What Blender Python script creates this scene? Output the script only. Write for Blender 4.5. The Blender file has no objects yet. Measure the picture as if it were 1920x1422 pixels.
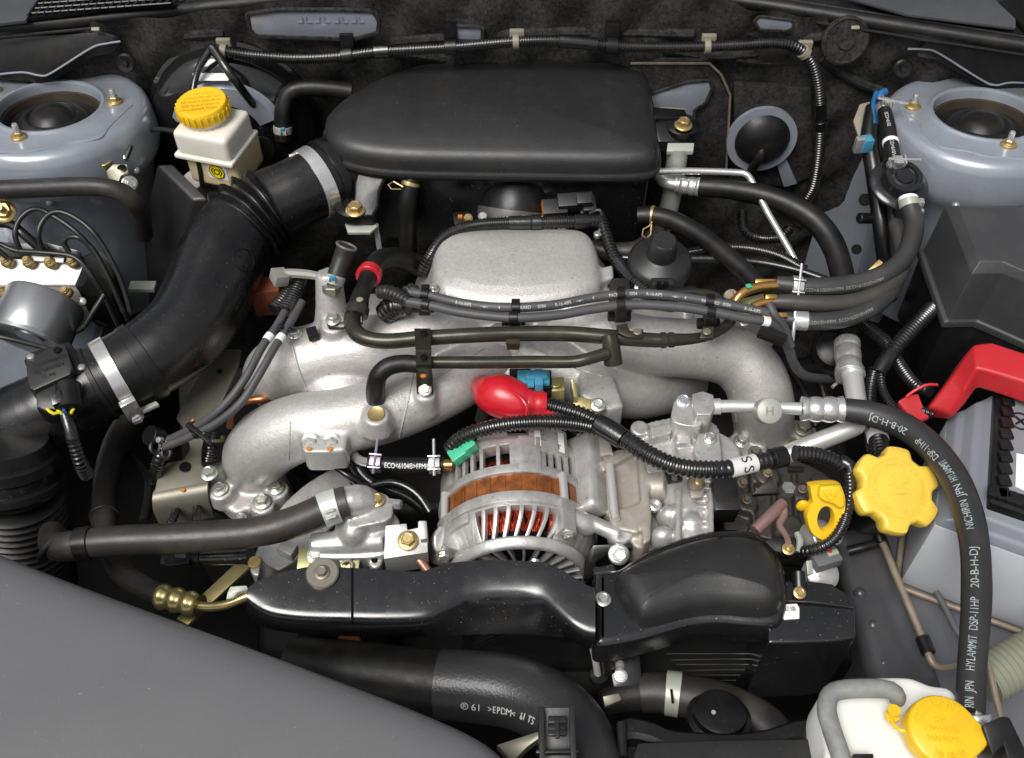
import bpy, bmesh, math, random
import numpy as np
from mathutils import Vector, Matrix
from mathutils.noise import noise as mnoise
random.seed(7)
R = math.radians
SC = bpy.context.scene
COL = SC.collection

# ------------------------------------------------------------------ camera, light, exposure
FPX = 960 / math.tan(R(27))                     # focal length in photo pixels (photo is 1920 wide)
PITCH = R(50)
Z0 = 0.75                                       # height of the engine's reference plane above the road
CD = Vector((0, math.cos(PITCH), -math.sin(PITCH)))
CU = Vector((0, math.sin(PITCH), math.cos(PITCH)))
CAM = Vector((0, 0, Z0)) - CD * 1.0
cd = bpy.data.cameras.new('camera'); cam = bpy.data.objects.new('camera', cd); COL.objects.link(cam)
cam.location = CAM; cam.rotation_euler = (R(90) - PITCH, 0, 0)
cd.angle = R(54); cd.clip_start = 0.01; cd.clip_end = 200
SC.camera = cam

SUN_EL, SUN_AZ = R(61), R(218)                  # bright patch of an overcast sky: high, to the left and a little in front
wd = bpy.data.worlds.new('World'); SC.world = wd; wd.use_nodes = True
nt = wd.node_tree; nt.nodes.clear()
wo = nt.nodes.new('ShaderNodeOutputWorld'); bg = nt.nodes.new('ShaderNodeBackground')
sky = nt.nodes.new('ShaderNodeTexSky'); sky.sky_type = 'NISHITA'; sky.sun_disc = False
sky.sun_elevation = SUN_EL; sky.sun_rotation = SUN_AZ
sky.air_density = 1.0; sky.dust_density = 4.0; sky.ozone_density = 1.0
hs = nt.nodes.new('ShaderNodeHueSaturation'); hs.inputs['Saturation'].default_value = 0.22   # overcast: nearly white sky
nt.links.new(sky.outputs[0], hs.inputs['Color']); nt.links.new(hs.outputs[0], bg.inputs[0])
bg.inputs[1].default_value = 0.055
nt.links.new(bg.outputs[0], wo.inputs[0])
sl = bpy.data.lights.new('sun', 'SUN'); so = bpy.data.objects.new('sun', sl); COL.objects.link(so)
sl.energy = 1.5; sl.angle = R(32); sl.color = (1, 0.97, 0.93)
sdir = Vector((math.sin(SUN_AZ) * math.cos(SUN_EL), math.cos(SUN_AZ) * math.cos(SUN_EL), math.sin(SUN_EL)))
so.rotation_euler = sdir.to_track_quat('Z', 'Y').to_euler(); so.location = (0, -1, 4)
SC.view_settings.view_transform = 'Standard'; SC.view_settings.look = 'None'
SC.view_settings.exposure = 1.05; SC.view_settings.gamma = 1.0

# ------------------------------------------------------------------ points: a photo pixel seen at a height (mm over the reference plane)
def ray(px, py): return CD + Vector((1, 0, 0)) * ((px - 960) / FPX) + CU * ((711 - py) / FPX)
def W(px, py, h=0):
    r = ray(px, py); return CAM + r * ((Z0 + h / 1000 - CAM.z) / r.z)
def WY(px, py, y):
    r = ray(px, py); return CAM + r * ((y / 1000 - CAM.y) / r.y)
def MPP(p): return (p - CAM).dot(CD) / FPX      # metres per photo pixel at a point
def proj(p):
    v = p - CAM; d = v.dot(CD); return 960 + v.x / d * FPX, 711 - v.dot(CU) / d * FPX
def Ws(pts, h=None): return [W(p[0], p[1], p[2] if len(p) > 2 else h) for p in pts]
V = Vector
UP = V((0, 0, 1))

# ------------------------------------------------------------------ materials
def mat(name, col, rough=0.5, metal=0.0, bump=0.0, bscale=300, var=0.0, vscale=40, dirt=None, damt=0.4, dscale=25, speck=None, sscale=700, slim=.70,
        spec=0.5, coat=0.0, trans=0.0, sss=0.0, rvar=0.0, scratch=0.0):
    m = bpy.data.materials.new(name); m.use_nodes = True
    n = m.node_tree.nodes; l = m.node_tree.links; b = n['Principled BSDF']
    tc = n.new('ShaderNodeTexCoord')
    def noise(scale, det=4, rough_=0.6):
        t = n.new('ShaderNodeTexNoise'); t.inputs['Scale'].default_value = scale; t.inputs['Detail'].default_value = det
        t.inputs['Roughness'].default_value = rough_; l.new(tc.outputs['Object'], t.inputs['Vector']); return t
    col4 = (*col, 1); csock = None
    if var:
        t = noise(vscale); r = n.new('ShaderNodeValToRGB'); l.new(t.outputs['Fac'], r.inputs[0])
        r.color_ramp.elements[0].position = 0.3; r.color_ramp.elements[1].position = 0.7
        r.color_ramp.elements[0].color = (*[max(0, c * (1 - var)) for c in col], 1)
        r.color_ramp.elements[1].color = (*[min(1, c * (1 + var)) for c in col], 1); csock = r.outputs[0]
    if dirt:
        t = noise(dscale, 6, 0.7); r = n.new('ShaderNodeValToRGB'); l.new(t.outputs['Fac'], r.inputs[0])
        r.color_ramp.elements[0].position = 0.45; r.color_ramp.elements[1].position = 0.75
        r.color_ramp.elements[0].color = (0, 0, 0, 1); r.color_ramp.elements[1].color = (damt,) * 3 + (1,)
        mx = n.new('ShaderNodeMix'); mx.data_type = 'RGBA'; l.new(r.outputs[0], mx.inputs[0])
        if csock: l.new(csock, mx.inputs[6])
        else: mx.inputs[6].default_value = col4
        mx.inputs[7].default_value = (*dirt, 1); csock = mx.outputs[2]
    if speck:
        t = noise(sscale, 1); r = n.new('ShaderNodeValToRGB'); l.new(t.outputs['Fac'], r.inputs[0])
        r.color_ramp.elements[0].position = slim; r.color_ramp.elements[1].position = slim + .05
        r.color_ramp.elements[0].color = (0, 0, 0, 1); r.color_ramp.elements[1].color = (.6, .6, .6, 1)
        mx = n.new('ShaderNodeMix'); mx.data_type = 'RGBA'; l.new(r.outputs[0], mx.inputs[0])
        if csock: l.new(csock, mx.inputs[6])
        else: mx.inputs[6].default_value = col4
        mx.inputs[7].default_value = (*speck, 1); csock = mx.outputs[2]
    if csock: l.new(csock, b.inputs['Base Color'])
    else: b.inputs['Base Color'].default_value = col4
    b.inputs['Roughness'].default_value = rough; b.inputs['Metallic'].default_value = metal
    b.inputs['Specular IOR Level'].default_value = spec
    if rvar:
        t = noise(vscale * 2 + 5); mr = n.new('ShaderNodeMapRange'); l.new(t.outputs['Fac'], mr.inputs[0])
        mr.inputs[1].default_value = 0.3; mr.inputs[2].default_value = 0.7
        mr.inputs[3].default_value = max(0.03, rough - rvar); mr.inputs[4].default_value = min(1, rough + rvar)
        l.new(mr.outputs[0], b.inputs['Roughness'])
    if bump:
        t = noise(bscale, 3); bp = n.new('ShaderNodeBump'); bp.inputs['Strength'].default_value = bump
        bp.inputs['Distance'].default_value = 0.0006; l.new(t.outputs['Fac'], bp.inputs['Height']); l.new(bp.outputs[0], b.inputs['Normal'])
    if coat: b.inputs['Coat Weight'].default_value = coat; b.inputs['Coat Roughness'].default_value = 0.08
    if trans: b.inputs['Transmission Weight'].default_value = trans
    if sss:
        b.inputs['Subsurface Weight'].default_value = sss; b.inputs['Subsurface Radius'].default_value = (0.01, 0.008, 0.006)
        b.inputs['Subsurface Scale'].default_value = 0.6
    return m
DUST = (0.16, 0.14, 0.115)
PAINT = mat('painted_steel', (0.285, 0.315, 0.36), 0.3, 0.3, coat=0.6, var=0.05, vscale=12, dirt=(0.2, 0.19, 0.175), damt=0.45, dscale=16, speck=(.12, .11, .1), sscale=420, slim=.72)
PLASTIC = mat('black_plastic', (0.0055, 0.0055, 0.006), 0.34, spec=.42, bump=0.12, bscale=900, dirt=DUST, damt=0.06, dscale=30, rvar=0.06, speck=(.2, .19, .17), slim=.74)
SATIN = mat('satin_black_plastic', (0.0075, 0.0077, 0.0085), 0.22, spec=.9, bump=0.05, bscale=700, dirt=DUST, damt=0.05, dscale=22, rvar=0.06, speck=(.35, .34, .32), sscale=520, slim=.73)
GRAIN = mat('grained_black_plastic', (0.0145, 0.0145, 0.015), 0.4, spec=.55, bump=0.3, bscale=1100, dirt=DUST, damt=0.06, dscale=14, rvar=0.05, speck=(.25, .24, .22), sscale=560, slim=.74)
GREYP = mat('dusty_grey_plastic', (0.112, 0.112, 0.117), 0.44, bump=0.25, bscale=1200, var=0.03, vscale=6, dirt=(0.17, 0.168, 0.165), damt=0.18, dscale=5, speck=(.3, .3, .3), sscale=420, slim=.75, rvar=.06)
RUBBER = mat('black_rubber', (0.006, 0.0059, 0.0059), 0.42, spec=.36, bump=0.2, bscale=700, dirt=DUST, damt=0.09, dscale=28, rvar=0.08)
BROWNR = mat('dusty_brown_rubber', (0.019, 0.0172, 0.0158), 0.46, spec=.4, bump=0.25, bscale=600, dirt=(0.13, 0.11, 0.092), damt=0.3, dscale=24, rvar=0.06)
WIRE = mat('grey_rubber_lead', (0.058, 0.058, 0.061), 0.5, bump=0.1, bscale=700, dirt=DUST, damt=0.2, dscale=40)
LOOM = mat('split_loom_plastic', (0.006, 0.006, 0.0065), 0.25, spec=.8, dirt=DUST, damt=0.1, dscale=40)
TAPE = mat('vinyl_tape', (0.006, 0.006, 0.0065), 0.24, spec=.8, bump=0.3, bscale=250)
BLACK = mat('black_coated_steel', (0.006, 0.006, 0.0065), 0.3, dirt=DUST, damt=0.12, dscale=20, coat=0.2)
DARK = mat('grimy_black', (0.003, 0.003, 0.003), 0.6, spec=.15, dirt=(0.016, 0.014, 0.012), damt=0.3, dscale=20)
CAST = mat('sand_cast_aluminium', (0.50, 0.485, 0.465), 0.43, 0.45, bump=0.75, bscale=650, var=0.10, vscale=260, dirt=(0.25, 0.22, 0.19), damt=0.3, dscale=13, rvar=0.05, speck=(.16, .14, .12), sscale=330, slim=.71)
DIECAST = mat('die_cast_aluminium', (0.52, 0.51, 0.495), 0.38, 0.55, bump=0.3, bscale=350, var=0.08, vscale=60, dirt=(0.15, 0.13, 0.11), damt=0.55, dscale=38, rvar=0.1, speck=(.1, .09, .08), sscale=380, slim=.70)
OLDCAST = mat('oxidised_aluminium', (0.40, 0.37, 0.325), 0.5, 0.4, bump=0.5, bscale=300, var=0.15, vscale=40, dirt=(0.16, 0.09, 0.06), damt=0.5, dscale=26)
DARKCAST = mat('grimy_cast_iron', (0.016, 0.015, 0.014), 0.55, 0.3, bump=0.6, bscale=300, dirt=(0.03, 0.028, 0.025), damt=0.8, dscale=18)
ALU = mat('machined_aluminium', (0.66, 0.65, 0.63), 0.33, 0.6, var=0.02, vscale=20, bump=.05, bscale=900)
SILVER = mat('bright_steel', (0.68, 0.67, 0.66), 0.24, 0.75, var=0.03, vscale=30, dirt=(.3,.28,.25), damt=.2, dscale=60)
ZINC = mat('zinc_plated_bolt', (0.62, 0.63, 0.58), 0.3, 0.85, var=0.08, vscale=300, rvar=0.1, dirt=(0.2, 0.16, 0.1), damt=0.3, dscale=120)
GOLD = mat('yellow_zinc_plating', (0.50, 0.38, 0.17), 0.33, 0.75, var=0.12, vscale=150, rvar=0.08, dirt=(0.4, 0.18, 0.06), damt=0.35, dscale=90)
IRID = mat('iridescent_zinc_pipe', (0.55, 0.34, 0.10), 0.22, 0.9, var=0.25, vscale=45, dirt=(0.5, 0.16, 0.10), damt=0.7, dscale=35)
OLIVE = mat('olive_coated_steel', (0.034, 0.032, 0.022), 0.27, 0.35, var=0.12, vscale=80, dirt=(0.11, 0.095, 0.065), damt=0.25, dscale=40)
PIPE = mat('dark_coated_pipe', (0.018, 0.020, 0.017), 0.35, 0.2, dirt=(0.08, 0.08, 0.065), damt=0.3, dscale=50)
OLGREY = mat('olive_grey_steel', (0.225, 0.215, 0.17), 0.42, 0.55, var=0.1, vscale=30, dirt=(0.10, 0.085, 0.06), damt=0.5, dscale=22)
PALEG = mat('pale_grey_green_paint', (0.36, 0.38, 0.335), 0.4, 0.2, var=0.06, vscale=60)
YELLOW = mat('yellow_plastic', (0.76, 0.475, 0.014), 0.34, var=0.03, vscale=50, sss=0.1, dirt=(0.5, 0.26, 0.02), damt=0.25, dscale=30)
YELLOW2 = mat('pale_yellow_plastic', (0.74, 0.51, 0.06), 0.42, var=0.03, vscale=60, sss=0.1, dirt=(0.42, 0.25, 0.05), damt=0.35, dscale=40, speck=(.3, .2, .06), sscale=400, slim=.72)
RED = mat('red_plastic', (0.46, 0.013, 0.02), 0.42, var=0.1, vscale=20, dirt=(0.20, 0.05, 0.045), damt=0.4, dscale=35, bump=.15, bscale=700, speck=(.3, .2, .18), sscale=380, slim=.73)
REDB = mat('glossy_red_rubber', (0.50, 0.010, 0.02), 0.3, var=0.08, vscale=50, coat=0.15, dirt=(.22, .04, .04), damt=.3, dscale=50)
WHITEP = mat('milky_plastic', (0.78, 0.78, 0.74), 0.35, var=0.03, vscale=15, sss=0.3, dirt=(0.6, 0.6, 0.52), damt=0.3, dscale=12)
FLUIDP = mat('milky_plastic_with_fluid', (0.60, 0.49, 0.29), 0.35, var=0.15, vscale=20, sss=0.2)
BATT = mat('pale_battery_case', (0.50, 0.525, 0.56), 0.35, var=0.05, vscale=9, dirt=(0.4, 0.42, 0.42), damt=0.25, dscale=14, sss=0.1)
BATTOP = mat('battery_lid_plastic', (0.19, 0.195, 0.215), 0.45, var=0.05, vscale=30)
STATOR = mat('varnished_laminations', (0.24, 0.075, 0.014), 0.3, 0.2, coat=.4, bump=0.3, bscale=500, var=0.5, vscale=90, dirt=(0.06, 0.03, 0.015), damt=0.6, dscale=110)
COPPER = mat('enamelled_copper', (0.50, 0.075, 0.035), 0.25, 0.8, var=0.3, vscale=200)
BLUE = mat('blue_plastic', (0.05, 0.24, 0.36), 0.4, var=0.05, vscale=60)
BLUE2 = mat('bright_blue_plastic', (0.015, 0.11, 0.28), 0.35)
GREEN = mat('green_plastic', (0.05, 0.42, 0.24), 0.4)
ORANGE = mat('orange_paint_mark', (0.55, 0.17, 0.02), 0.5)
WHITE = mat('white_print', (0.80, 0.80, 0.78), 0.5)
PRINT = mat('faded_white_print', (0.55, 0.55, 0.53), 0.6)
INK = mat('black_print', (0.01, 0.01, 0.01), 0.6)
BRIGHTY = mat('yellow_sticker', (0.85, 0.66, 0.0), 0.4)
LABELW = mat('white_sticker', (0.72, 0.72, 0.70), 0.4)
FELT = mat('dirty_insulation_felt', (0.022, 0.0213, 0.0203), 0.95, bump=1.0, bscale=420, var=0.6, vscale=210, dirt=(0.085, 0.08, 0.072), damt=0.42, dscale=60, spec=0.15, speck=(.12, .11, .1), sscale=600, slim=.68)
COWLG = mat('grey_cowl_plastic', (0.045, 0.047, 0.053), 0.45, bump=.2, bscale=600, dirt=(.12, .12, .12), damt=.3, dscale=14)
BEIGE = mat('beige_plastic', (0.22, 0.20, 0.15), 0.5, var=0.1, vscale=50)
TANP = mat('tan_dusty_metal', (0.28, 0.23, 0.17), 0.5, 0.4, var=0.2, vscale=60)
OLHOSE = mat('olive_plastic_hose', (0.20, 0.21, 0.155), 0.5, var=0.06, vscale=40)
HOSEG = mat('greyed_rubber', (0.20, 0.205, 0.195), 0.6, bump=0.4, bscale=500, var=0.2, vscale=90, dirt=(0.06, 0.06, 0.065), damt=0.8, dscale=16)
REDPIPE = mat('pinkish_coated_pipe', (0.24, 0.15, 0.135), 0.4, 0.3, var=0.1, vscale=40)
WYEL = mat('yellow_wire', (0.75, 0.62, 0.02), 0.4)

# ------------------------------------------------------------------ mesh collector
ORG = {}                                         # object -> world position of its origin
def org(p): return ORG.get(p, V((0, 0, 0))) if p else V((0, 0, 0))
def tag(o, label=None, cat=None, group=None, kind=None):
    if label: o['label'] = label
    if cat: o['category'] = cat
    if group: o['group'] = group
    if kind: o['kind'] = kind
    return o
def T(name, label, cat, at, group=None):         # an Empty at the thing's base
    o = bpy.data.objects.new(name, None); COL.objects.link(o)
    p = at if isinstance(at, Vector) else W(*at)
    o.location = p; ORG[o] = p.copy(); o.empty_display_size = 0.02
    return tag(o, label, cat, group)
class G:
    def __init__(s): s.v = []; s.f = []
    def add(s, vs, fs):
        o = len(s.v); s.v += [V(v) for v in vs]; s.f += [[i + o for i in f] for f in fs]; return s
    def loft(s, rings, cap0=True, cap1=True, close=True):
        n = len(rings[0]); o = len(s.v)
        for r in rings: s.v += [V(p) for p in r]
        m = n if close else n - 1
        for k in range(len(rings) - 1):
            a = o + k * n; b = a + n
            for i in range(m):
                j = (i + 1) % n; s.f.append([a + i, a + j, b + j, b + i])
        if cap0: s.f.append([o + i for i in range(n)][::-1])
        if cap1: s.f.append([o + (len(rings) - 1) * n + i for i in range(n)])
        return s
    def prism(s, top, vec):
        top = [V(p) for p in top]; return s.loft([top, [p + vec for p in top]])
    def box(s, c, size, M=None):                 # size in metres
        M = M or Matrix.Identity(3); hx, hy, hz = size[0] / 2, size[1] / 2, size[2] / 2
        r = lambda z: [c + M @ V((x, y, z)) for x, y in ((-hx, -hy), (hx, -hy), (hx, hy), (-hx, hy))]
        return s.loft([r(-hz), r(hz)])
    def torus_prof(s, prof, at, axis=UP, seg=64):    # closed ring section, no end discs
        M = basis(axis); q = list(prof) + [prof[0]]
        return s.loft([[at + M @ V((r * math.cos(2 * math.pi * i / seg), r * math.sin(2 * math.pi * i / seg), z)) / 1000 for i in range(seg)] for r, z in q], False, False)
    def lathe(s, prof, at, axis=UP, seg=32, a0=0, a1=360):   # profile (r, z) in mm
        M = basis(axis); full = abs(a1 - a0) >= 360; n = seg if full else seg + 1
        rings = []
        for r, z in prof:
            rings.append([at + M @ V((max(r, .01) / 1000 * math.cos(R(a0 + (a1 - a0) * i / seg)), max(r, .01) / 1000 * math.sin(R(a0 + (a1 - a0) * i / seg)), z / 1000)) for i in range(n)])
        return s.loft(rings, True, True, full) if full else s.loft(rings, False, False, False)
    def ring(s, at, axis, r, t, seg=32, sub=8):  # torus, mm
        M = basis(axis); rr = []
        for i in range(seg):
            a = 2 * math.pi * i / seg
            rr.append([at + M @ V(((r + t * math.cos(b)) * math.cos(a), (r + t * math.cos(b)) * math.sin(a), t * math.sin(b))) for b in [2 * math.pi * k / sub for k in range(sub)]])
        for q in rr:
            for p in q: pass
        rr = [[at + (p - at) / 1000 for p in q] for q in rr]; rr.append(rr[0])
        return s.loft(rr, False, False)
    def sphere(s, c, rx, ry=None, rz=None, seg=16, M=None):  # mm
        ry = ry or rx; rz = rz or rx; M = M or Matrix.Identity(3); rings = []
        for k in range(seg // 2 + 1):
            t = math.pi * k / (seg // 2); q = max(math.sin(t), 1e-3)
            rings.append([c + M @ V((rx * q * math.cos(2 * math.pi * i / seg), ry * q * math.sin(2 * math.pi * i / seg), -rz * math.cos(t))) / 1000 for i in range(seg)])
        return s.loft(rings)
    def sweep(s, P, rad, seg=14, caps=True):
        P = [V(p) for p in P]; rings = []
        t0 = (P[1] - P[0]).normalized(); n = (UP - UP.dot(t0) * t0)
        if n.length < 0.1: n = V((0, 1, 0)) - t0 * t0.y
        n.normalize()
        for i, p in enumerate(P):
            t = (P[min(i + 1, len(P) - 1)] - P[max(i - 1, 0)]); t = t.normalized() if t.length > 1e-9 else t0
            n = (n - n.dot(t) * t).normalized(); b = t.cross(n); r = rad[i] if hasattr(rad, '__len__') else rad
            rings.append([p + (n * math.cos(2 * math.pi * k / seg) + b * math.sin(2 * math.pi * k / seg)) * r for k in range(seg)])
        return s.loft(rings, caps, caps)
    def obj(s, name, m, parent=None, bevel=0, seg=2, ang=32, remesh=0, smooth=6, at=None, label=None, flat=False):
        o0 = org(parent) if parent else (at if at is not None else sum(s.v, V((0, 0, 0))) / max(1, len(s.v)))
        bm = bmesh.new(); vs = [bm.verts.new(p - o0) for p in s.v]
        for f in s.f:
            try: bm.faces.new([vs[i] for i in f])
            except ValueError: pass
        bmesh.ops.recalc_face_normals(bm, faces=bm.faces[:])
        if bevel:
            ed = [e for e in bm.edges if len(e.link_faces) == 2 and e.calc_face_angle(0) > R(ang)]
            bmesh.ops.bevel(bm, geom=ed, offset=bevel / 1000, segments=seg, profile=0.6, affect='EDGES', clamp_overlap=True)
        me = bpy.data.meshes.new(name); bm.to_mesh(me); bm.free()
        me.materials.append(m)
        o = bpy.data.objects.new(name, me); COL.objects.link(o)
        if not flat:
            me.shade_smooth()
            if not remesh: me.set_sharp_from_angle(angle=R(38))
        if parent: o.parent = parent
        else: o.location = o0
        ORG[o] = o0.copy()
        if remesh:
            a = o.modifiers.new('remesh', 'REMESH'); a.mode = 'VOXEL'; a.voxel_size = remesh / 1000; a.use_smooth_shade = True
            b = o.modifiers.new('smooth', 'SMOOTH'); b.iterations = smooth; b.factor = 0.5
        if label: o['label'] = label
        return o
def basis(axis):
    z = V(axis).normalized(); x = V((1, 0, 0)) if abs(z.x) < 0.9 else V((0, 1, 0))
    x = (x - x.dot(z) * z).normalized(); return Matrix((x, z.cross(x), z)).transposed()

# ------------------------------------------------------------------ curves, outlines
def catmull(P, closed=False, per=12):
    P = np.array(P, float); n = len(P); out = []
    rng = range(n) if closed else range(n - 1)
    for i in rng:
        if closed: a, b, c, d = P[(i - 1) % n], P[i], P[(i + 1) % n], P[(i + 2) % n]
        else: a, b, c, d = P[max(i - 1, 0)], P[i], P[i + 1], P[min(i + 2, n - 1)]
        for k in range(per):
            t = k / per
            out.append(.5 * ((2 * b) + (c - a) * t + (2 * a - 5 * b + 4 * c - d) * t * t + (3 * b - a - 3 * c + d) * t ** 3))
    if not closed: out.append(P[-1])
    return np.array(out)
def resample(A, step, closed=False):
    if closed: A = np.vstack([A, A[:1]])
    s = np.concatenate([[0], np.cumsum(np.linalg.norm(np.diff(A[:, :3], axis=0), axis=1))])
    n = max(2, int(round(s[-1] / step)) + 1); q = np.linspace(0, s[-1], n)
    B = np.stack([np.interp(q, s, A[:, k]) for k in range(A.shape[1])], 1)
    return B[:-1] if closed else B
class Path:
    def __init__(s, pts, r=10, step=0.004):
        rows = []
        for p in pts:
            if isinstance(p[0], Vector): w = p[0]; rp = p[1] if len(p) > 1 else r
            else: w = W(*p[:3]); rp = p[3] if len(p) > 3 else r
            rows.append([*w, rp * MPP(w)])
        s.raw = catmull(rows, per=14); s.set(step)
    def set(s, step):
        B = resample(s.raw, step); s.P = [V(b[:3]) for b in B]; s.r = [float(b[3]) for b in B]; s.step = step
        s.S = np.concatenate([[0], np.cumsum([(s.P[i + 1] - s.P[i]).length for i in range(len(s.P) - 1)])]); return s
    def near(s, px, py):
        d = [(proj(p)[0] - px) ** 2 + (proj(p)[1] - py) ** 2 for p in s.P]; return float(s.S[int(np.argmin(d))])
    def at(s, q):
        q = min(max(q, 0), s.S[-1]); i = min(int(np.searchsorted(s.S, q, 'right')) - 1, len(s.P) - 2); i = max(i, 0)
        t = (q - s.S[i]) / max(1e-9, s.S[i + 1] - s.S[i]); p = s.P[i].lerp(s.P[i + 1], t)
        j0, j1 = max(i - 1, 0), min(i + 2, len(s.P) - 1)
        return p, (s.P[j1] - s.P[j0]).normalized(), s.r[i] * (1 - t) + s.r[i + 1] * t
def tube(name, pts, m, r=10, parent=None, seg=14, step=0.004, corr=None, caps=True, dome=False, **k):
    pa = pts if isinstance(pts, Path) else Path(pts, r, step)
    if corr:
        pa.set(corr[0] / 4000); rad = [q * (1 if i % 4 < 2 else 1 - corr[1]) for i, q in enumerate(pa.r)]
    else: rad = [r * (1 + (.03 * mnoise(p * 30) + .012 * mnoise(p * 110) if r > .0045 else 0)) for p, r in zip(pa.P, pa.r)]
    P = list(pa.P)
    if dome:
        for end in (0, -1):
            a = P[end]; t = (P[0] - P[1]) if end == 0 else (P[-1] - P[-2]); t = t.normalized(); q = pa.r[end]
            ex = [(a + t * q * z, q * c) for z, c in ((.35, .93), (.7, .7), (.9, .4), (.97, .1))]
            for p, c in ex:
                if end == 0: P.insert(0, p); rad.insert(0, c)
                else: P.append(p); rad.append(c)
    o = G().sweep(P, rad, seg, caps).obj(name, m, parent, **k)
    return o, pa
def band(pa, at, length, grow, m, parent, name='band', seg=24, **k):     # collar round a path, mm
    q = at if isinstance(at, float) else pa.near(*at); g = G(); L = length / 1000; n = max(3, int(L / 0.002) + 1)
    P = []; rad = []
    for i in range(n):
        p, t, r = pa.at(q - L / 2 + L * i / (n - 1)); P.append(p); rad.append(r + grow / 1000)
    e = 0.0004
    P = [P[0]] + P + [P[-1]]; rad = [rad[0] - e] + rad + [rad[-1] - e]
    P[0] = P[1] - (P[2] - P[1]).normalized() * e; P[-1] = P[-2] + (P[-2] - P[-3]).normalized() * e
    return g.sweep(P, rad, seg).obj(name, m, parent, **k)
def facing(pa, q):
    p, t, r = pa.at(q); n = (CAM - p).normalized(); n = (n - n.dot(t) * t).normalized(); return p, t, n, t.cross(n), r
_tx = {}
def text_mesh(s):
    if s not in _tx:
        c = bpy.data.curves.new('t', 'FONT'); c.body = s; c.size = 1; o = bpy.data.objects.new('t', c)
        COL.objects.link(o); dg = bpy.context.evaluated_depsgraph_get()
        me = bpy.data.meshes.new_from_object(o.evaluated_get(dg)); bpy.data.objects.remove(o)
        bm = bmesh.new(); bm.from_mesh(me); bmesh.ops.triangulate(bm, faces=bm.faces[:])
        for _ in range(4):                        # short edges, so that print can wrap round a hose
            ed = [e for e in bm.edges if e.calc_length() > .16]
            if not ed: break
            bmesh.ops.subdivide_edges(bm, edges=ed, cuts=1); bmesh.ops.triangulate(bm, faces=bm.faces[:])
        bm.to_mesh(me); bm.free()
        _tx[s] = ([V(v.co) for v in me.vertices], [list(p.vertices) for p in me.polygons]); bpy.data.meshes.remove(me)
    return _tx[s]
def hose_text(pa, s, at, size, parent, m=WHITE, off=0.0, rev=False, name='lettering', lift=0.25, squeeze=1.0, fit=None, turn=False):
    vs, fs = text_mesh(s); q0 = pa.near(*at); out = []
    k = size / 1000
    if fit: squeeze = abs(pa.near(*fit) - q0) / (k * max(v.x for v in vs))
    if turn: w = max(v.x for v in vs); vs = [V((v.y, w / 2 - v.x + .35, 0)) for v in vs]
    for v in vs:
        x, y = v.x * k * squeeze, (v.y - 0.35) * k
        if rev: q = q0 - x; yy = -y
        else: q = q0 + x; yy = y
        p, t, n, b, r = facing(pa, q)
        a = -yy / r + off
        out.append(p + (n * math.cos(a) + b * math.sin(a)) * (r + lift / 1000))
    return G().add(out, fs).obj(name, m, parent, flat=True)
def flat_text(s, at, xd, yd, size, m, parent, lift=0.3, name='lettering', center=True, thick=0):
    vs, fs = text_mesh(s); k = size / 1000; xd = V(xd).normalized(); yd = V(yd).normalized(); n = xd.cross(yd).normalized()
    w = (max(v.x for v in vs) + min(v.x for v in vs)) / 2 if center and vs else 0
    P = [at + xd * (v.x - w) * k + yd * (v.y - .35) * k + n * lift / 1000 for v in vs]
    g = G().add(P, fs)
    if thick:
        g.add([p - n * thick / 1000 for p in P], [f[::-1] for f in fs])
        ec = {}
        for f in fs:
            for i in range(len(f)): e = (f[i], f[(i + 1) % len(f)]); ec[tuple(sorted(e))] = ec.get(tuple(sorted(e)), 0) + 1
        N = len(P)
        for (a, b), c in ec.items():
            if c == 1: g.f.append([a, b, b + N, a + N])
    return g.obj(name, m, parent, flat=True)
def outline(pts, h=None, n=None, step=0.005):    # smooth closed outline
    A = catmull([list(W(p[0], p[1], p[2] if len(p) > 2 else h)) for p in pts], True, 10)
    return [V(p) for p in resample(A, step, True)]
def inset(P, d):                                  # inward in the XY plane, metres
    n = len(P); out = []
    ar = sum(P[i].x * P[(i + 1) % n].y - P[(i + 1) % n].x * P[i].y for i in range(n)); s = 1 if ar > 0 else -1
    for i in range(n):
        t = P[(i + 1) % n] - P[i - 1]; t.z = 0
        t = t.normalized() if t.length > 0 else V((1, 0, 0)); out.append(P[i] + V((-t.y, t.x, 0)) * d * s)
    return out
def dome(P, steps, scales=()):                    # rings: steps (inset mm, dz mm), then scales (factor, dz mm)
    rings = [[p + UP * dz / 1000 for p in (inset(P, d / 1000) if d else P)] for d, dz in steps]
    base = rings[-1]; c = sum(base, V((0, 0, 0))) / len(base)
    for f, dz in scales: rings.append([V((c.x + (p.x - c.x) * f, c.y + (p.y - c.y) * f, p.z * 1 + dz / 1000)) for p in base])
    return rings
def slab(name, pts, th, m, parent=None, h=None, bevel=1.0, seg=2, smooth=False, vec=None, **k):
    P = outline(pts, h) if smooth else Ws(pts, h)
    v = vec if vec is not None else V((0, 0, -th / 1000))
    return G().prism(P, v).obj(name, m, parent, bevel=bevel, seg=seg, **k)
def rotz(a): return Matrix.Rotation(R(a), 3, 'Z')
def euler(x=0, y=0, z=0): return (Matrix.Rotation(R(z), 3, 'Z') @ Matrix.Rotation(R(y), 3, 'Y') @ Matrix.Rotation(R(x), 3, 'X'))
def box(name, c, size, m, parent=None, rot=(0, 0, 0), bevel=1.0, seg=2, **k):
    c = c if isinstance(c, Vector) else W(*c)
    return G().box(c, [s / 1000 for s in size], euler(*rot)).obj(name, m, parent, bevel=bevel, seg=seg, **k)
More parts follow.
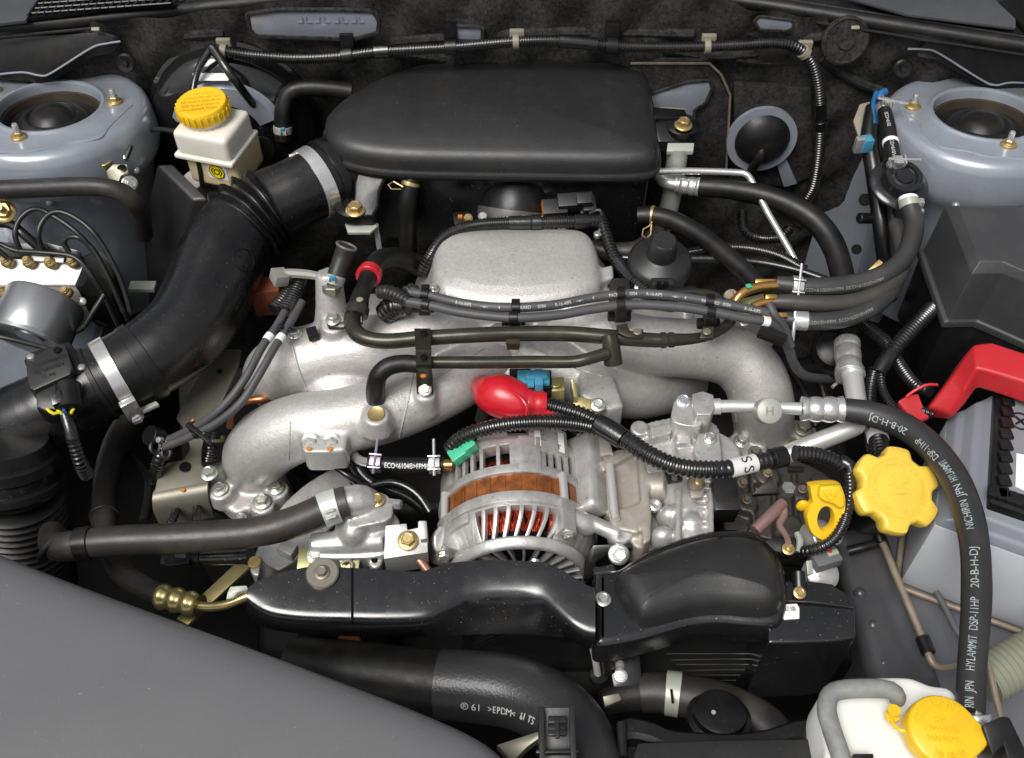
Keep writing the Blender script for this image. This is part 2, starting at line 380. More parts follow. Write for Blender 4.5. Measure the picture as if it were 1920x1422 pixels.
def lathe(name, prof, at, m, parent=None, axis=UP, seg=32, **k):
    at = at if isinstance(at, Vector) else W(*at)
    return G().lathe(prof, at, axis, seg).obj(name, m, parent, **k)
def cylp(r, L, e=0.8): return [(r - e, 0), (r, e), (r, L - e), (r - e, L)]
# ------------------------------------------------------------------ bolts: shared meshes, one object each
_bm = {}
def hexring(r, z, a=0): return [V((r * math.cos(R(60 * i + a)), r * math.sin(R(60 * i + a)), z)) for i in range(6)]
def bolt_mesh(kind, m):
    if (kind, m.name) in _bm: return _bm[(kind, m.name)]
    g = G(); k = 1000.0
    if kind in ('bolt', 'nut'):
        g.lathe([(0, 0), (k, 0), (k, .13 * k), (.9 * k, .2 * k), (.72 * k, .22 * k), (0, .22 * k)], V((0, 0, 0)), seg=24)
        g.loft([hexring(.7, .2), hexring(.7, .72), hexring(.62, .8)])
        if kind == 'bolt': g.lathe([(0, .79 * k), (.5 * k, .79 * k), (.46 * k, .82 * k), (.36 * k, .78 * k), (0, .77 * k)], V((0, 0, 0)), seg=18)
        else: g.lathe([(.34 * k, .7 * k), (.34 * k, 1.5 * k), (.26 * k, 1.6 * k), (0, 1.6 * k)], V((0, 0, 0)), seg=16)
    elif kind == 'screw':
        g.lathe([(0, 0), (k, 0), (k, .15 * k), (.85 * k, .42 * k), (.5 * k, .55 * k), (0, .58 * k)], V((0, 0, 0)), seg=20)
    elif kind == 'hex':
        g.loft([hexring(1, 0), hexring(1, .75), hexring(.9, .85)])
        g.lathe([(0, .84 * k), (.74 * k, .84 * k), (.7 * k, .87 * k), (.55 * k, .84 * k), (0, .83 * k)], V((0, 0, 0)), seg=18)
    o = g.obj('tmp', m, None, bevel=0.0, at=V((0, 0, 0))); me = o.data; me.name = kind; bpy.data.objects.remove(o)
    _bm[(kind, m.name)] = me; return me
def bolt(parent, at, rpx, m=None, axis=UP, kind='bolt', name='bolt', spin=None, label=None):
    p = at if isinstance(at, Vector) else W(*at); m = m or ZINC
    o = bpy.data.objects.new(name, bolt_mesh(kind, m)); COL.objects.link(o)
    s = rpx * MPP(p); B = basis(axis) @ rotz(random.uniform(0, 60) if spin is None else spin)
    o.matrix_local = Matrix.Translation(p - org(parent)) @ B.to_4x4() @ Matrix.Scale(s, 4)
    if parent: o.parent = parent
    if label: o['label'] = label
    return o
def clamp_worm(pa, at, width, parent, grow=1.0, ang=0.0, name='hose_clamp', m=None):
    m = m or SILVER; q = at if isinstance(at, float) else pa.near(*at)
    b = band(pa, q, width, grow, m, parent, name)
    p, t, n, s, r = facing(pa, q); d = n * math.cos(ang) + s * math.sin(ang); e = t.cross(d)
    c = p + d * (r + grow / 1000 + 0.003); M = Matrix((t, e, d)).transposed()
    G().box(c, (width / 1000 * .95, 0.016, 0.006), M).obj('screw_housing', m, b, bevel=1)
    bolt(b, c + e * 0.008, 4.5 * .00053 / MPP(c) * 1.3, m, e, 'hex', 'clamp_screw')
    return b
def clamp_spring(pa, at, width, parent, m=None, grow=0.8, ang=0.0, name='spring_clamp'):
    m = m or PALEG; q = at if isinstance(at, float) else pa.near(*at)
    b = band(pa, q, width, grow, m, parent, name)
    p, t, n, s, r = facing(pa, q); d = n * math.cos(ang) + s * math.sin(ang); e = t.cross(d); M = Matrix((t, e, d)).transposed()
    for k in (-1, 1):
        G().box(p + d * (r + .003) + e * k * .003, (width / 1000 * .6, 0.0012, 0.006), M).obj('clamp_ear', m, b, bevel=.3)
    return b
def clamp_pin(pa, at, width, parent, m=None, grow=0.9, ang=0.0, name='hose_clamp'):   # fuel-line clamp: band, block, screw and long tail
    m = m or SILVER; q = at if isinstance(at, float) else pa.near(*at)
    b = band(pa, q, width, grow, m, parent, name)
    p, t, n, s, r = facing(pa, q); d = n * math.cos(ang) + s * math.sin(ang); e = t.cross(d); M = Matrix((t, e, d)).transposed()
    c = p + d * (r + .002)
    G().box(c, (width / 1000 * 1.1, 0.008, 0.004), M).box(c + e * .006, (width / 1000 * 1.3, .0015, .007), M).box(c - e * .006, (width / 1000 * 1.3, .0015, .007), M).obj('clamp_block', m, b, bevel=.4)
    G().sweep([c + d * .002 - e * .022, c + d * .002 + e * .012], .0014, 8).obj('clamp_screw', m, b)
    return b
# ------------------------------------------------------------------ the bay itself
def struct(o, n=None): o['kind'] = 'structure'; return o
g = G(); g.box(V((0, .05, Z0 - .40)), (1.7, 1.5, .01)); struct(g.obj('bay_floor', DARK))
YF = 372.0
top = [(-80, 50), (0, 58), (150, 42), (300, 30), (480, 12), (640, -20), (960, -30), (1280, -20), (1420, 14), (1560, 38), (1750, 68), (1940, 96), (2020, 110)]
def fw(px, py, dy=0): return WY(px, py, YF + dy)
g = G(); rings = []
A = resample(catmull([[a, b, 0] for a, b in top], per=8), 14)
for a, b, _ in A:
    t = fw(a, b); col = [t.lerp(V((t.x, t.y, Z0 - .38)), k / 44) for k in range(45)]
    rings.append([p + V((0, .006 * math.sin(p.x * 37 + p.z * 21) + .004 * math.sin(p.x * 90 - p.z * 60) + .007 * mnoise(p * 26) , 0)) for p in col])
g.loft(rings, False, False, False)
fwall = struct(g.obj('firewall', FELT))
def fpatch(name, pts, m, dy=-15, th=.003, rim=3.0, bevel=.6):   # bare painted metal showing through a cut-out with a rolled felt edge
    P = [fw(a, b, dy) for a, b in pts]
    o = G().prism(P, V((0, th, 0))).obj(name, m, fwall, bevel=bevel)
    Q = P + P[:1]
    A = resample(np.array([list(p) for p in Q]), .006)
    G().sweep([V(p) + V((0, .001, 0)) for p in A], rim / 1000, 6).obj('felt_edge', FELT, fwall)
    return o
pl = fpatch('painted_panel', [(464, 28), (520, 20), (640, 20), (700, 22), (711, 40), (708, 62), (660, 74), (480, 68), (468, 55)], PAINT)
for i, dx in enumerate((0, 16, 32, 50, 68, 84, 100, 114)):
    p = fw(563 + dx, 42, -15.8); G().box(p, (.006, .0008, .0010)).box(p + V((.0025 * (-1) ** i, 0, .004)), (.0010, .0008, .006)).obj('stamped_mark', PAINT, fwall, bevel=0)
fpatch('painted_panel', [(838, 50), (905, 52), (905, 78), (838, 76)], PAINT)
fpatch('painted_panel', [(1415, 40), (1425, 32), (1488, 40), (1488, 52), (1475, 58), (1425, 56)], PAINT, rim=2)
fpatch('painted_panel', [(1205, 182), (1290, 155), (1330, 152), (1336, 165), (1322, 195), (1302, 205), (1300, 250), (1280, 262), (1205, 225)], PAINT, dy=-20, rim=2.5)
# raised felt mat low on the firewall with a folded edge, behind the intake box
g = G(); P = [fw(1180, 118, -14), fw(1330, 118, -14), fw(1368, 175, -14), fw(1362, 320, -14), fw(1180, 330, -14)]
g.prism(P, V((0, .012, 0))).obj('insulation_mat', FELT, fwall, bevel=3)
G().sweep([fw(1182, 119, -17), fw(1330, 119, -17), fw(1352, 140, -17), fw(1369, 178, -17), fw(1362, 318, -17)], .0015, 6).obj('mat_edge', TANP, fwall)
g = G(); g.prism([fw(1376, 160, -12), fw(1522, 166, -12), fw(1526, 330, -12), fw(1480, 352, -12), fw(1376, 345, -12)], V((0, .01, 0))).obj('insulation_mat', FELT, fwall, bevel=3)
# cable grommet in a painted ring
cg = fw(1428, 262, -22)
G().lathe([(42, 2), (42, -4), (38, -6), (31, -6), (29, -1), (29, 2)], cg, V((.03, -1, .12)), seg=40).obj('painted_ring', PAINT, fwall)
G().prism([fw(1455, 305, -20), fw(1475, 300, -20), fw(1495, 345, -20), fw(1470, 352, -20)], V((0, .01, 0))).obj('painted_tab', PAINT, fwall, bevel=1)
gr = G().lathe([(32, 0), (33, 1), (30, 5), (24, 10), (15, 13.5), (6, 15), (0, 15.2)], cg + V((0, -.003, .0015)), V((.03, -1, .12)), seg=40).obj('grommet', RUBBER)
tag(gr, 'big round black rubber grommet in a painted ring on the firewall', 'grommet')
tube('nozzle', [(fw(1432, 270, -32), 8), (fw(1424, 295, -40), 9), (fw(1410, 318, -30), 9), (fw(1408, 335, -18), 8)], RUBBER, parent=gr, seg=10)
# round blanking plug high on the firewall
pg = G().lathe([(27, 0), (27, 3), (24, 5), (22, 3.5), (10, 3.8), (9, 6), (0, 6)], fw(1584, 76, -8), V((.1, -1, .35)), seg=36).obj('blanking_plug', FELT)
tag(pg, 'round felt covered blanking plug below the cowl seal at the right', 'plug')
for px, py, s in ((237, 118, 'left'), (1692, 128, 'right')):
    b = G().lathe([(11, 0), (11, 2), (9, 4), (4, 3), (3, 6), (0, 6.5)], fw(px, py, -9), V((0, -1, .3)), seg=24).obj('felt_fastener', RUBBER)
    tag(b, 'round black push fastener in the felt at the %s end of the firewall' % s, 'fastener', 'felt fasteners on the firewall')

for pts in ([(560, 92), (640, 96), (760, 100), (850, 112)], [(720, 80), (900, 66), (1100, 60), (1300, 64)], [(1380, 110), (1440, 116), (1510, 112)], [(1370, 330), (1440, 360), (1500, 420)], [(1540, 110), (1600, 150), (1650, 170)], [(300, 95), (340, 70), (420, 62)], [(1400, 60), (1460, 74), (1540, 70)], [(1240, 90), (1330, 105), (1420, 100)]):
    G().sweep([V(q) for q in resample(catmull([list(fw(a, b, 1.5)) for a, b in pts], per=8), .006)], .0055, 8).obj('felt_fold', FELT, fwall)
# cowl: plastic panel behind a thick rubber seal
seal_pts = [(-70, 60, 165), (0, 53, 165), (150, 39, 166), (300, 24, 167), (480, 6, 168), (640, -8, 168), (960, -14, 168), (1280, -8, 168), (1420, 8, 168), (1560, 30, 167), (1750, 60, 166), (1930, 88, 165), (2020, 102, 165)]
seal = T('cowl_seal', 'long black rubber weather strip across the top of the bay', 'seal', (960, -10, 168))
tube('strip', seal_pts, RUBBER, r=15, parent=seal, seg=16, step=.01)
tube('lip', [(a, b + 17, h - 3) for a, b, h in seal_pts], PLASTIC, r=3, parent=seal, seg=8, step=.01)
for px, py in ((180, 56), (335, 43), (945, 2), (1603, 53)):
    box('clip', (px, py, 166), (9, 4, 5), BEIGE, seal, rot=(35, 0, 0), bevel=.8)
cowl = T('cowl', 'black plastic cowl with a mesh grille behind the rubber seal', 'cowl', (1740, 20, 168))
rings = []
for a, b, h in seal_pts:
    p = W(a, b - 6, h); rings.append([p, p + V((0, .004, .006)), p + V((0, .12, .03)), p + V((0, .12, .01)), p + V((0, 0, -.012))])
G().loft(rings).obj('panel', PLASTIC, cowl)
gp = [(52, 36), (85, -12), (330, -12), (322, 10), (230, 14)]
def cw(px, py): return W(px, py, 177 + max(0, (40 - py)) * .18)
G().prism([cw(a, b) + V((0, 0, .0005)) for a, b in gp], V((0, 0, -.003))).obj('grille_back', DARK, cowl)
g = G()
for i in range(20):
    a0 = 62 + i * 15; lo = 34 - i * 1.3
    g.sweep([cw(a0 - 8, lo) + UP * .003, cw(a0 + 24, -12) + UP * .003], .0014, 5)
for j in range(6):
    y = 30 - j * 9; x0 = 62 + j * 6
    g.sweep([cw(x0, y) + UP * .003, cw(322, y - 19) + UP * .003], .0012, 5)
o = g.obj('grille_bars', PLASTIC, cowl, flat=True); o['kind'] = 'stuff'
slab('grille_frame', [(-60, 50, 178), (-60, -20, 186), (82, -20, 186), (48, 38, 180)], 4, COWLG, cowl)
slab('wiper_notch', [(1872, 4, 184), (1905, -8, 186), (1950, 20, 184), (1950, 66, 179), (1925, 52, 180)], 6, DARK, cowl, bevel=1)
slab('sheen_plate', [(1560, -14, 185), (1850, -14, 185), (1905, 30, 181), (1905, 52, 179), (1700, 26, 182)], 4, COWLG, cowl, bevel=1.5)  # grey sheen of the black cowl, put in as a lighter plate

# painted inner walls
struct(slab('inner_wing', [(-80, 300, 40), (215, 410, -40), (222, 500, -110), (150, 760, -170), (-90, 840, -150)], 6, PAINT, bevel=2))
struct(slab('inner_wing', [(1650, 165, 55), (1700, 200, 60), (1760, 420, -10), (1650, 600, -170), (1490, 560, -220), (1530, 420, -120), (1592, 235, -10)], 6, PAINT, bevel=3))
struct(slab('wing_apron', [(85, 160, 96), (120, 120, 105), (200, 70, 120), (228, 140, 96), (232, 185, 80)], 6, PAINT, bevel=2))
struct(slab('wing_apron', [(1700, 175, 90), (1735, 120, 102), (1745, 90, 112), (1830, 120, 104), (1860, 170, 92)], 6, PAINT, bevel=2))
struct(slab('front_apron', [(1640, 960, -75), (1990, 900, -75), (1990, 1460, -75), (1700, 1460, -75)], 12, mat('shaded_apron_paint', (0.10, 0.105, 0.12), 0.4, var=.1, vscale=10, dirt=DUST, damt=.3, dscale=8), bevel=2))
# raised bonnet behind and above the bay (out of the picture, it mirrors in the covers)
hb = V((0, .56, Z0 + .22)); dv = V((0, -math.cos(R(80)), math.sin(R(80))))
g = G(); nv = V((0, dv.z, -dv.y))
g.loft([[hb + dv * (s * .95) + V((x, 0, 0)) + nv * (.02 * math.sin(s * 3)) + nv * k for x in (-.68, .68) for k in ((0, .012) if x < 0 else (.012, 0))] for s in [i / 10 for i in range(11)]])
struct(g.obj('raised_bonnet', PAINT))

# strut towers
def strut_tower(cx, cy, h, nuts, seam, dots, side):
    lab = {'L': 'painted strut tower beside the yellow capped brake reservoir', 'R': 'painted strut tower behind the black fuse box'}[side]
    c = W(cx, cy, h); ax = V((0.03 if side == 'L' else -.03, .11, 1)).normalized(); B = basis(ax)
    t = T('strut_tower', lab, 'strut tower', c, 'strut towers')
    prof = [(54, -34), (54, -1), (55, 1.5), (58, 2), (60.5, .5), (63, -.8), (86, -1), (95, -1.6), (100, -3.5), (104, -8), (106, -16), (108, -30), (109, -42), (108, -52), (102, -62), (96, -76), (91, -100), (88, -240)]
    g = G(); n_ = len(prof); rings_ = []
    B_ = basis(ax)
    for r_, z_ in prof: rings_.append([c + B_ @ V((r_ * math.cos(R(360 * i / 64)), r_ * math.sin(R(360 * i / 64)), z_)) / 1000 for i in range(64)])
    g.loft(rings_, False, False).obj('tower', PAINT, t)
    G().lathe([(0, -31), (53.8, -31), (53.8, -10), (51, -11), (50, -15), (48, -22), (0, -23)], c, ax, 48).obj('bearing_plate', mat('stained_steel', (.055, .043, .03), .4, .4, var=.2, vscale=40), t)
    G().lathe([(0, 3), (12, 2.4), (19, .5), (23, -4), (25, -6), (28, -4), (33, -5), (37, -9), (41, -13), (45, -11), (47.5, -13), (48, -18), (0, -18)], c + ax * -.006, ax, 48).obj('rubber_mount', RUBBER, t)
    for px, py in nuts:
        p = W(px, py, h); k = (c - p).dot(ax) / ax.z; p = p + UP * k - ax * .001
        G().lathe([(8.5, 0), (8.5, 2), (6.5, 3.5), (0, 3.5)], p, ax, 20).obj('washer', GOLD, t)
        bolt(t, p + ax * .0015, 13, GOLD, ax, 'nut', 'nut')
        lathe('stud', [(3.2, 0), (3.2, 11), (2.4, 12.5), (0, 12.5)], p + ax * .004, SILVER, t, ax, 14)
    P = []
    for px, py in seam:
        p = W(px, py, h); k = (c - p).dot(ax) / ax.z; P.append((p + UP * k - ax * .0012, 2.2))
    tube('sealant_bead', P, PAINT, r=2, parent=t, seg=8)
    for px, py, hh in dots:
        p = W(px, py, hh); d = (p - c); d = (d - ax * d.dot(ax)); u = d.normalized()
        q = c + u * .1072 + ax * ((p - c).dot(ax)); G().sphere(q, 4.5, 4.5, 4.5, 12).obj('weld_spot', PAINT, t)
    return t
strut_tower(92, 200, 110, [(40, 268), (213, 186), (-12, 168)], [(246, 190), (225, 215), (203, 243), (192, 262), (165, 272), (135, 276), (105, 286), (60, 298), (5, 300)],
            [(105, 331, 62), (157, 322, 62), (203, 303, 62)], 'L')
strut_tower(1848, 214, 110, [(1714, 194), (1886, 282), (1935, 175)], [(1688, 190), (1694, 206), (1720, 222), (1732, 250), (1760, 280), (1810, 292), (1850, 305), (1915, 312)],
            [(1756, 338, 62), (1806, 343, 62), (1862, 353, 62), (1912, 356, 62)], 'R')
# black supports of the wing edge seal with a bare painted flange
def wing_support(pts, edge, side):
    t = T('wing_seal_support', 'black wing edge support over the %s strut tower' % side, 'bracket', (pts[0][0], pts[0][1], 140), 'wing seal supports')
    slab('support', [(a, b, 120 + (140 - b) * .5) for a, b, h in pts], 12, RUBBER, t, bevel=3)
    tube('painted_flange', [(a, b, 120.5 + (140 - b) * .5) for a, b, h in edge], PAINT, r=2, parent=t, seg=8)
    return t
wing_support([(-60, 78, 138), (0, 72, 140), (192, 58, 142), (222, 66, 140), (205, 84, 136), (172, 90, 132), (90, 138, 122), (70, 140, 122), (-60, 128, 122)], [(-20, 142, 122), (40, 136, 124), (75, 142, 122), (95, 138, 124), (170, 91, 134), (200, 82, 138), (226, 78, 140)], 'left')
wing_support([(1722, 90, 138), (1745, 72, 142), (1940, 104, 142), (2000, 112, 140), (2000, 150, 122), (1900, 152, 120), (1862, 154, 122), (1835, 140, 122), (1760, 96, 134)], [(1702, 92, 138), (1735, 93, 138), (1760, 100, 134), (1840, 150, 122), (1868, 160, 120), (1900, 155, 122), (1990, 160, 122)], 'right')
# main loom along the firewall
def loom(name, label, pts, r, m=LOOM, pitch=3.6, amp=.14, seg=14, root=None, group=None, at=None):
    t = root or T(name, label, 'cable loom', pts[0][0] if isinstance(pts[0][0], Vector) else pts[0][:3], group)
    o, pa = tube('conduit', pts, m, r=r, parent=t, seg=seg, corr=(pitch, amp)); return t, pa
lp = [(405, 93), (440, 100), (480, 105), (560, 110), (640, 106), (700, 98), (780, 93), (850, 89), (905, 84), (965, 79), (1050, 77), (1145, 86), (1220, 89), (1320, 88), (1400, 84), (1455, 81), (1495, 90), (1520, 115), (1532, 150), (1537, 190), (1538, 240), (1534, 300), (1525, 350), (1510, 378)]
t, pa = loom('wiring_loom', 'corrugated black loom clipped along the top of the firewall', [(fw(a, b, -26),) for a, b in lp], 10.5)
for px, py, L in ((715, 97, 16), (1085, 80, 42), (1537, 205, 22), (1538, 232, 10)): band(pa, (px, py), L, 1.0, TAPE, t, 'tape_wrap')
for px, py in ((418, 96), (967, 79), (1327, 88), (1507, 100)):
    b = band(pa, (px, py), 6, 1.6, BEIGE, t, 'cable_clip'); box('clip_foot', fw(px + 2, py - 14, -18), (16, 6, 12), BEIGE, b, bevel=1.5)
for px, py in ((652, 106), (845, 90), (1147, 87)):
    b = band(pa, (px, py), 12, 2, PLASTIC, t, 'holder'); G().box(fw(px, py - 22, -14), (.015, .01, .03)).obj('holder_stem', PLASTIC, b, bevel=1.5)
# front wings left and right of the bay, just outside the photograph
for sx in (-1, 1):
    g = G(); g.loft([[V((sx * x, y, Z0 + z)) for x, z in ((.66, -.3), (.66, .10), (.68, .125), (.74, .135), (.84, .11), (.90, .02), (.91, -.3))] for y in (-.62, -.3, 0, .3, .6)])
    struct(g.obj('front_wing', PAINT, bevel=4, seg=2, ang=40))
# ------------------------------------------------------------------ left side: brake parts, ABS unit, intake duct
# brake booster
t = T('brake_booster', 'round black brake booster behind the white reservoir', 'brake booster', (440, 230, 20))
c = WY(440, 226, 362)
G().lathe([(0, 34), (30, 34), (40, 34), (74, 30), (86, 24), (92, 14), (94, 0), (98, -2), (98, -8), (90, -12), (90, -40), (0, -40)], c, V((.05, -1, .12)), 64).obj('shell', mat('gloss_black', (0.01, 0.01, 0.01), .12, coat=.5), t)
G().lathe([(58, 31.5), (66, 31), (60, 38), (40, 40)], c, V((.05, -1, .12)), 64, 20, 160).obj('shoulder', PAINT, t)
box('sticker', c + V((-.005, -.029, .078)), (40, 1.5, 9), LABELW, t, rot=(-60, 0, 0), bevel=.2)
# reservoir
t = T('brake_reservoir', 'milky brake fluid reservoir with round yellow cap', 'reservoir', (398, 300, 30))
ca, sa = math.cos(R(-14)), math.sin(R(-14))
c0 = W(400, 246, 98); M = rotz(-16)
CREAM = mat('cream_plastic', (.68, .655, .575), .33, sss=.25, var=.04, vscale=30, dirt=(.5, .44, .3), damt=.3, dscale=25)
def bx(c, sx, sy, z0, z1, m, n, bev, seg=4): return G().box(c + UP * (z0 + z1) / 2000, (sx / 1000, sy / 1000, (z1 - z0) / 1000), M).obj(n, m, t, bevel=bev, seg=seg)
bx(c0, 64, 60, -16, 14, CREAM, 'upper_shell', 7)
bx(c0, 70, 66, -20, -14, CREAM, 'seam_flange', 2.5)
bx(c0 + V((.004, .004, 0)), 63, 59, -58, -18, FLUIDP, 'lower_shell', 6)
cc = W(381, 203, 124)
nk = G().lathe([(24, -14), (24, 0)], cc, UP, 32).obj('neck', WHITEP, t)
cap = G().lathe([(27, -7), (28, -5), (28, 6), (26.5, 8.5), (24, 9.2), (22, 8.6), (0, 8.6)], cc, V((-.06, -.02, 1)), 48).obj('cap', YELLOW, t)
for k in range(26):
    a = R(k * 360 / 26); G().box(cc + V((.0284 * math.cos(a), .0284 * math.sin(a), 0)), (.0016, .0022, .011), rotz(math.degrees(a))).obj('rib', YELLOW, cap, bevel=.4)
for k, s in enumerate(('WARNING', 'CLEAN FILLER CAP', 'BEFORE REMOVING', 'USE ONLY DOT 3', 'OR 4 BRAKE FLUID')):
    flat_text(s, cc + V((-.0005, .014 - .007 * k, .0087)), (1, .08, 0.06), (-.08, 1, .02), 5.0, YELLOW, cap, thick=.6, lift=.6)
# sticker with the brake warning mark
fn = M @ V((0, -1, 0)); fx = M @ V((1, 0, 0)); sp = c0 + V((.004, .004, 0)) + fn * .0299 + UP * -.034 + fx * .006
st = G().box(sp, (.024, .0008, .022), M).obj('sticker', LABELW, t, bevel=0)
Q = Matrix((fx, UP, fx.cross(UP))).transposed()
nn = fn
G().loft([[sp + nn * .0006 + (fx * math.cos(R(45 * k + 22.5)) + UP * math.sin(R(45 * k + 22.5))) * .0095 for k in range(8)], [sp + nn * .0012 + (fx * math.cos(R(45 * k + 22.5)) + UP * math.sin(R(45 * k + 22.5))) * .0095 for k in range(8)]]).obj('mark', BRIGHTY, t)
g = G(); g.ring(sp + nn * .0014, nn, 3.2, .55, 24, 6); g.ring(sp + nn * .0014, nn, 9.3, .4, 8, 6)
for sgn in (0, 180):
    g.sweep([sp + nn * .0014 + (fx * math.cos(R(sgn + a)) + UP * math.sin(R(sgn + a))) * .0058 for a in range(-55, 56, 10)], .0006, 6)
g.obj('mark_lines', INK, t)
# master cylinder
t = T('master_cylinder', 'bare aluminium brake master cylinder under the milky reservoir', 'master cylinder', (400, 345, 10))
pc = Path([(WY(450, 300, 300), 30), (W(418, 372, -10), 30), (W(398, 400, -20), 30)])
tube('bore', pc, DIECAST, parent=t, seg=20)
lathe('port', cylp(14, 32), (384, 366, 2), DIECAST, t, V((-.15, -.3, 1)), 20)
lathe('port', cylp(13, 18), (424, 352, 6), DIECAST, t, V((.1, -.3, 1)), 20)
bolt(t, W(382, 350, 24), 12, GOLD, V((-.15, -.3, 1)), 'hex', 'pipe_nut')
t2 = tube('brake_pipe', [(276, 262, 66), (280, 246, 80), (300, 243, 86), (330, 248, 90), (352, 262, 90), (366, 285, 82), (374, 312, 66), (380, 350, 36)], PIPE, r=5, seg=10)[0]
tag(t2, 'thin dark brake pipe arching to the aluminium port under the reservoir', 'pipe')
# vacuum hose behind the reservoir
t = T('vacuum_hose', 'thick black vacuum hose bending down left of the intake box', 'hose', (530, 230, 70))
o, pa = tube('hose', [(660, 172, 100), (610, 166, 104), (565, 166, 104), (540, 178, 98), (531, 205, 84), (530, 235, 66), (531, 262, 50)], RUBBER, r=16, parent=t, seg=18)
b = clamp_spring(pa, (530, 246), 8, t, PALEG); box('paint_dot', pa.at(pa.near(530, 246))[0] + (CAM - pa.at(pa.near(530, 246))[0]).normalized() * .0105, (5, 3, 4), BLUE, b, bevel=.6)
# black props from the loom corner to the brake pipes
for nm, pts, lab in (('cable', [(fw(400, 86, -30), 8), (fw(376, 122, -40), 7), (fw(366, 150, -50), 6), (fw(362, 172, -60), 6)], 'black taped cable dropping behind the yellow brake cap'),
                     ('cable', [(fw(398, 90, -32), 9), (fw(440, 150, -60), 8), (W(490, 215, 70), 8), (W(520, 248, 52), 9)], 'straight black cable running from the loom corner past the reservoir')):
    o = tube(nm, pts, TAPE, seg=10)[0]; tag(o, lab, 'cable')
# connector at the reservoir's right side
t = T('level_sensor_plug', 'small black sensor plug at the right side of the brake reservoir', 'connector', (480, 285, 40))
box('plug', (462, 287, 56), (18, 16, 12), PLASTIC, t, rot=(0, 0, -16)); box('latch', (452, 286, 60), (6, 10, 10), LABELW, t, rot=(0, 0, -16))
tube('wire', [(470, 283, 58), (484, 272, 52), (492, 250, 52), (500, 235, 52)], TAPE, r=6, parent=t, seg=8)
lathe('boss', cylp(16, 10), (489, 278, 40), BLACK, t, V((.3, -1, .4)))
# black shield box left of the duct
t = T('plastic_shield', 'tall black plastic shield box beside the intake duct', 'shield', (300, 400, 0))
a = W(294, 308, 70); b_ = W(324, 306, 70); e = WY(289, 536, a.y * 1000); f = WY(243, 536, a.y * 1000)
ev = W(392, 374, 56) - b_
G().loft([[f, e, b_, a], [f + ev, e + ev + V((.0, 0, 0)), b_ + ev, a + ev]]).obj('shield', GRAIN, t, bevel=4, seg=3)
G().sweep([b_ + (e - b_) * .02 + V((-.012, -.001, 0)), e + V((-.006, -.001, .01))], .0008, 6).obj('mould_line', PLASTIC, t)
box('foot', (268, 538, -60), (30, 14, 6), PALEG, t, bevel=1)
# big coolant hose over the left tower
o = tube('heater_hose', [(-60, 358, 92), (0, 356, 92), (90, 352, 94), (170, 350, 94), (215, 356, 90), (245, 374, 76), (262, 402, 48), (268, 440, 10)], BROWNR, r=18, seg=18)[0]
tag(o, 'thick dusty hose lying level in front of the left strut tower', 'hose')
t = T('hose_bracket', 'small yellow zinc bracket with hole and bolt beside the left tower', 'bracket', (225, 330, 84))
slab('plate', [(199, 322, 96), (212, 308, 100), (238, 308, 100), (240, 322, 96), (226, 330, 92), (222, 342, 88), (204, 338, 88)], 3, OLGREY, t, bevel=1)
lathe('hole', cylp(4.5, 1.5), (228, 315, 100), DARK, t); lathe('stem', cylp(9, 30), (210, 342, 62), GOLD, t)
bolt(t, W(243, 345, 84), 15, ZINC, V((.6, -.6, .6))); box('pin', (236, 297, 100), (4, 4, 9), SILVER, t, rot=(30, 0, 20)); tube('wire_end', [(237, 296, 102), (243, 282, 108), (246, 273, 112)], TAPE, r=4.5, parent=t, seg=8)
t = T('tower_nut', 'yellow zinc flange nut at the far left edge below the thick hose', 'nut', (10, 400, 66))
bolt(t, W(8, 397, 66), 22, GOLD, V((.2, -.6, .8)), 'nut', 'flange_nut')
o = tube('black_pipe', [(-40, 420, 50), (15, 420, 54), (45, 440, 48), (90, 480, 24)], BLACK, r=9, seg=12)[0]; tag(o, 'black pipe at the far left edge passing behind the looped brake pipes', 'pipe')
# ABS unit
t = T('abs_unit', 'white aluminium valve block with grey pump motor at the left edge', 'brake unit', (70, 520, 10))
blk = Ws([(-90, 478, 22), (158, 494, 18), (141, 536, 2), (-90, 536, 4)])
G().prism(blk, V((0, .05, -.07))).obj('valve_block', mat('milled_white_aluminium', (0.62, 0.61, 0.60), .35, .4, var=.04, vscale=120, dirt=(.4, .38, .35), damt=.4, dscale=70), t, bevel=1.5)
slab('block_step', [(-90, 536, 2), (141, 536, 0), (150, 549, -8), (-90, 552, -8)], 40, ALU, t, bevel=1)
slab('coil_housing', [(150, 482, 10), (185, 468, 14), (215, 500, 0), (210, 560, -30), (160, 556, -20), (138, 540, -2)], 50, BLACK, t, bevel=2)
slab('coil_lid', [(-90, 452, 26), (90, 455, 26), (150, 470, 22), (158, 490, 12), (-90, 476, 16)], 30, BLACK, t, bevel=2)
slab('sticker', [(60, 480, 27), (120, 484, 27), (118, 492, 25), (60, 488, 25)], 1, LABELW, t, bevel=0)
bn = V((0, -.8, .55))
for px, py, hh in ((14, 492, 22), (55, 493, 22), (96, 494, 22), (138, 493, 22), (4, 548, 4), (126, 550, 4)):
    p = W(px, py, hh)
    lathe('fitting', [(6.4, -2), (6.8, 2), (5.6, 4), (4, 5), (3.2, 9), (0, 9)], p, GOLD, t, V((-.1, -.3, 1)), 20)
    bolt(t, p + V((-.0005, -.001, .003)), 8.5, GOLD, V((-.1, -.3, 1)), 'hex', 'pipe_nut')
m0 = W(88, 560, -6); m1 = W(52, 640, -22); ma = (m1 - m0)
L = ma.length * 1000
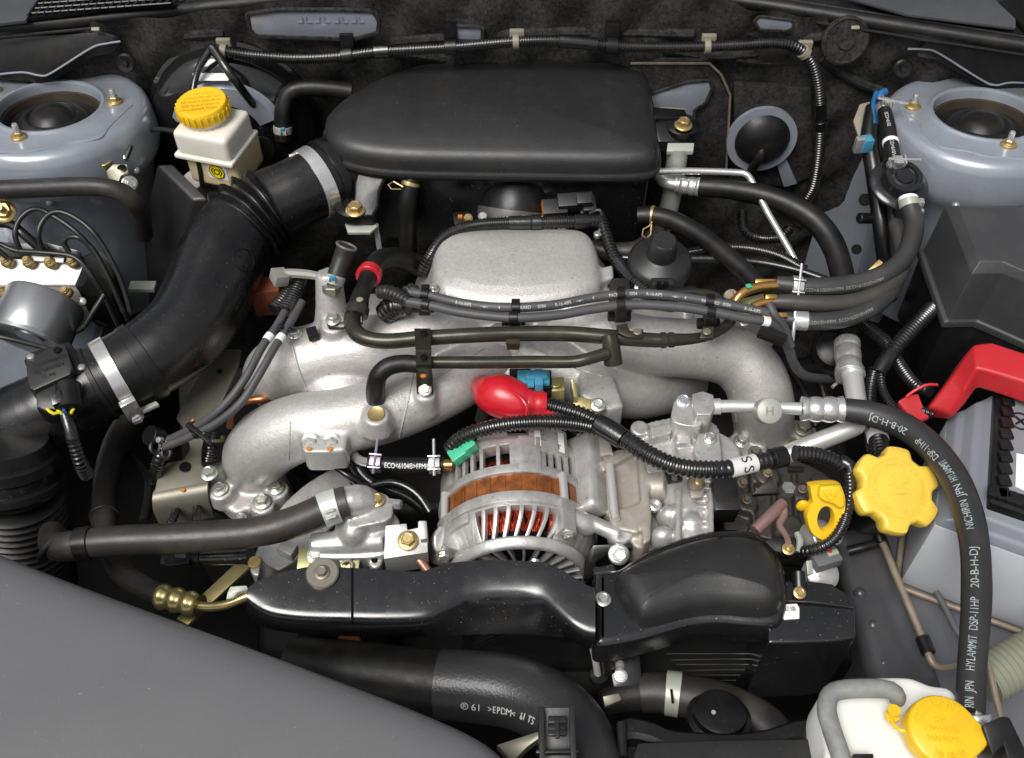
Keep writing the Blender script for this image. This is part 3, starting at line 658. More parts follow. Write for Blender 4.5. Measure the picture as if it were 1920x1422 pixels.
G().lathe([(0, 0), (39, 0), (41, 3), (41, L - 9), (40, L - 5), (42, L - 4), (42, L), (36, L), (33, L - 3), (25, L - 7), (16, L - 8), (14, L - 4), (0, L - 3)], m0, ma, 48).obj('pump_motor', mat('zinc_grey_motor', (0.44, 0.45, 0.46), .3, .8, var=.1, vscale=20, dirt=(.2, .21, .2), damt=.4, dscale=20), t)
bolt(t, W(154, 566, -14), 9, ZINC, V((.2, -.6, .8)), 'screw', 'screw')
pipes = [([(14, 484, 30), (-12, 460, 44), (-30, 430, 50)], 'leaving the leftmost fitting of the white block'),
         ([(38, 470, 34), (28, 440, 52), (38, 410, 62), (65, 392, 68), (96, 403, 66), (145, 437, 54), (180, 480, 30), (212, 535, 0), (240, 600, -50)], 'in a tall loop above the second fitting of the white block'),
         ([(80, 472, 34), (72, 440, 54), (82, 412, 64), (106, 397, 70), (140, 408, 66), (175, 436, 56), (204, 480, 34), (228, 530, 8), (245, 585, -20)], 'in a tall loop above the third fitting of the white block'),
         ([(-20, 452, 40), (0, 458, 38), (30, 470, 34), (80, 474, 34), (128, 479, 32), (150, 490, 28), (170, 515, 16), (196, 556, -10), (222, 610, -50)], 'lying nearly level above the row of fittings'),
         ([(130, 474, 32), (120, 456, 42), (128, 445, 48), (150, 447, 48), (176, 470, 36), (202, 518, 12), (232, 585, -25)], 'in a tight loop above the rightmost fitting of the white block'),
         ([(124, 556, 4), (112, 575, -6), (104, 595, -14), (112, 614, -22), (134, 623, -26), (155, 615, -22), (175, 585, -8), (196, 552, 4)], 'in a U bend beside the grey pump motor'),
         ([(-20, 628, 10), (20, 636, 8), (60, 646, 8), (96, 656, 10)], 'crossing in front of the grey pump motor')]
for P, lb in pipes:
    o = tube('brake_pipe', P, PIPE, r=5, seg=10)[0]; tag(o, 'thin dark brake pipe ' + lb, 'pipe', 'thin brake pipes at the valve block')
# intake duct with bellows
t = T('intake_duct', 'wide black plastic intake duct with bellows and two steel clamps', 'duct', (380, 560, 20))
dp = Path([(203, 712, 24, 71), (263, 682, 26, 74), (312, 650, 28, 77), (354, 612, 30, 79), (387, 556, 34, 81), (412, 496, 40, 82), (436, 450, 44, 78), (462, 420, 48, 73), (503, 388, 54, 68), (555, 362, 60, 64), (600, 340, 62, 66), (650, 316, 62, 68)], step=.002)
rad = []
def bel(s):
    k = 0
    for px, py in ((453, 427), (470, 413), (487, 400), (503, 388)):
        d = (s - dp.near(px, py)) * 1000; k += .0055 * math.exp(-(d / 3.2) ** 2)
    return k
QQ = [dp.near(455, 427), dp.near(471, 413), dp.near(487, 400), dp.near(503, 388)]
rad = [r + sum(.0072 * math.exp(-(((s - q) * 1000) / 2.5) ** 2) for q in QQ) - (.004 if s < .0 else 0) for r, s in zip(dp.r, dp.S)]
G().sweep(dp.P, rad, 44).obj('duct', mat('duct_plastic', (0.0045, 0.0045, 0.005), .27, spec=.6, bump=.12, bscale=800, dirt=DUST, damt=.07, dscale=12, rvar=.05, speck=(.2, .19, .17), sscale=500, slim=.74), t)
band(dp, (262, 675), 11, 2.0, PLASTIC, t, 'cuff', seg=44); band(dp, (240, 690), 22, 1.2, PLASTIC, t, 'cuff', seg=44)
cl = band(dp, (213, 702), 13, 3, SILVER, t, 'hose_clamp', seg=48)
p, tt, n, s_, r = facing(dp, dp.near(213, 702)); s_ = s_ if s_.y < 0 else -s_
d = (n * .62 + s_ * .78).normalized(); e2 = tt.cross(d)
Mx = Matrix((tt, e2, d)).transposed(); cpt = p + d * (r + .006)
G().box(cpt, (.015, .026, .007), Mx).obj('screw_housing', SILVER, cl, bevel=1.2)
bolt(cl, cpt + e2 * (.014 if e2.y > 0 else -.014), 13, SILVER, e2 if e2.y > 0 else -e2, 'hex', 'clamp_screw')
cl2 = band(dp, (593, 343), 13, 2.2, SILVER, t, 'hose_clamp', seg=48); box('clamp_tab', (553, 293, 92), (13, 3, 8), SILVER, cl2, rot=(20, 0, 28), bevel=.5)
band(dp, (620, 330), 8, 3, PLASTIC, t, 'collar', seg=44); band(dp, (640, 321), 12, 2, PLASTIC, t, 'collar', seg=44)
slab('tab', [(241, 774, 10), (292, 752, 14), (298, 758, 14), (246, 781, 10)], 4, PALEG, t, bevel=.6)
# embossed ring mark and moulded text on the duct
q = dp.near(405, 510); p, tt, n, s_, r = facing(dp, q)
off = .30
def onduct(ds, da): 
    p, tt, n, b, r = facing(dp, q + ds); a = da / r; return p + (n * math.cos(a) + b * math.sin(a)) * (r + .0003)
sg = 1 if proj(onduct(0, .02))[0] > proj(onduct(0, 0))[0] else -1
cx = .021
g = G(); g.sweep([onduct(.0125 * math.cos(R(a)), sg * (cx + .0125 * math.sin(R(a)))) for a in range(0, 361, 12)], .0007, 6)
for off2 in (.0025, -.0025): g.sweep([onduct(.003 + off2, sg * (cx - .009)), onduct(.003 + off2, sg * (cx + .004))], .0006, 6)
g.sweep([onduct(-.001, sg * (cx + .004)), onduct(-.007, sg * (cx + .006)), onduct(-.008, sg * cx)], .0006, 6)
g.obj('embossed_mark', PLASTIC, t)
for k, s in enumerate(('>PP-TD<', '08 61 20', '46013AG')):
    hose_text(dp, s, (392 - 8 * k, 585), 6.5, t, mat('mould_text', (0.03, 0.03, 0.03), .5) if k == 0 else bpy.data.materials['mould_text'], off=sg * (.62 + .16 * k), rev=False)
# air meter tube
t = T('air_meter_tube', 'black plastic tube carrying the air flow sensor at the left edge', 'duct', (100, 750, 10))
mp = Path([(-30, 855, -60, 72), (-8, 820, -25, 73), (30, 794, 0, 72), (80, 770, 12, 71), (140, 742, 20, 70), (206, 710, 24, 70)])
tube('tube', mp, bpy.data.materials['duct_plastic'], parent=t, seg=44)
band(mp, (182, 718), 4, 2.2, PLASTIC, t, 'rim', seg=44)
tube('seam', [(85, 838, -20, 3), (150, 812, -8, 3), (232, 772, 8, 3)], PLASTIC, parent=t, seg=6)
# air flow sensor
t = T('air_flow_sensor', 'black air flow sensor with screws and wired plug on its tube', 'sensor', (95, 690, 62))
sb = [(48, 674, 66), (110, 643, 70), (123, 646, 70), (135, 687, 68), (131, 702, 66), (63, 732, 62), (55, 728, 62), (49, 700, 64)]
pl_ = slab('plate', sb, 16, GRAIN, t, bevel=2)
slab('flange', [(44, 676, 58), (56, 660, 58), (130, 640, 60), (165, 685, 58), (150, 700, 58), (70, 735, 54)], 8, PLASTIC, t, bevel=2)
for px, py in ((58, 670), (153, 690)): bolt(t, W(px, py, 66 if px < 100 else 59), 8, ZINC, UP, 'screw', 'screw')
lathe('hole', cylp(3.6, .8), (108, 657, 69.6), DARK, t)
for k, s in enumerate(('22680AA310', 'AFH70M-38', '04 21')):
    flat_text(s, W(95 - 2 * k, 676 + 14 * k, 68 - k), (-1, -.42, -.03), (.42, -1, -.05), 5.6, mat('sensor_print%d' % k, (.0, .0, .0), .5), t)
slab('socket', [(66, 738, 62), (118, 712, 64), (134, 752, 58), (128, 766, 56), (84, 772, 54), (68, 765, 56)], 20, PLASTIC, t, bevel=2)
slab('latch', [(92, 738, 70), (112, 730, 70), (120, 752, 66), (98, 760, 66)], 8, SATIN, t, bevel=1.2)
lathe('plug_barrel', cylp(11, 26), (128, 722, 60), PLASTIC, t, V((.28, -1, -.2)), 20)
for P, m in (([(88, 766, 58), (100, 776, 54), (116, 772, 52), (122, 778, 50)], WYEL), ([(104, 764, 58), (112, 772, 56), (120, 780, 50)], WYEL), ([(118, 762, 58), (121, 772, 56), (124, 782, 48)], BLUE2), ([(144, 746, 58), (140, 762, 56), (130, 780, 48)], WYEL)):
    tube('wire', P, m, r=3.2, parent=t, seg=8)
wp = Path([(122, 776, 50, 11), (130, 800, 44, 12), (136, 822, 36, 13)]); tube('taped_lead', wp, TAPE, parent=t, seg=12)
tube('conduit', [(135, 818, 36, 13), (143, 845, 24, 13), (152, 870, 10, 14), (162, 890, -10, 14)], LOOM, parent=t, seg=14, corr=(4, .15))
# air box neck and ribbed hose
t = T('air_box_hose', 'black ribbed hose with clamp collar at the left edge', 'hose', (25, 900, 0))
c = W(18, 868, 10); ax = V((.02, .45, .9))
G().lathe([(40, -6), (42, -5), (42, 5), (38, 7), (36, 20), (0, 20)], c, ax, 48).obj('collar', PLASTIC, t)
G().lathe([(42, 0), (43.5, 1), (43.5, 8), (42, 9)], c + ax.normalized() * -.026, ax, 48).obj('collar_ring', PLASTIC, t)
G().lathe([(36, -34), (38, -30), (38, -8), (0, -6)], c, ax, 48).obj('neck', SATIN, t)
prof = []
for k in range(16): prof += [(42 - .6 * k, -36 - 9 * k), (46 - .5 * k, -39 - 9 * k), (46 - .5 * k, -41 - 9 * k), (42 - .6 * k, -44 - 9 * k)]
G().lathe(prof, c, V((.15, .2, 1)), 48).obj('bellows', RUBBER, t)
# big grey splash cover in the foreground
t = T('front_cover', 'large plain grey plastic cover sheet in the near left corner', 'cover', (150, 1330, 110))
def edge(k): return W(*k)
ep = resample(catmull([list(W(a, b, h)) for a, b, h in ((-260, 940, 128), (-120, 985, 126), (0, 1030, 124), (160, 1092, 120), (320, 1150, 116), (480, 1208, 112), (640, 1268, 106), (780, 1322, 100), (900, 1378, 94), (960, 1432, 90), (990, 1500, 86))], per=10), .008)
rings = []
fwdv = V((-.42, -.9, 0)).normalized()
for e in ep:
    e = V(e); prof = [(0, -46), (0, -16), (1.5, -8), (5, -2), (11, 2.5), (20, 5.5), (32, 7), (60, 8.5), (140, 10), (300, 10), (300, 4)]
    rings.append([e + fwdv * (a / 1000) + UP * (b / 1000) for a, b in prof])
G().loft(rings).obj('sheet', GREYP, t)
# steel carrier bracket below the spark leads
t = T('steel_bracket', 'olive grey pressed steel bracket left of the front intake runner', 'bracket', (340, 900, -50))
slab('plate', [(330, 785, -40), (345, 750, -34), (400, 655, -24), (452, 655, -24), (448, 680, -24), (405, 780, -36), (383, 821, -44), (378, 843, -46), (377, 870, -48), (385, 880, -50), (389, 905, -52), (289, 925, -52), (296, 890, -50), (314, 868, -48), (344, 862, -46), (356, 842, -44), (350, 810, -42)], 5, OLGREY, t, bevel=1.2)
rr = []
for dy, dz in ((0, 0), (-6, -2), (-11, -7), (-14, -14), (-15, -40)):
    a, b = W(287, 924, -52) + V((0, dy / 1000, dz / 1000)), W(390, 904, -52) + V((0, dy / 1000, dz / 1000)); rr.append([a, b, b + V((0, .004, -.001)), a + V((0, .004, -.001))])
G().loft(rr).obj('folded_lip', OLGREY, t)
lathe('hole', cylp(5.5, .8), (347, 876, -47), DARK, t, V((0, -.1, 1))); lathe('hole', cylp(2.6, .8), (412, 697, -27), DARK, t)
lathe('rust_spot', [(0, 0), (2.4, 0), (2.2, .4), (0, .5)], (343, 919, -51.5), ORANGE, t)
lathe('rust_spot', [(0, 0), (1.2, 0), (1.1, .4), (0, .5)], (350, 700, -33), ORANGE, t)
bolt(t, W(392, 888, -42), 16, ZINC, V((0, -.15, 1)))
# crank sensor
t = T('crank_sensor', 'black plug and barrel sensor under the front coolant hose', 'sensor', (400, 1040, -30))
tube('barrel', [(W(470, 1040, -20), 17), (W(440, 1042, -24), 17), (W(378, 1044, -30), 17)], SATIN, parent=t, seg=20); tube('neck', [(W(382, 1044, -30), 20), (W(364, 1044, -32), 20)], PLASTIC, parent=t, seg=20)
box('plug', (336, 1050, -30), (22, 18, 14), PLASTIC, t, rot=(0, 0, 8)); box('plug_tail', (316, 1052, -30), (12, 10, 9), GRAIN, t, rot=(0, 0, 8)); box('clip', (340, 1040, -22), (10, 6, 8), GREYP, t)
lathe('screw_eye', cylp(6, 3), (478, 1056, -18), GOLD, t)
for px, lb in ((325, 'left'), (368, 'right')):
    o = tube('corrugated_lead', [(px - 10 if px < 340 else px, 988, -60), (px, 972, -62), (px + (8 if px < 340 else 2), 950, -72)], LOOM, r=8, seg=12, corr=(3.4, .15))[0]
    tag(o, 'short corrugated lead under the steel bracket, %s of two' % lb, 'cable', 'corrugated leads under the steel bracket')
# front coolant hose
t = T('coolant_hose', 'thick black coolant hose crossing level below the left runner', 'hose', (350, 1010, 10))
hp = Path([(98, 1000, -22, 24), (100, 1020, -6, 26), (122, 1026, 6, 28), (160, 1020, 10, 29), (230, 1014, 12, 29), (320, 1010, 14, 29), (420, 1004, 16, 29), (500, 994, 18, 29), (565, 974, 20, 30), (610, 955, 22, 31), (652, 942, 24, 31)])
tube('hose', hp, mat('hose_black', (0.026, 0.023, 0.021), .42, bump=.25, bscale=600, dirt=(.15, .12, .10), damt=.25, dscale=26, rvar=.06), parent=t, seg=24)
band(hp, (160, 1020), 12, 1.5, PLASTIC, t, 'cable_tie'); G().ring(W(104, 1024, 0), V((-.7, .6, .35)), 15.5, 2.5, 32).obj('hose_end', BROWNR, t)
cl = clamp_spring(hp, (622, 951), 15, t, mat('white_coated_spring', (.55, .57, .52), .4, .3), grow=1.2, ang=.3)
# power steering hose
t = T('steering_hose', 'dusty brown hose dropping at the left and curving to a gold fitting', 'hose', (200, 950, -60))
sp_ = Path([(262, 770, -120, 25), (228, 815, -110, 25), (203, 880, -90, 24), (195, 960, -72, 24), (203, 1025, -60, 23), (228, 1072, -48, 22), (265, 1100, -38, 22), (308, 1120, -30, 22)])
tube('hose', sp_, BROWNR, parent=t, seg=20); band(sp_, (196, 968), 5, 1.4, BROWNR, t, 'cuff')
fp = Path([(300, 1118, -31, 23), (375, 1137, -26, 22)], step=.001)
rad = [r * (1 + .10 * math.sin(s / fp.S[-1] * 6 * math.pi)) for r, s in zip(fp.r, fp.S)]
G().sweep(fp.P, rad, 24).obj('ferrule', mat('brass_fitting', (.55, .45, .2), .3, .85, var=.1, vscale=60, dirt=(.3, .2, .1), damt=.3, dscale=70), t)
tube('pipe', [(370, 1136, -26), (395, 1138, -24), (425, 1134, -20), (455, 1122, -16), (480, 1112, -14)], bpy.data.materials['brass_fitting'], r=9, parent=t, seg=14)
s = slab('gold_strut', [(330, 1160, -70), (352, 1172, -70), (470, 1062, -60), (446, 1052, -60)], 5, mat('dull_brass_steel', (.33, .27, .12), .4, .7, var=.1, vscale=30), bevel=1)
tag(s, 'flat brass coloured steel strut beside the gold hose fitting', 'strut')
b = slab('small_clip', [(426, 1112, -8), (432, 1100, -6), (462, 1098, -6), (466, 1106, -8), (446, 1112, -8), (438, 1122, -10), (424, 1124, -10)], 4, PALEG, bevel=.6); tag(b, 'small pale metal clip at the left end of the belt cover', 'clip')
# left spark plug leads
t = T('plug_leads', 'pair of grey spark plug leads running down the left side', 'cable pair', (440, 740, 40), 'spark plug leads')
for P in ([(548, 560, 62), (520, 610, 60), (492, 650, 58), (462, 706, 50), (428, 752, 38), (392, 784, 24), (356, 806, 8), (318, 825, -10)],
          [(566, 566, 62), (538, 616, 60), (513, 655, 58), (484, 706, 50), (452, 755, 38), (408, 792, 22), (360, 817, 6), (309, 838, -10)]):
    o, pa = tube('lead', P, WIRE, r=8, parent=t, seg=14); band(pa, (P[2][0] - 2, P[2][1] - 30), 7, .4, LABELW, t, 'white_mark')
    band(pa, (370, 808), 4, 1.6, PLASTIC, t, 'lead_clip')
    G().sphere(W(P[1][0] + 6, P[1][1] + 3, 66), 3, seg=8).obj('clip_nub', PLASTIC, t)
for P in ([(555, 530, 62, 14), (536, 556, 62, 14), (514, 582, 60, 15)], [(566, 520, 66, 14), (558, 540, 66, 14), (536, 584, 62, 16)]): tube('boot', P, LOOM, parent=t, seg=18, corr=(3, .08))
box('clip_bar', (372, 812, 14), (30, 5, 4), PLASTIC, t, rot=(0, 10, -35)); G().sphere(W(384, 814, 12), 4, seg=10).obj('clip_peg', PLASTIC, t)
box('orange_tag', (362, 790, 12), (3, 3, 4), ORANGE, t, rot=(0, 0, -35)); box('lead_holder', (586, 626, 52), (10, 12, 8), PLASTIC, t, rot=(0, 0, 20))
t = T('lead_end_boots', 'cluster of black plug lead boots where the left leads end', 'boot', (305, 850, -20))
tube('boot', [(322, 822, -12, 12), (305, 845, -20, 12), (296, 870, -32, 12), (290, 900, -60, 12)], LOOM, parent=t, seg=14, corr=(4, .12))
G().ring(W(292, 838, -16), V((-.4, -.5, .8)), 6, 2.5, 20).ring(W(312, 850, -16), V((-.4, -.5, .8)), 5, 2.2, 20).obj('eyelet', RUBBER, t)
lathe('plug', cylp(10, 14), (300, 822, -24), PLASTIC, t, V((-.5, -.3, .8))); lathe('metal_tip', cylp(3, 6), (304, 825, -10), SILVER, t, V((-.5, -.6, .8)))
# oil filler / breather corrugated stub beside runner
o = tube('bellows_boot', [(402, 815, -46, 12), (396, 840, -50, 13), (390, 868, -58, 14)], LOOM, seg=16, corr=(5, .18))[0]; tag(o, 'short black bellows boot between bracket and front runner', 'boot')
G().ring(W(402, 822, -44), V((.2, .6, .8)), 9, 2, 24).obj('ring', OLGREY, o)
# brown relay, metal carrier behind the leads
b = box('brown_connector', (502, 556, 0), (30, 24, 36), mat('rusty_brown_plastic', (.16, .04, .015), .5, var=.2, vscale=50), rot=(0, 0, 8), bevel=2); tag(b, 'rust brown connector block behind the left plug leads', 'connector')
# ------------------------------------------------------------------ centre: intake box, manifold, engine
# dark engine mass under everything
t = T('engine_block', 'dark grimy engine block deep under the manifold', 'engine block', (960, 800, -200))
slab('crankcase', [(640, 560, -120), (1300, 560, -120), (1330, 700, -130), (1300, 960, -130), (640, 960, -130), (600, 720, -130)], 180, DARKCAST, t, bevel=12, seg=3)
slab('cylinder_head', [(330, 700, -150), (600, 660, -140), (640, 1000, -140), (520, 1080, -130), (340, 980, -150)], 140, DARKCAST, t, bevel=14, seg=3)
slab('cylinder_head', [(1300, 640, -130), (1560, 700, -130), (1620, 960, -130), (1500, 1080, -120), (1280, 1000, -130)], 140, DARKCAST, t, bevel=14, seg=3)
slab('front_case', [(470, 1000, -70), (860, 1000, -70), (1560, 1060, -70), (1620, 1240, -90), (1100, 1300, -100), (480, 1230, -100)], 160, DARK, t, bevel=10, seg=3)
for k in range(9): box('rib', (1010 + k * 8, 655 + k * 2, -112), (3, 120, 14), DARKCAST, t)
# ---- intake box
t = T('intake_box', 'big black smooth topped plastic intake box at the rear of the bay', 'air box', (920, 300, 0))
rim = [(606, 252), (612, 285), (640, 306), (690, 319), (760, 326), (860, 329), (1000, 331), (1130, 333), (1200, 331), (1232, 322), (1240, 300), (1234, 262), (1228, 215), (1220, 172), (1200, 150), (1140, 136), (1050, 131), (950, 129), (860, 132), (790, 143), (720, 165), (655, 200), (616, 232)]
P = outline(rim, 94, step=.004)
rings = dome(P, [(0, -5), (0, -1), (.6, 0), (2.4, .3), (3, 1), (3.2, 4), (4, 11), (5.5, 15.5), (8.5, 19.5), (13, 22.5), (18, 24)], [(.92, 2), (.8, 4.2), (.6, 6.2), (.4, 7.4), (.2, 8), (.02, 8.2)])
G().loft(rings, False, True).obj('lid', GRAIN, t)
G().loft([[p + UP * -.005 for p in P], [p + UP * -.0065 for p in inset(P, .0015)], [p + UP * -.009 for p in inset(P, .0015)], [p + UP * -.010 for p in inset(P, .006)]], True, True).obj('lip', PLASTIC, t)
Pb = inset(P, .010)
G().loft([[p + UP * -.009 for p in Pb], [p + UP * -.085 for p in inset(P, .013)], [p + UP * -.110 for p in inset(P, .02)]]).obj('body', SATIN, t)
# throat arch and half round recess on the front wall
ya = W(1000, 360, 50).y * 1000 - 2
fy = lambda px, py, d=0: WY(px, py, W(960, 345, 70).y * 1000 + 10 + d)
G().sweep([fy(868 + 0, 430), fy(876, 390), fy(900, 356), fy(935, 338), fy(975, 334), fy(1015, 340), fy(1048, 362), fy(1066, 395), fy(1070, 430)], .003, 8).obj('arch_rib', PLASTIC, t)
G().lathe([(0, 0), (15, 0), (15, 2), (0, 2)], fy(843, 356, -6), V((0, -1, .15)), 32, 180, 360).obj('recess', GREYP, t)
# front left foot
fp_ = [(672, 312, 88), (722, 318, 88), (728, 326, 84), (712, 360, 72), (710, 388, 62), (700, 404, 58), (660, 404, 58), (650, 392, 60), (664, 372, 66), (664, 344, 76)]
slab('foot', fp_, 16, PLASTIC, t, bevel=3, seg=3)
lathe('foot_eye', [(20, 0), (22, 2), (22, 12), (19, 15), (13, 15), (13, 12), (0, 12)], (667, 398, 46), PLASTIC, t)
bolt(t, W(667, 395, 60), 19, GOLD, V((0, -.05, 1)), label='gold bolt in the front left foot')
# right foot
slab('foot', [(1226, 228, 92), (1256, 222, 90), (1272, 230, 88), (1298, 236, 86), (1300, 250, 82), (1290, 266, 78), (1234, 266, 80)], 14, PLASTIC, t, bevel=3)
slab('foot_arm', [(1222, 200, 96), (1285, 205, 94), (1290, 222, 92), (1226, 222, 94)], 10, PLASTIC, t, bevel=2)
lathe('foot_eye', [(20, 0), (20, 8), (17, 10), (0, 10)], (1278, 244, 80), PLASTIC, t)
bolt(t, W(1281, 236, 94), 17, GOLD, V((0, -.05, 1)), label='gold bolt in the right foot')
# bracket under left foot, bracket under right foot
t = T('box_bracket', 'pale steel bracket under the front left foot of the intake box', 'bracket', (690, 440, 20), 'intake box brackets')
slab('tab', [(646, 418, 44), (700, 416, 44), (708, 424, 44), (694, 436, 42), (652, 436, 42)], 4, PALEG, t, bevel=1)
G().prism([W(699, 416, 44), W(709, 420, 44), W(717, 470, 6), W(708, 474, 6)], V((-.001, .003, -.001))).obj('leg', PALEG, t, bevel=.6)
t = T('box_bracket', 'pale grey tube bracket under the right foot of the intake box', 'bracket', (1250, 380, 10), 'intake box brackets')
slab('tab', [(1252, 268, 80), (1302, 268, 80), (1300, 284, 76), (1250, 284, 76)], 5, PALEG, t, bevel=1)
tube('leg', [(1272, 276, 74, 20), (1266, 320, 46, 19), (1254, 390, -4, 18), (1235, 440, -50, 18)], PALEG, parent=t, seg=18)
G().prism([W(1236, 200, 84), W(1284, 202, 84), W(1290, 232, 84), W(1240, 232, 84)], V((0, 0, -.01))).obj('sensor_plate', TANP, t, bevel=1)
# breather hoses at the box front
t = T('breather_hose', 'black breather hose standing below the left front of the intake box', 'hose', (768, 420, 30))
o, pa = tube('hose', [(778, 325, 84, 17), (770, 345, 76, 17), (765, 380, 58, 17), (764, 430, 26, 17), (766, 500, -20, 17)], RUBBER, parent=t, seg=18)
b = band(pa, (770, 345), 3, .6, GOLD, t, 'wire_clip')
g = G()
for px, py in ((740, 327), (735, 349)):
    g.sweep([W(756, py + 2, 80), W(738, py - 8, 82), W(728, py - 2, 82), W(734, py + 6, 80), W(752, py + 6, 78)], .0009, 6)
g.obj('wire_clip', GOLD, b)
t = T('pcv_hose', 'black hose sweeping from the box right side down to the gold fuel pipes', 'hose', (1330, 460, 50))
o, pa = tube('hose', [(1195, 405, 52, 17), (1225, 405, 54, 18), (1262, 414, 56, 18), (1310, 440, 56, 18), (1360, 478, 56, 18), (1400, 512, 56, 17), (1424, 540, 56, 16)], RUBBER, parent=t, seg=18)
b = band(pa, (1222, 405), 2.5, .6, GOLD, t, 'wire_clip'); G().sweep([W(1222, 418, 62), W(1216, 425, 60), W(1206, 430, 58), (W(1204, 442, 54)), W(1212, 448, 52), W(1220, 440, 54), W(1222, 416, 62)], .0009, 6).obj('wire_loop', GOLD, b)
# throttle throat with clamp
t = T('throttle_throat', 'short black intake throat with steel band clamp behind the plenum', 'duct', (960, 400, 20))
tp = Path([(fy(968, 350, 20), 66), (W(966, 385, 40), 66), (W(962, 420, 24), 66), (W(960, 450, 12), 64)], step=.003)
tube('throat', tp, PLASTIC, parent=t, seg=44); b = band(tp, (964, 402), 7, 2.0, mat('dull_band_steel', (.16, .155, .15), .35, .6), t, 'hose_clamp', seg=44)
p, tt, n, s_, r = facing(tp, tp.near(964, 402)); sx = s_ if s_.x > 0 else -s_
for k in range(11):
    a = .25 + .07 * k; G().box(p + (n * math.cos(a) + sx * math.sin(a)) * (r + .003), (.0016, .002, .010), basis(tt)).obj('clamp_thread', ALU, b, bevel=.2)
lathe('throttle_body', [(46, 0), (48, 2), (48, 10), (40, 12), (0, 12)], W(962, 430, 20), DIECAST, t, V((0, -.8, -.5)), 40)
for px, py in ((905, 412), (1026, 388), (1053, 434)): lathe('screw', cylp(5, 8), (px, py, 50), ZINC, t, V((0, -.3, 1)), 14)
t = T('throttle_sensor_plug', 'black ribbed sensor plug right of the throttle throat', 'connector', (1070, 390, 60))
for c, s, r in (((1078, 380, 66), (38, 16, 16), (20, 0, 6)), ((1040, 392, 60), (26, 18, 14), (20, 0, 6)), ((1095, 374, 76), (16, 12, 6), (20, 0, 6)), ((1104, 385, 64), (14, 18, 10), (20, 0, 6)), ((1098, 396, 58), (12, 8, 6), (20, 0, 6))): box('plug', c, s, GRAIN, t, rot=r, bevel=1.2)
box('rubber_seal', (1020, 392, 60), (4, 16, 12), ORANGE, t, rot=(20, 0, 6))
b = box('small_plug', (866, 416, 48), (18, 16, 14), PLASTIC, rot=(10, 0, 10)); tag(b, 'small black plug at the left of the throttle throat', 'connector')
lathe('brass_nut', cylp(5, 6), (878, 413, 56), GOLD, b, V((0, -.2, 1)), 6); box('seal', (863, 407, 56), (5, 4, 4), ORANGE, b)
t = T('throttle_loom', 'taped black loom draped behind the silver plenum', 'cable loom', (960, 420, 70))
o, pa = tube('conduit', [(790, 512, 40, 12), (806, 482, 56, 12), (830, 448, 66, 12), (870, 428, 70, 12), (920, 420, 72, 12), (1000, 418, 72, 13), (1080, 416, 72, 13), (1126, 414, 70, 13)], LOOM, parent=t, seg=14, corr=(3.6, .14))
band(pa, (1005, 418), 10, 1.2, TAPE, t, 'tape_wrap'); band(pa, (975, 418), 22, .5, TAPE, t, 'tape_wrap'); band(pa, (1090, 416), 14, .5, TAPE, t, 'tape_wrap')
tube('conduit', [(1126, 410, 70, 12), (1136, 440, 64, 12), (1147, 472, 58, 12), (1162, 498, 56, 13)], LOOM, parent=t, seg=14, corr=(4.2, .2))
tube('taped_section', [(1158, 490, 58, 13), (1174, 512, 56, 12), (1188, 528, 56, 11)], TAPE, parent=t, seg=12)
tube('conduit', [(1186, 524, 56, 12), (1204, 538, 56, 12), (1226, 556, 56, 12)], LOOM, parent=t, seg=14, corr=(3.4, .16))
tube('wire', [(1104, 402, 70, 5), (1124, 395, 72, 5), (1130, 408, 70, 5)], TAPE, parent=t, seg=8)
# ---- idle valve
t = T('idle_valve', 'black round capped valve right of the plenum', 'valve', (1233, 530, 50))
c = W(1232, 520, 40); ax = V((0, -.12, 1))
G().lathe([(0, 58), (11, 58), (13, 56), (14, 50), (15, 36), (18, 34), (28, 31), (32, 27), (33, 20), (32, 17), (29, 16), (28, -20), (0, -20)], c, ax, 44).obj('housing', GREYP if 0 else GRAIN, t)
slab('base', [(1196, 560, 42), (1204, 520, 50), (1262, 520, 50), (1274, 556, 42), (1268, 566, 40), (1200, 568, 40)], 16, GRAIN, t, bevel=2)
box('socket', (1241, 538, 66), (22, 10, 16), GRAIN, t, bevel=1.5)
for dx in (-4, 4): box('pin_slot', (1241 + dx * 1.6, 540, 72), (4.5, 4, 14), DARK, t, bevel=.3)
bolt(t, W(1190, 492, 52), 8, ZINC, V((0, -.3, 1)), 'screw', 'screw'); bolt(t, W(1266, 534, 56), 7, ZINC, V((0, -.3, 1)), 'screw', 'screw'); bolt(t, W(1196, 540, 56), 8, ZINC, V((0, -.3, 1)), 'screw', 'screw')
# ---- manifold, one sand cast piece
t = T('intake_manifold', 'sand cast aluminium intake manifold with plenum and four curved runners', 'intake manifold', (960, 650, 0))
g = G()
pl = [(810, 505), (814, 475), (830, 455), (866, 447), (960, 445), (1060, 445), (1098, 452), (1116, 472), (1126, 510), (1130, 545), (1116, 566), (1080, 584), (1020, 594), (960, 597), (900, 594), (850, 584), (818, 566), (808, 540)]
P = outline(pl, 48, step=.005)
g.loft([[p + UP * -.045 for p in inset(P, -.024)], [p + UP * -.028 for p in inset(P, -.014)], [p + UP * -.014 for p in inset(P, -.006)], [p + UP * .004 for p in inset(P, .0005)]])
g.loft(dome(P, [(0, -45), (0, 0), (1, 8), (4.5, 15), (10, 19.5), (15, 21)], [(.86, 2.5), (.6, 4.5), (.3, 5.6), (.03, 6)]))
def run(pts):
    pa = Path(pts, step=.006); P = list(pa.P); r = list(pa.r); g.sweep(P, r, 24)
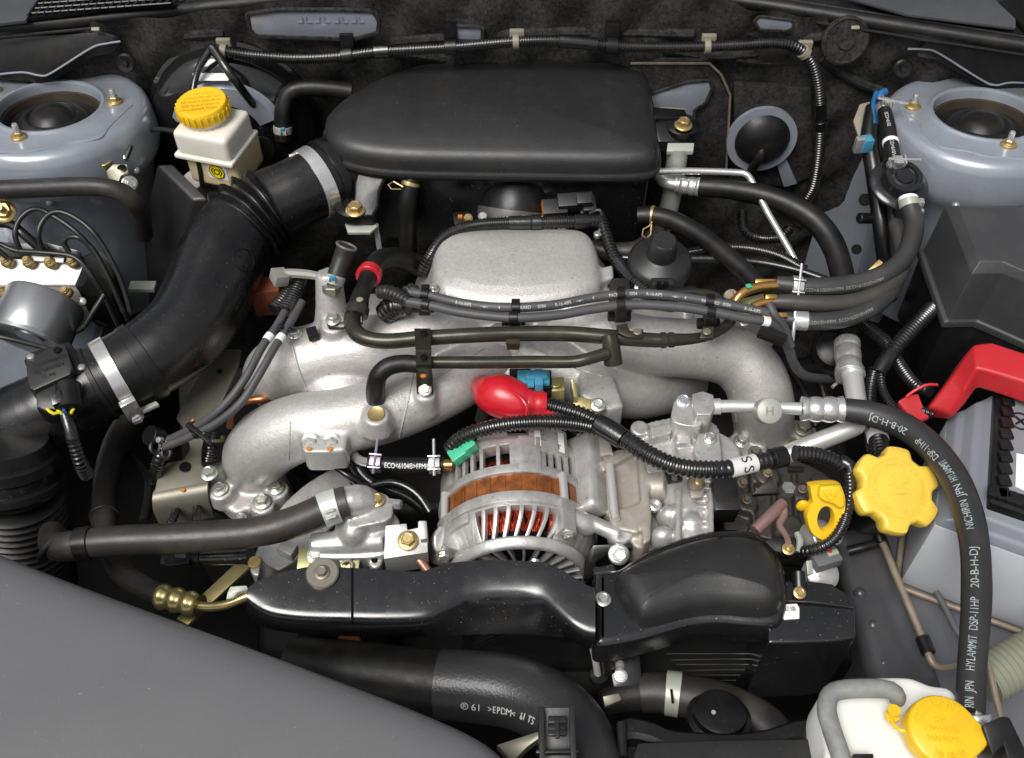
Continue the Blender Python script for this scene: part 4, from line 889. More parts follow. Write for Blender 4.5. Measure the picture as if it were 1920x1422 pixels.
run([(930, 575, 8, 66), (870, 602, 22, 62), (800, 632, 28, 60), (720, 650, 22, 62), (630, 664, 14, 66), (566, 682, 4, 68), (530, 696, -10, 66), (516, 708, -50, 62)])       # left rear
run([(950, 650, 14, 50), (880, 700, 22, 56), (800, 740, 18, 60), (720, 770, 16, 62), (640, 790, 14, 62), (570, 800, 6, 64), (515, 822, -10, 66), (486, 846, -30, 64), (478, 862, -56, 60), (476, 880, -90, 56)])  # left front
g.sphere(W(496, 850, -40), 30, 30, 32); g.sphere(W(640, 720, 0), 40, 30, 22); g.sphere(W(760, 690, 8), 42, 30, 20)
run([(990, 575, 8, 66), (1060, 602, 22, 62), (1130, 632, 30, 60), (1210, 648, 26, 56), (1300, 655, 20, 56), (1370, 668, 8, 58), (1412, 705, -8, 60), (1428, 752, -30, 60), (1431, 784, -54, 57), (1431, 812, -88, 54)])  # right front
run([(980, 650, 24, 50), (1050, 692, 12, 56), (1120, 722, 0, 54), (1190, 735, -20, 52), (1250, 728, -45, 48), (1290, 716, -70, 44)])
run([(1100, 590, 20, 60), (1200, 600, 5, 52), (1320, 600, -15, 52), (1420, 640, -60, 46)])
# webs and bosses
g.prism(Ws([(770, 640), (1150, 640), (1110, 700), (1040, 730), (960, 668), (880, 730), (700, 730)], 8), V((0, 0, -.02)))
fl = [(388, 880), (398, 868), (430, 862), (520, 880), (544, 905), (540, 925), (515, 958), (492, 965), (470, 952), (440, 962), (402, 930)]
g.prism(outline(fl, -74, step=.005), V((0, 0, -.022)))
for px, py, hh in ((413, 919, -62), (518, 917, -62), (492, 944, -62)): g.lathe([(0, -20), (14, -20), (12, 0), (0, 0)], W(px, py, hh), UP, 20)
fr = [(1358, 830), (1376, 812), (1430, 790), (1490, 790), (1530, 808), (1520, 835), (1470, 858), (1420, 872), (1380, 860)]
g.prism(outline(fr, -72, step=.005), V((0, 0, -.022)))
for px, py, hh in ((1391, 830, -64), (1506, 806, -64), (1487, 832, -66), (1416, 850, -60)): g.lathe([(0, -22), (15, -22), (14, 0), (0, 0)], W(px, py, hh), UP, 20)
for px, py, hh, r, L in ((553, 632, 42, 13, 30), (626, 606, 58, 13, 50), (705, 778, 46, 12, 22), (797, 735, 48, 10, 26), (815, 545, 66, 9, 20), (1096, 600, 52, 12, 24)): g.lathe([(0, -L), (r * 1.35, -L), (r, 0), (0, 0)], W(px, py, hh), UP, 20)
g.lathe([(0, -22), (20, -22), (15, 10), (13, 40), (11.5, 46), (0, 46)], W(622, 590, 50), V((.02, .35, 1)), 20)
g.prism(outline([(566, 800), (572, 782), (600, 776), (645, 782), (650, 835), (640, 845), (575, 848), (566, 838)], 30, step=.004), V((0, 0, -.03)))
g.box(W(716, 600, 10), (.03, .03, .05)); g.box(W(1320, 600, 20), (.03, .03, .04))
g.prism(Ws([(1090, 700), (1150, 700), (1170, 760), (1140, 770), (1085, 740)], 34), V((0, 0, -.05)))
g.prism(Ws([(1112, 505), (1150, 495), (1152, 520), (1120, 530)], 58), V((0, 0, -.01)))
MAN_ROOT = t
man = g.obj('casting', CAST, t, remesh=2.3, smooth=7)
for px, py, hh, r, m in ((553, 626, 44, 14, ZINC), (413, 917, -60, 15, ZINC), (518, 915, -60, 15, ZINC), (492, 941, -60, 17, ZINC), (797, 732, 50, 13, ZINC), (813, 542, 68, 11, ZINC), (1391, 828, -62, 15, ZINC), (1506, 804, -61, 18, OLGREY), (1487, 830, -64, 11, OLGREY), (1416, 848, -58, 13, OLGREY), (452, 972, -62, 11, ZINC)):
    bolt(t, W(px, py, hh), r, m, V((0, -.05, 1)))
for px in (583, 622): bolt(t, W(px, 830, 26), 19, ZINC, V((0, -.75, .65)), 'nut' if 0 else 'bolt')
for px in (583, 622): G().lathe([(0, 0), (2.4, 0), (2.1, .4), (0, .5)], W(px, 835, 26) + V((0, -.0085, .0062)), V((0, -.75, .65)), 12).obj('orange_mark', ORANGE, t)
lathe('core_plug', [(0, 0), (8, 0), (7.5, 1), (6.5, .6), (0, .4)], (705, 777, 47), GOLD, t, V((0, -.15, 1)), 24)
lathe('boss_bolt', cylp(4, 6), (1120, 445, 60), ZINC, t)
slab('bracket_feet', [(570, 846, 16), (640, 846, 16), (646, 856, 12), (576, 856, 12)], 6, BLACK, t, bevel=1)
slab('dark_gasket', [(395, 905, -98), (545, 900, -98), (545, 960, -100), (470, 985, -100), (395, 950, -98)], 10, DARKCAST, t, bevel=2)
# dark vee plate at the centre
slab('vee_bracket', [(930, 605, 66), (985, 605, 66), (1080, 650, 34), (1010, 672, 30), (980, 740, 20), (935, 740, 20), (910, 672, 30), (850, 650, 34)], 5, CAST, t, bevel=1)
# pipes A and B, olive coated
t = T('water_pipes', 'pair of dark olive steel pipes across the manifold with a bolted clip', 'pipe', (960, 640, 85))
pA = Path([(664, 582, 84, 17), (660, 604, 84, 16), (668, 624, 84, 16), (690, 636, 84, 15), (730, 640, 84, 15), (800, 634, 86, 15), (880, 629, 88, 15), (960, 626, 88, 15), (1060, 626, 88, 15), (1140, 632, 88, 15), (1220, 638, 86, 14), (1250, 638, 86, 13), (1310, 634, 80, 10), (1350, 620, 74, 10), (1372, 598, 70, 10), (1376, 572, 66, 10)])
tube('pipe', pA, OLIVE, parent=t, seg=20)
for px in (1247, 1262): band(pA, (px, 638), 4, 1, OLIVE, t, 'pipe_bead')
tube('pipe', [(800, 680, 84), (900, 680, 84), (1000, 679, 84), (1070, 679, 85), (1100, 674, 87), (1140, 662, 89)], OLIVE, r=12, parent=t, seg=18)
tube('tee_can', [(1142, 628, 98, 15), (1146, 650, 90, 17), (1150, 682, 76, 18)], OLIVE, parent=t, seg=24)
g = G(); g.loft([[W(a, y, h), W(b, y, h), W(b, y + .5, h - 3), W(a, y + .5, h - 3)] for a, b, y, h in ((777, 807, 616, 93), (777, 807, 622, 101), (778, 808, 634, 104), (779, 808, 646, 98), (779, 809, 656, 92), (779, 809, 664, 92), (779, 809, 672, 98), (780, 809, 684, 98), (780, 810, 694, 88), (780, 811, 705, 72), (781, 812, 725, 56), (782, 812, 742, 46))])
g.obj('clip_strap', OLIVE, t); bolt(t, W(797, 731, 54), 13, ZINC, V((0, -.5, 1)))
G().sphere(W(794, 704, 75), 3.4, 3, 2.4).obj('orange_mark', ORANGE, t)
for px, py, hh in ((795, 626, 105), (795, 671, 99)): lathe('rivet', cylp(3.2, 2), (px, py, hh), DARK, t)
slab('small_clip', [(948, 636, 98), (976, 636, 98), (974, 646, 94), (950, 646, 94)], 8, OLIVE, t, bevel=1)
for pts in ([(1155, 610, 100), (1176, 606, 100), (1182, 622, 98), (1206, 616, 98), (1206, 632, 96), (1176, 632, 96), (1160, 624, 98)], [(1318, 612, 92), (1340, 612, 92), (1338, 634, 88), (1312, 634, 88)]):
    slab('bracket', pts, 4, OLIVE, t, bevel=1)
for px, py, hh in ((1195, 624, 98), (1325, 624, 91)): lathe('rivet', cylp(4, 2.4), (px, py, hh - 1), OLGREY, t)
slab('hose_bracket', [(612, 605, 80), (650, 602, 84), (680, 584, 88), (680, 604, 84), (640, 614, 80), (616, 614, 78)], 4, OLIVE, t, bevel=1)
bolt(t, W(625, 600, 82), 15, ZINC)
# elbow hose
t = T('elbow_hose', 'short black elbow hose joining the lower olive pipe to the manifold', 'hose', (705, 720, 60))
o, pa = tube('hose', [(786, 684, 86, 17), (755, 682, 86, 17), (728, 688, 84, 18), (710, 704, 78, 18), (704, 728, 62, 18), (705, 752, 42, 18)], RUBBER, parent=t, seg=20)
# hose with red ring
t = T('red_ringed_hose', 'black elbow hose with bright red collar left of the plenum', 'hose', (680, 540, 90))
pa = Path([(790, 500, 30, 20), (765, 490, 50, 20), (735, 484, 68, 20), (710, 490, 80, 20), (695, 510, 86, 18), (684, 535, 90, 16), (676, 556, 90, 17), (671, 578, 88, 20), (668, 592, 86, 20)])
tube('hose', pa, BROWNR if 0 else RUBBER, parent=t, seg=20)
b = band(pa, (692, 513), 7, 2.6, REDB, t, 'red_collar'); band(pa, (690, 518), 3.5, 3.6, REDB, t, 'red_collar')
band(pa, (668, 588), 9, 1, OLIVE, t, 'steel_cuff'); p, tt, n, s_, r = facing(pa, pa.near(668, 568))
G().sphere(p + n * r * .98, 3.6, 3.2, 1.2).obj('paint_dab', BEIGE, t)
# open pipe stub with clamp
t = T('pipe_stub_hose', 'dark brown hose stub with pale clamp standing beside the red ringed hose', 'hose', (630, 520, 70))
pa = Path([(650, 462, 112, 19), (642, 485, 102, 18), (632, 512, 94, 17), (624, 540, 84, 16)])
o, _ = tube('hose', pa, BROWNR, parent=t, seg=22); clamp_spring(pa, (627, 527), 8, t, PALEG, grow=1.0, ang=.2); G().ring(pa.P[0], pa.P[0] - pa.P[1], 9.5, 1.4, 28).obj('rim', GREYP, t)
box('paint_dot', W(624, 522, 102), (6, 3, 5), BLUE, t, bevel=.6)
lathe('hex_nut', [(9, 0), (9, 6), (8, 7), (0, 7)], (622, 548, 84), OLGREY, t, V((.05, .35, 1)), 6)
t = T('cable_guide', 'curved translucent grey cable guide arching over the left plug leads', 'bracket', (570, 520, 78))
tube('guide', [(520, 524, 74, 7), (532, 514, 78, 9), (570, 514, 80, 9), (605, 520, 80, 8), (625, 526, 78, 6)], mat('smoky_plastic', (.23, .225, .20), .4, var=.1), parent=t, seg=8)
box('guide_end', (524, 520, 78), (14, 16, 12), bpy.data.materials['smoky_plastic'], t, rot=(0, 20, 30))
# plug leads across the centre with print
t = T('plug_leads', 'pair of grey printed spark plug leads draped across the plenum front', 'cable pair', (1060, 575, 95), 'spark plug leads')
pu = Path([(762, 548, 92, 9), (800, 553, 94, 9), (850, 566, 96, 9), (910, 575, 97, 9), (970, 577, 98, 9), (1040, 572, 98, 9), (1110, 559, 98, 9), (1180, 551, 98, 9), (1250, 554, 97, 9), (1330, 566, 95, 9), (1400, 579, 92, 9), (1440, 588, 88, 9)])
pw = Path([(762, 566, 92, 9), (810, 574, 94, 9), (870, 587, 96, 9), (960, 596, 98, 9), (1040, 592, 98, 9), (1110, 580, 98, 9), (1180, 572, 98, 9), (1260, 575, 97, 9), (1340, 586, 94, 9), (1400, 598, 90, 9), (1438, 604, 86, 9), (1460, 620, 74, 9), (1478, 652, 52, 9), (1490, 684, 30, 9), (1512, 706, 10, 9), (1560, 712, -20, 9)])
for q in (pu, pw): tube('lead', q, WIRE, parent=t, seg=16)
tube('lead', [(1442, 570, 92, 8), (1452, 590, 88, 8), (1472, 616, 74, 7), (1484, 650, 56, 7)], WIRE, parent=t, seg=12)
for s, px, py in (('R-16-AIPS', 860, 569), ('~w~', 900, 574), ('4', 935, 576), ('KARD', 972, 577), ('0704', 1007, 575), ('R-16-AIPS', 1040, 572), ('~w~', 1080, 566), ('4', 1110, 559), ('PACKARD', 1137, 556), ('0704', 1182, 551), ('R-16-AIPS', 1214, 552), ('~w~', 1255, 554), ('4', 1285, 558), ('PACKARD', 1312, 563), ('0704', 1358, 571), ('R-16-AIPS', 1392, 578)):
    hose_text(pu, s, (px, py), 4.3, t, PRINT, squeeze=.85)
for q, px, py in ((pu, 797, 552), (pw, 799, 572), (pw, 1437, 603)): band(q, (px, py), 6, .5, LABELW, t, 'white_mark')
for px, py, hh, dy in ((796, 560, 96, 22), (965, 587, 98, 34), (1163, 563, 98, 40), (1330, 577, 94, 40)):
    for q, yy in ((pu, py - 10), (pw, py + 12)): band(q, (px, yy), 7, 1.5, PLASTIC, t, 'lead_clip')
    box('clip_stem', (px, py + dy * .55, hh - 10), (11, 14, 16), PLASTIC, t, bevel=1.5); box('clip_post', (px + 2, py - 18, hh), (8, 5, 8), PLASTIC, t, bevel=1); box('clip_foot', (px - 2, py + dy * .75, hh - 18), (22, 8, 8), PLASTIC, t, bevel=1.5)
tube('boot', [(712, 548, 88, 13), (728, 548, 92, 14), (748, 556, 92, 14), (766, 566, 92, 12)], LOOM if 0 else GRAIN, parent=t, seg=18, corr=(4.2, .16))
tube('boot', [(758, 552, 92, 12), (770, 543, 92, 12), (782, 548, 92, 11)], GRAIN, parent=t, seg=16, corr=(4.2, .16)); tube('boot', [(722, 590, 60, 22), (740, 575, 70, 24), (765, 572, 76, 20)], LOOM, parent=t, seg=18, corr=(5, .1))
o = box('lead_holder', (1448, 630, 78), (26, 8, 12), PLASTIC, t, rot=(0, 10, -20), bevel=1.5)
# black sleeve & pipe near right lead clip
t = T('vacuum_pipe', 'dark olive pipe with black rubber sleeve behind the printed leads', 'pipe', (1300, 548, 84))
tube('pipe', [(1290, 550, 84), (1320, 552, 82), (1345, 560, 78), (1360, 578, 70), (1372, 600, 60)], OLIVE, r=10, parent=t, seg=14)
tube('sleeve', [(1232, 560, 82, 12), (1260, 552, 84, 13), (1303, 548, 85, 12)], RUBBER, parent=t, seg=16)
# cast support post below leads, right
for px, py, hh, w, lb in ((1163, 560, 60, 18, 'dark cast post behind the printed leads'), (212, 0, 0, 0, None)):
    if lb:
        o = slab('cast_post', [(px - w, py - 40, hh), (px + w, py - 40, hh), (px + w + 6, py + 40, hh - 10), (px - w - 6, py + 40, hh - 10)], 80, DARKCAST, bevel=3); tag(o, lb, 'bracket')
o = tube('dark_pipe', [(1090, 462, 30, 18), (1130, 470, 34, 18), (1190, 470, 38, 18), (1230, 440, 40, 17), (1240, 412, 42, 15)], BROWNR, seg=16)[0]; tag(o, 'dusty brown pipe curving behind the round capped valve', 'pipe')
t, pa = loom('loom_branch', 'corrugated loom behind the sweeping hose at centre right', [(1290, 475, 20, 10), (1340, 466, 30, 10), (1400, 466, 34, 10), (1460, 480, 34, 11), (1510, 508, 30, 11)], 10)
o = tube('black_cable', [(1160, 484, 40), (1250, 486, 44), (1340, 486, 46), (1420, 492, 46), (1490, 506, 46), (1556, 528, 44)], TAPE, r=8, seg=12)[0]; tag(o, 'smooth black cable running level behind the gold fuel pipes', 'cable')
# blue connector on gold bracket
t = T('solenoid_bracket', 'yellow zinc bracket with blue plug behind the red boot', 'bracket', (1060, 740, 40))
slab('box', [(1026, 708, 52), (1058, 706, 52), (1060, 732, 48), (1028, 735, 48)], 22, mat('dull_gold_steel', (.36, .31, .13), .35, .75, var=.12, vscale=50), t, bevel=2)
DG = bpy.data.materials['dull_gold_steel']
lathe('boss', cylp(5.5, 2), (1042, 720, 51), DG, t)
slab('tab', [(1070, 714, 54), (1076, 714, 54), (1082, 744, 46), (1132, 752, 42), (1138, 768, 38), (1120, 776, 36), (1076, 764, 40)], 3, DG, t, bevel=.6)
slab('tab_edge', [(1070, 712, 62), (1076, 712, 62), (1084, 746, 50), (1076, 746, 50)], 14, DG, t, bevel=.6)
bolt(t, W(1121, 760, 44), 14, ZINC, V((0, -.35, 1)))
slab('leg', [(1104, 795, 20), (1122, 795, 20), (1124, 838, -8), (1106, 840, -8)], 3, mat('pale_gold_steel', (.50, .48, .28), .35, .7, var=.1), t, bevel=.6)
slab('leg', [(1020, 772, 20), (1058, 774, 20), (1056, 782, 16), (1024, 780, 16)], 3, GOLD, t, bevel=.6)
box('blue_plug', (1000, 715, 52), (30, 16, 14), BLUE, t, bevel=1.5); box('blue_plug', (1006, 706, 60), (20, 8, 5), BLUE, t, bevel=1); box('blue_collar', (1010, 718, 54), (8, 19, 18), BLUE, t, bevel=1.2); box('black_plug', (1022, 722, 46), (12, 22, 18), PLASTIC, t, bevel=1.5); box('wire_cover', (975, 708, 44), (20, 14, 10), PLASTIC, t)
for dx in (-8, -2): box('blue_rib', (1000 + dx, 716, 60), (3, 13, 3), BLUE, t, bevel=.5)
# ---- alternator
t = T('alternator', 'aluminium alternator with brown stator band and copper windings showing', 'alternator', (965, 940, -40))
A0 = W(965, 790, 36); A0.z = Z0 - .040; AX = V((.03, -1, -.0)).normalized()
def at_(s, a, r):   # point on the machine: s mm along the axis, angle a deg from the top (+ = right), radius r mm
    u = V((math.cos(0), 0, 0)); up = V((0, 0, 1)); sd = V((1, .03, 0)).normalized()
    return A0 + AX * s / 1000 + (up * math.cos(R(a)) + sd * math.sin(R(a))) * r / 1000
def arcbar(g, s0, s1, a0, a1, r0, r1, n=3, w=None):
    rings = []
    for i in range(n + 1):
        a = a0 + (a1 - a0) * i / n; rings.append([at_(s0, a, r0), at_(s0, a, r1), at_(s1, a, r1), at_(s1, a, r0)])
    g.loft(rings)
# rear frame
g = G(); g.lathe([(0, -6), (30, -6), (46, -4), (60, 2), (68, 8), (71, 16), (71, 22), (56, 22), (50, 10), (0, 8)], A0, AX, 72)
arcbar(g, 45, 54, -180, 180, 56, 73, 72)
for a in range(-180, 181, 9):
    solid = (abs(a) > 62) or (-2 < a < 19) or a in (-58,)
    if solid: arcbar(g, 20, 47, a - 4.6, a + 4.6, 62, 71.5)
for a in (-50, -42, -34, -26, -13, 27, 34, 41, 50): arcbar(g, 20, 47, a - 1.5, a + 1.5, 66, 71.5)
arcbar(g, 14, 54, 2, 18, 66, 73.5, 4)
arcbar(g, -10, 10, -30, -6, 56, 70, 4)
g.obj('rear_frame', DIECAST, t, bevel=1.0, seg=2, ang=40)
G().lathe([(0, 10), (50, 10), (50, 50), (0, 50)], A0, AX, 40).obj('core', DARK, t)
g = G(); rnd = random.Random(3)
def coil(s0, s1, r, n, m):
    g = G()
    for i in range(n):
        a = -95 + 190 * i / n + rnd.uniform(-1, 1); d = rnd.uniform(-9, 9)
        g.sweep([at_(s0, a, r - 5), at_((s0 * 2 + s1) / 3, a + d * .3, r + rnd.uniform(-1, 1)), at_((s0 + 2 * s1) / 3, a + d * .7, r + rnd.uniform(-1, 1)), at_(s1, a + d, r - 6)], .0008, 5)
    return g.obj('copper_winding', m, t, flat=False)
cw_ = coil(28, 52, 60, 130, COPPER); coil(78, 104, 62, 240, COPPER)
# stator laminations
prof = [(57, 54), (70, 54), (70, 76), (57, 76)]
G().lathe(prof, A0, AX, 90).obj('stator', STATOR, t)
g = G()
for k in range(19):
    a = -100 + 200 * k / 18; arcbar(g, 54.2, 75.8, a - 2.9, a + 2.9, 69.5, 70.9, 2)
g.obj('stator_ribs', STATOR, t)
for a in (-62, 34): tube('through_bolt', [(at_(50, a, 74), 8), (at_(80, a, 74), 8)], ALU, parent=t, seg=12)
for a in (-62, 34): bolt(t, at_(112, a - (2 if a < 0 else -2), 73), 15, ZINC, AX + V((0, 0, .35)), 'bolt')
# front frame
g = G(); arcbar(g, 74, 85, -180, 180, 58, 74, 72); arcbar(g, 85, 88, -180, 180, 60, 72, 72)
g.torus_prof([(57, 123), (57.5, 116), (60, 113.5), (63, 113), (64.5, 115), (62.5, 120), (60, 123)], A0, AX, 72)
def finbar(a, w, tw):   # curved fin from the outer shoulder to the front ring
    rings = []
    for i in range(8):
        q = i / 7; s = 86 + 30 * q; r = 72 - 13 * q ** 1.8; aa = a + tw * q ** 2
        rings.append([at_(s, aa - w, r - 7), at_(s, aa - w, r), at_(s, aa + w, r), at_(s, aa + w, r - 7)])
    g.loft(rings)
for k in range(8): finbar(-34 + 9.2 * k, 1.6, -7)
for a in range(-176, 181, 8):
    if a < -38 or a > 36: finbar(a, 4.4, 0)
for a in (-35, 33): finbar(a, 4, 0)
arcbar(g, 78, 110, -68, -56, 62, 78, 4); arcbar(g, 78, 110, 29, 40, 62, 78, 4); arcbar(g, 86, 96, -56, -36, 64, 74, 4); arcbar(g, 86, 96, 33, 60, 64, 74, 4)
g.obj('front_frame', DIECAST, t, bevel=1.1, seg=2, ang=40)
# mounting ears
ear = T and G()
for pts in ([(at_(88, 40, 64), 26), (at_(92, 56, 76), 24), (W(1108, 980, 4), 18), (W(1138, 994, 2), 17), (W(1160, 1002, 0), 20)],):
    pa = Path(pts, step=.005); ear.sweep(pa.P, [r * .9 for r in pa.r], 16)
ear2 = G(); ear.lathe([(0, -7), (12, -7), (12.5, 0), (12, 7), (0, 7)], W(1162, 1000, -2), V((0, -.2, 1)), 28)
pa = Path([(at_(100, -60, 70), 34), (W(830, 1020, -20), 26), (W(822, 1050, -40), 20)], step=.005); ear2.sweep(pa.P, pa.r, 14); ear2.obj('lower_ear', DIECAST, t, remesh=2.2, smooth=4)
ear.obj('mount_ear', DIECAST, t, remesh=1.8, smooth=3)
G().box(at_(36, 62, 66), (.026, .085, .05), euler(0, 50, 0)).obj('side_boss', DIECAST, t, bevel=8, seg=4)
G().box(at_(38, 78, 86), (.012, .05, .03)).obj('slot_cover', DIECAST, t, bevel=4, seg=3)
# front fan vanes
g = G()
for k in range(28):
    a = -98 + 196 * k / 27; rings = []
    for i in range(4):
        q = i / 3; aa = a + 6 * q; rings.append([at_(114, aa - 1.4, 58 - 38 * q), at_(121, aa - 1.4, 58 - 38 * q), at_(121, aa + 1.4, 58 - 38 * q), at_(114, aa + 1.4, 58 - 38 * q)])
    if k % 2 == 0: g.loft(rings)
g.lathe([(0, 128), (20, 128), (22, 125), (22, 116), (0, 116)], A0, AX, 40)
g.obj('front_spokes', DIECAST, t, bevel=.8)
G().lathe([(0, 98), (54, 98), (54, 104), (0, 104)], A0, AX, 40).obj('fan_back', mat('dark_fan_steel', (.05, .05, .05), .4, .6), t)
for px, py in ((1003, 1040), (918, 1046)): lathe('screw', [(0, 0), (6, 0), (5, 2), (2, 3), (0, 3)], at_(125, 20 if px > 960 else -22, 40), ZINC, t, AX, 16)
G().lathe([(40, 132), (44, 134), (44, 158), (0, 158)], A0 + V((0, 0, -.02)), AX, 40).obj('pulley', DARK, t)
# ear hardware
lathe('bush', [(11, 0), (11, 7), (0, 7)], (1162, 1014, -14), GOLD, t, V((0, -.2, 1)), 28)
# rating label on the rear frame
lb = [at_(s, a, 72.4) for s, a in ((2, 16), (2, 38), (26, 38), (26, 16))]
lb = [at_(s, a, 73.6) for s, a in ((2, 14), (2, 38), (24, 38), (24, 14))]
g = G(); arcbar(g, -2, 28, 10, 42, 58, 72.6, 8); g.obj('label_boss', DIECAST, t, bevel=1)
G().prism(lb, V((0, .0, -.0016))).obj('rating_label', LABELW, t, bevel=.2)
nx = (lb[1] - lb[0]).normalized(); ny = (lb[0] - lb[3]).normalized()
for k, (s, sz) in enumerate((('A3TG0491', 5), ('12V 90A', 4), ('23700AA', 4))): flat_text(s, lb[0].lerp(lb[2], .42) + ny * (.006 - .005 * k), nx, ny, sz, INK, t, lift=.4)
flat_text('T', lb[2].lerp(lb[0], .2), nx, ny, 8, INK, t, lift=.4)
# green plug
o = box('green_plug', (868, 846, 22), (26, 14, 12), GREEN, rot=(0, -20, 30), bevel=2); tag(o, 'small green plug at the left shoulder of the alternator', 'connector')
box('latch', (880, 836, 30), (12, 8, 6), GREEN, o, rot=(0, -20, 30))
# black belt bracket + nut beside the ear
t = T('tension_bracket', 'glossy black bracket and steel bolt under the alternator ear', 'bracket', (1150, 1050, -10))
slab('bracket', [(1112, 1022, -2), (1184, 1018, 0), (1186, 1028, -2), (1150, 1034, -6), (1120, 1050, -12), (1108, 1085, -24), (1094, 1085, -24), (1096, 1050, -10)], 6, BLACK, t, bevel=1.5)
slab('foot', [(1110, 1062, -6), (1150, 1055, -4), (1160, 1075, -4), (1112, 1085, -8)], 20, SATIN, t, bevel=4, seg=3)
bolt(t, W(1160, 1040, -6), 20, ZINC, V((0, -.5, .8)), 'bolt')
# red terminal boot and cables
t = T('alternator_terminal_boot', 'glossy red rubber terminal boot on top of the alternator', 'terminal boot', (955, 760, 40))
tube('boot', [(908, 728, 40, 26), (918, 735, 42, 36), (938, 742, 46, 42), (962, 750, 46, 40), (984, 756, 46, 34), (994, 757, 46, 26)], REDB, parent=t, seg=28, dome=True)
tube('neck', [(985, 756, 46, 27), (996, 757, 46, 29), (1000, 757, 46, 25), (1020, 758, 46, 25), (1025, 758, 46, 22)], REDB, parent=t, seg=24)
slab('flap', [(903, 730, 56), (912, 724, 58), (918, 738, 56), (908, 752, 50), (904, 748, 50)], 18, REDB, t, bevel=2); tube('ridge', [(950, 728, 64, 3), (975, 745, 66, 3), (988, 765, 62, 3), (984, 785, 52, 3)], REDB, parent=t, seg=8)
box('neck_rib', (1008, 772, 46), (30, 6, 4), REDB, t, rot=(0, 0, -2))
g = G(); g.sweep([W(905, 790, 10), W(910, 770, 20), W(920, 760, 30)], .008, 10); g.obj('terminal_post', RUBBER, t)
t = T('charge_cables', 'two ridged black cables joining into one above the compressor', 'cable loom', (1150, 780, 60))
o, pc1 = tube('conduit', [(1018, 758, 46, 15), (1050, 766, 48, 16), (1095, 780, 50, 16), (1145, 806, 50, 16)], LOOM, parent=t, seg=18, corr=(4.6, .17))
o, pc2 = tube('conduit', [(842, 842, 20, 13), (866, 820, 34, 14), (910, 804, 44, 15), (970, 794, 50, 15), (1040, 792, 52, 15), (1100, 799, 52, 15), (1148, 815, 52, 15), (1160, 828, 52, 14)], LOOM, parent=t, seg=18, corr=(4.6, .17))
o, pc3 = tube('conduit', [(1140, 806, 52, 19), (1175, 826, 54, 18), (1215, 852, 56, 18), (1265, 874, 58, 18), (1320, 881, 60, 18), (1370, 878, 62, 17), (1420, 867, 60, 16), (1470, 856, 56, 16)], LOOM, parent=t, seg=18, corr=(4.8, .13))
tube('taped_joint', [(1120, 794, 54, 20), (1150, 812, 54, 21), (1168, 824, 54, 20)], TAPE, parent=t, seg=16)
b = band(pc3, (1393, 873), 22, .6, mat('grey_tape_label', (.62, .61, .60), .4), t, 'tape_label', seg=24)
for da in (-.62, .5): hose_text(pc3, 'S', (1386, 874), 13, b, INK, off=da, lift=1.0, turn=True)
band(pc3, (1476, 856), 26, 2, PLASTIC, t, 'conduit_holder'); box('holder_clip', (1492, 880, 52), (14, 5, 4), PLASTIC, t)
o, pc4 = tube('conduit', [(1490, 850, 54, 15), (1530, 853, 50, 15), (1560, 862, 46, 14), (1582, 876, 42, 12)], LOOM, parent=t, seg=16, corr=(3.8, .13))
tube('conduit', [(1590, 876, 42, 10), (1594, 910, 40, 10), (1590, 950, 36, 11), (1578, 990, 28, 11), (1555, 1018, 20, 11), (1520, 1032, 10, 11), (1496, 1034, 4, 10)], LOOM, parent=t, seg=14, corr=(3.6, .15))
tube('taped_joint', [(1576, 866, 44, 13), (1592, 872, 44, 13), (1596, 890, 42, 11)], TAPE, parent=t, seg=12)
# fuel hose with clamps left of the alternator
t = T('fuel_hose', 'short black printed fuel hose with two pin clamps left of the alternator', 'hose', (760, 870, 10))
ph = Path([(690, 868, 10, 15), (740, 872, 10, 15), (790, 873, 10, 15), (832, 872, 10, 15)])
tube('hose', ph, RUBBER, parent=t, seg=18); hose_text(ph, '> ,', (696, 869), 6, t, PRINT, off=.1); hose_text(ph, 'ECO<6104\u00ae>FPM', (724, 871), 6.6, t, WHITE, off=.1, fit=(796, 873)); hose_text(ph, '8', (800, 873), 6, t, PRINT, off=.1)
for px in (709, 811): clamp_pin(ph, (px, 871), 9, t, mat('violet_steel', (.42, .36, .42), .3, .8) if px == 709 else SILVER, ang=-.2)
tube('pipe_end', [(662, 852, -4, 9), (676, 864, 4, 9), (694, 868, 10, 9)], SILVER, parent=t, seg=12); tube('pipe_end', [(828, 872, 10, 11), (848, 872, 10, 11)], IRID, parent=t, seg=12)
o = tube('copper_pipe', [(620, 742, -40), (560, 746, -30), (500, 748, -14), (458, 754, -18), (438, 770, -26), (432, 800, -46)], mat('pink_copper', (.42, .17, .08), .28, .85, var=.2, vscale=40), r=8, seg=12)[0]; tag(o, 'copper coloured pipe disappearing behind the front left runner', 'pipe')
for P, lb in (([(640, 800, -40, 18), (660, 850, -30, 16), (690, 900, -40, 14), (760, 930, -50, 12), (800, 960, -60, 12)], 'black harness looping under the front left runner'), ([(700, 910, -30, 9), (740, 905, -24, 10), (780, 925, -26, 10), (806, 960, -34, 10)], 'thin black hose left of the stator band'), ([(610, 860, -16, 8), (650, 890, -20, 8), (680, 910, -30, 8)], 'black cable below the twin bolted boss')):
    o = tube('black_hose', P, TAPE, seg=12)[0]; tag(o, lb, 'hose')
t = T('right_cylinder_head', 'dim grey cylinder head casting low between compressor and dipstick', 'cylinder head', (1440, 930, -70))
g = G(); g.prism(outline([(1350, 880), (1420, 862), (1500, 866), (1560, 900), (1580, 960), (1540, 1010), (1440, 1010), (1370, 980)], -66, step=.004), V((0, 0, -.05)))
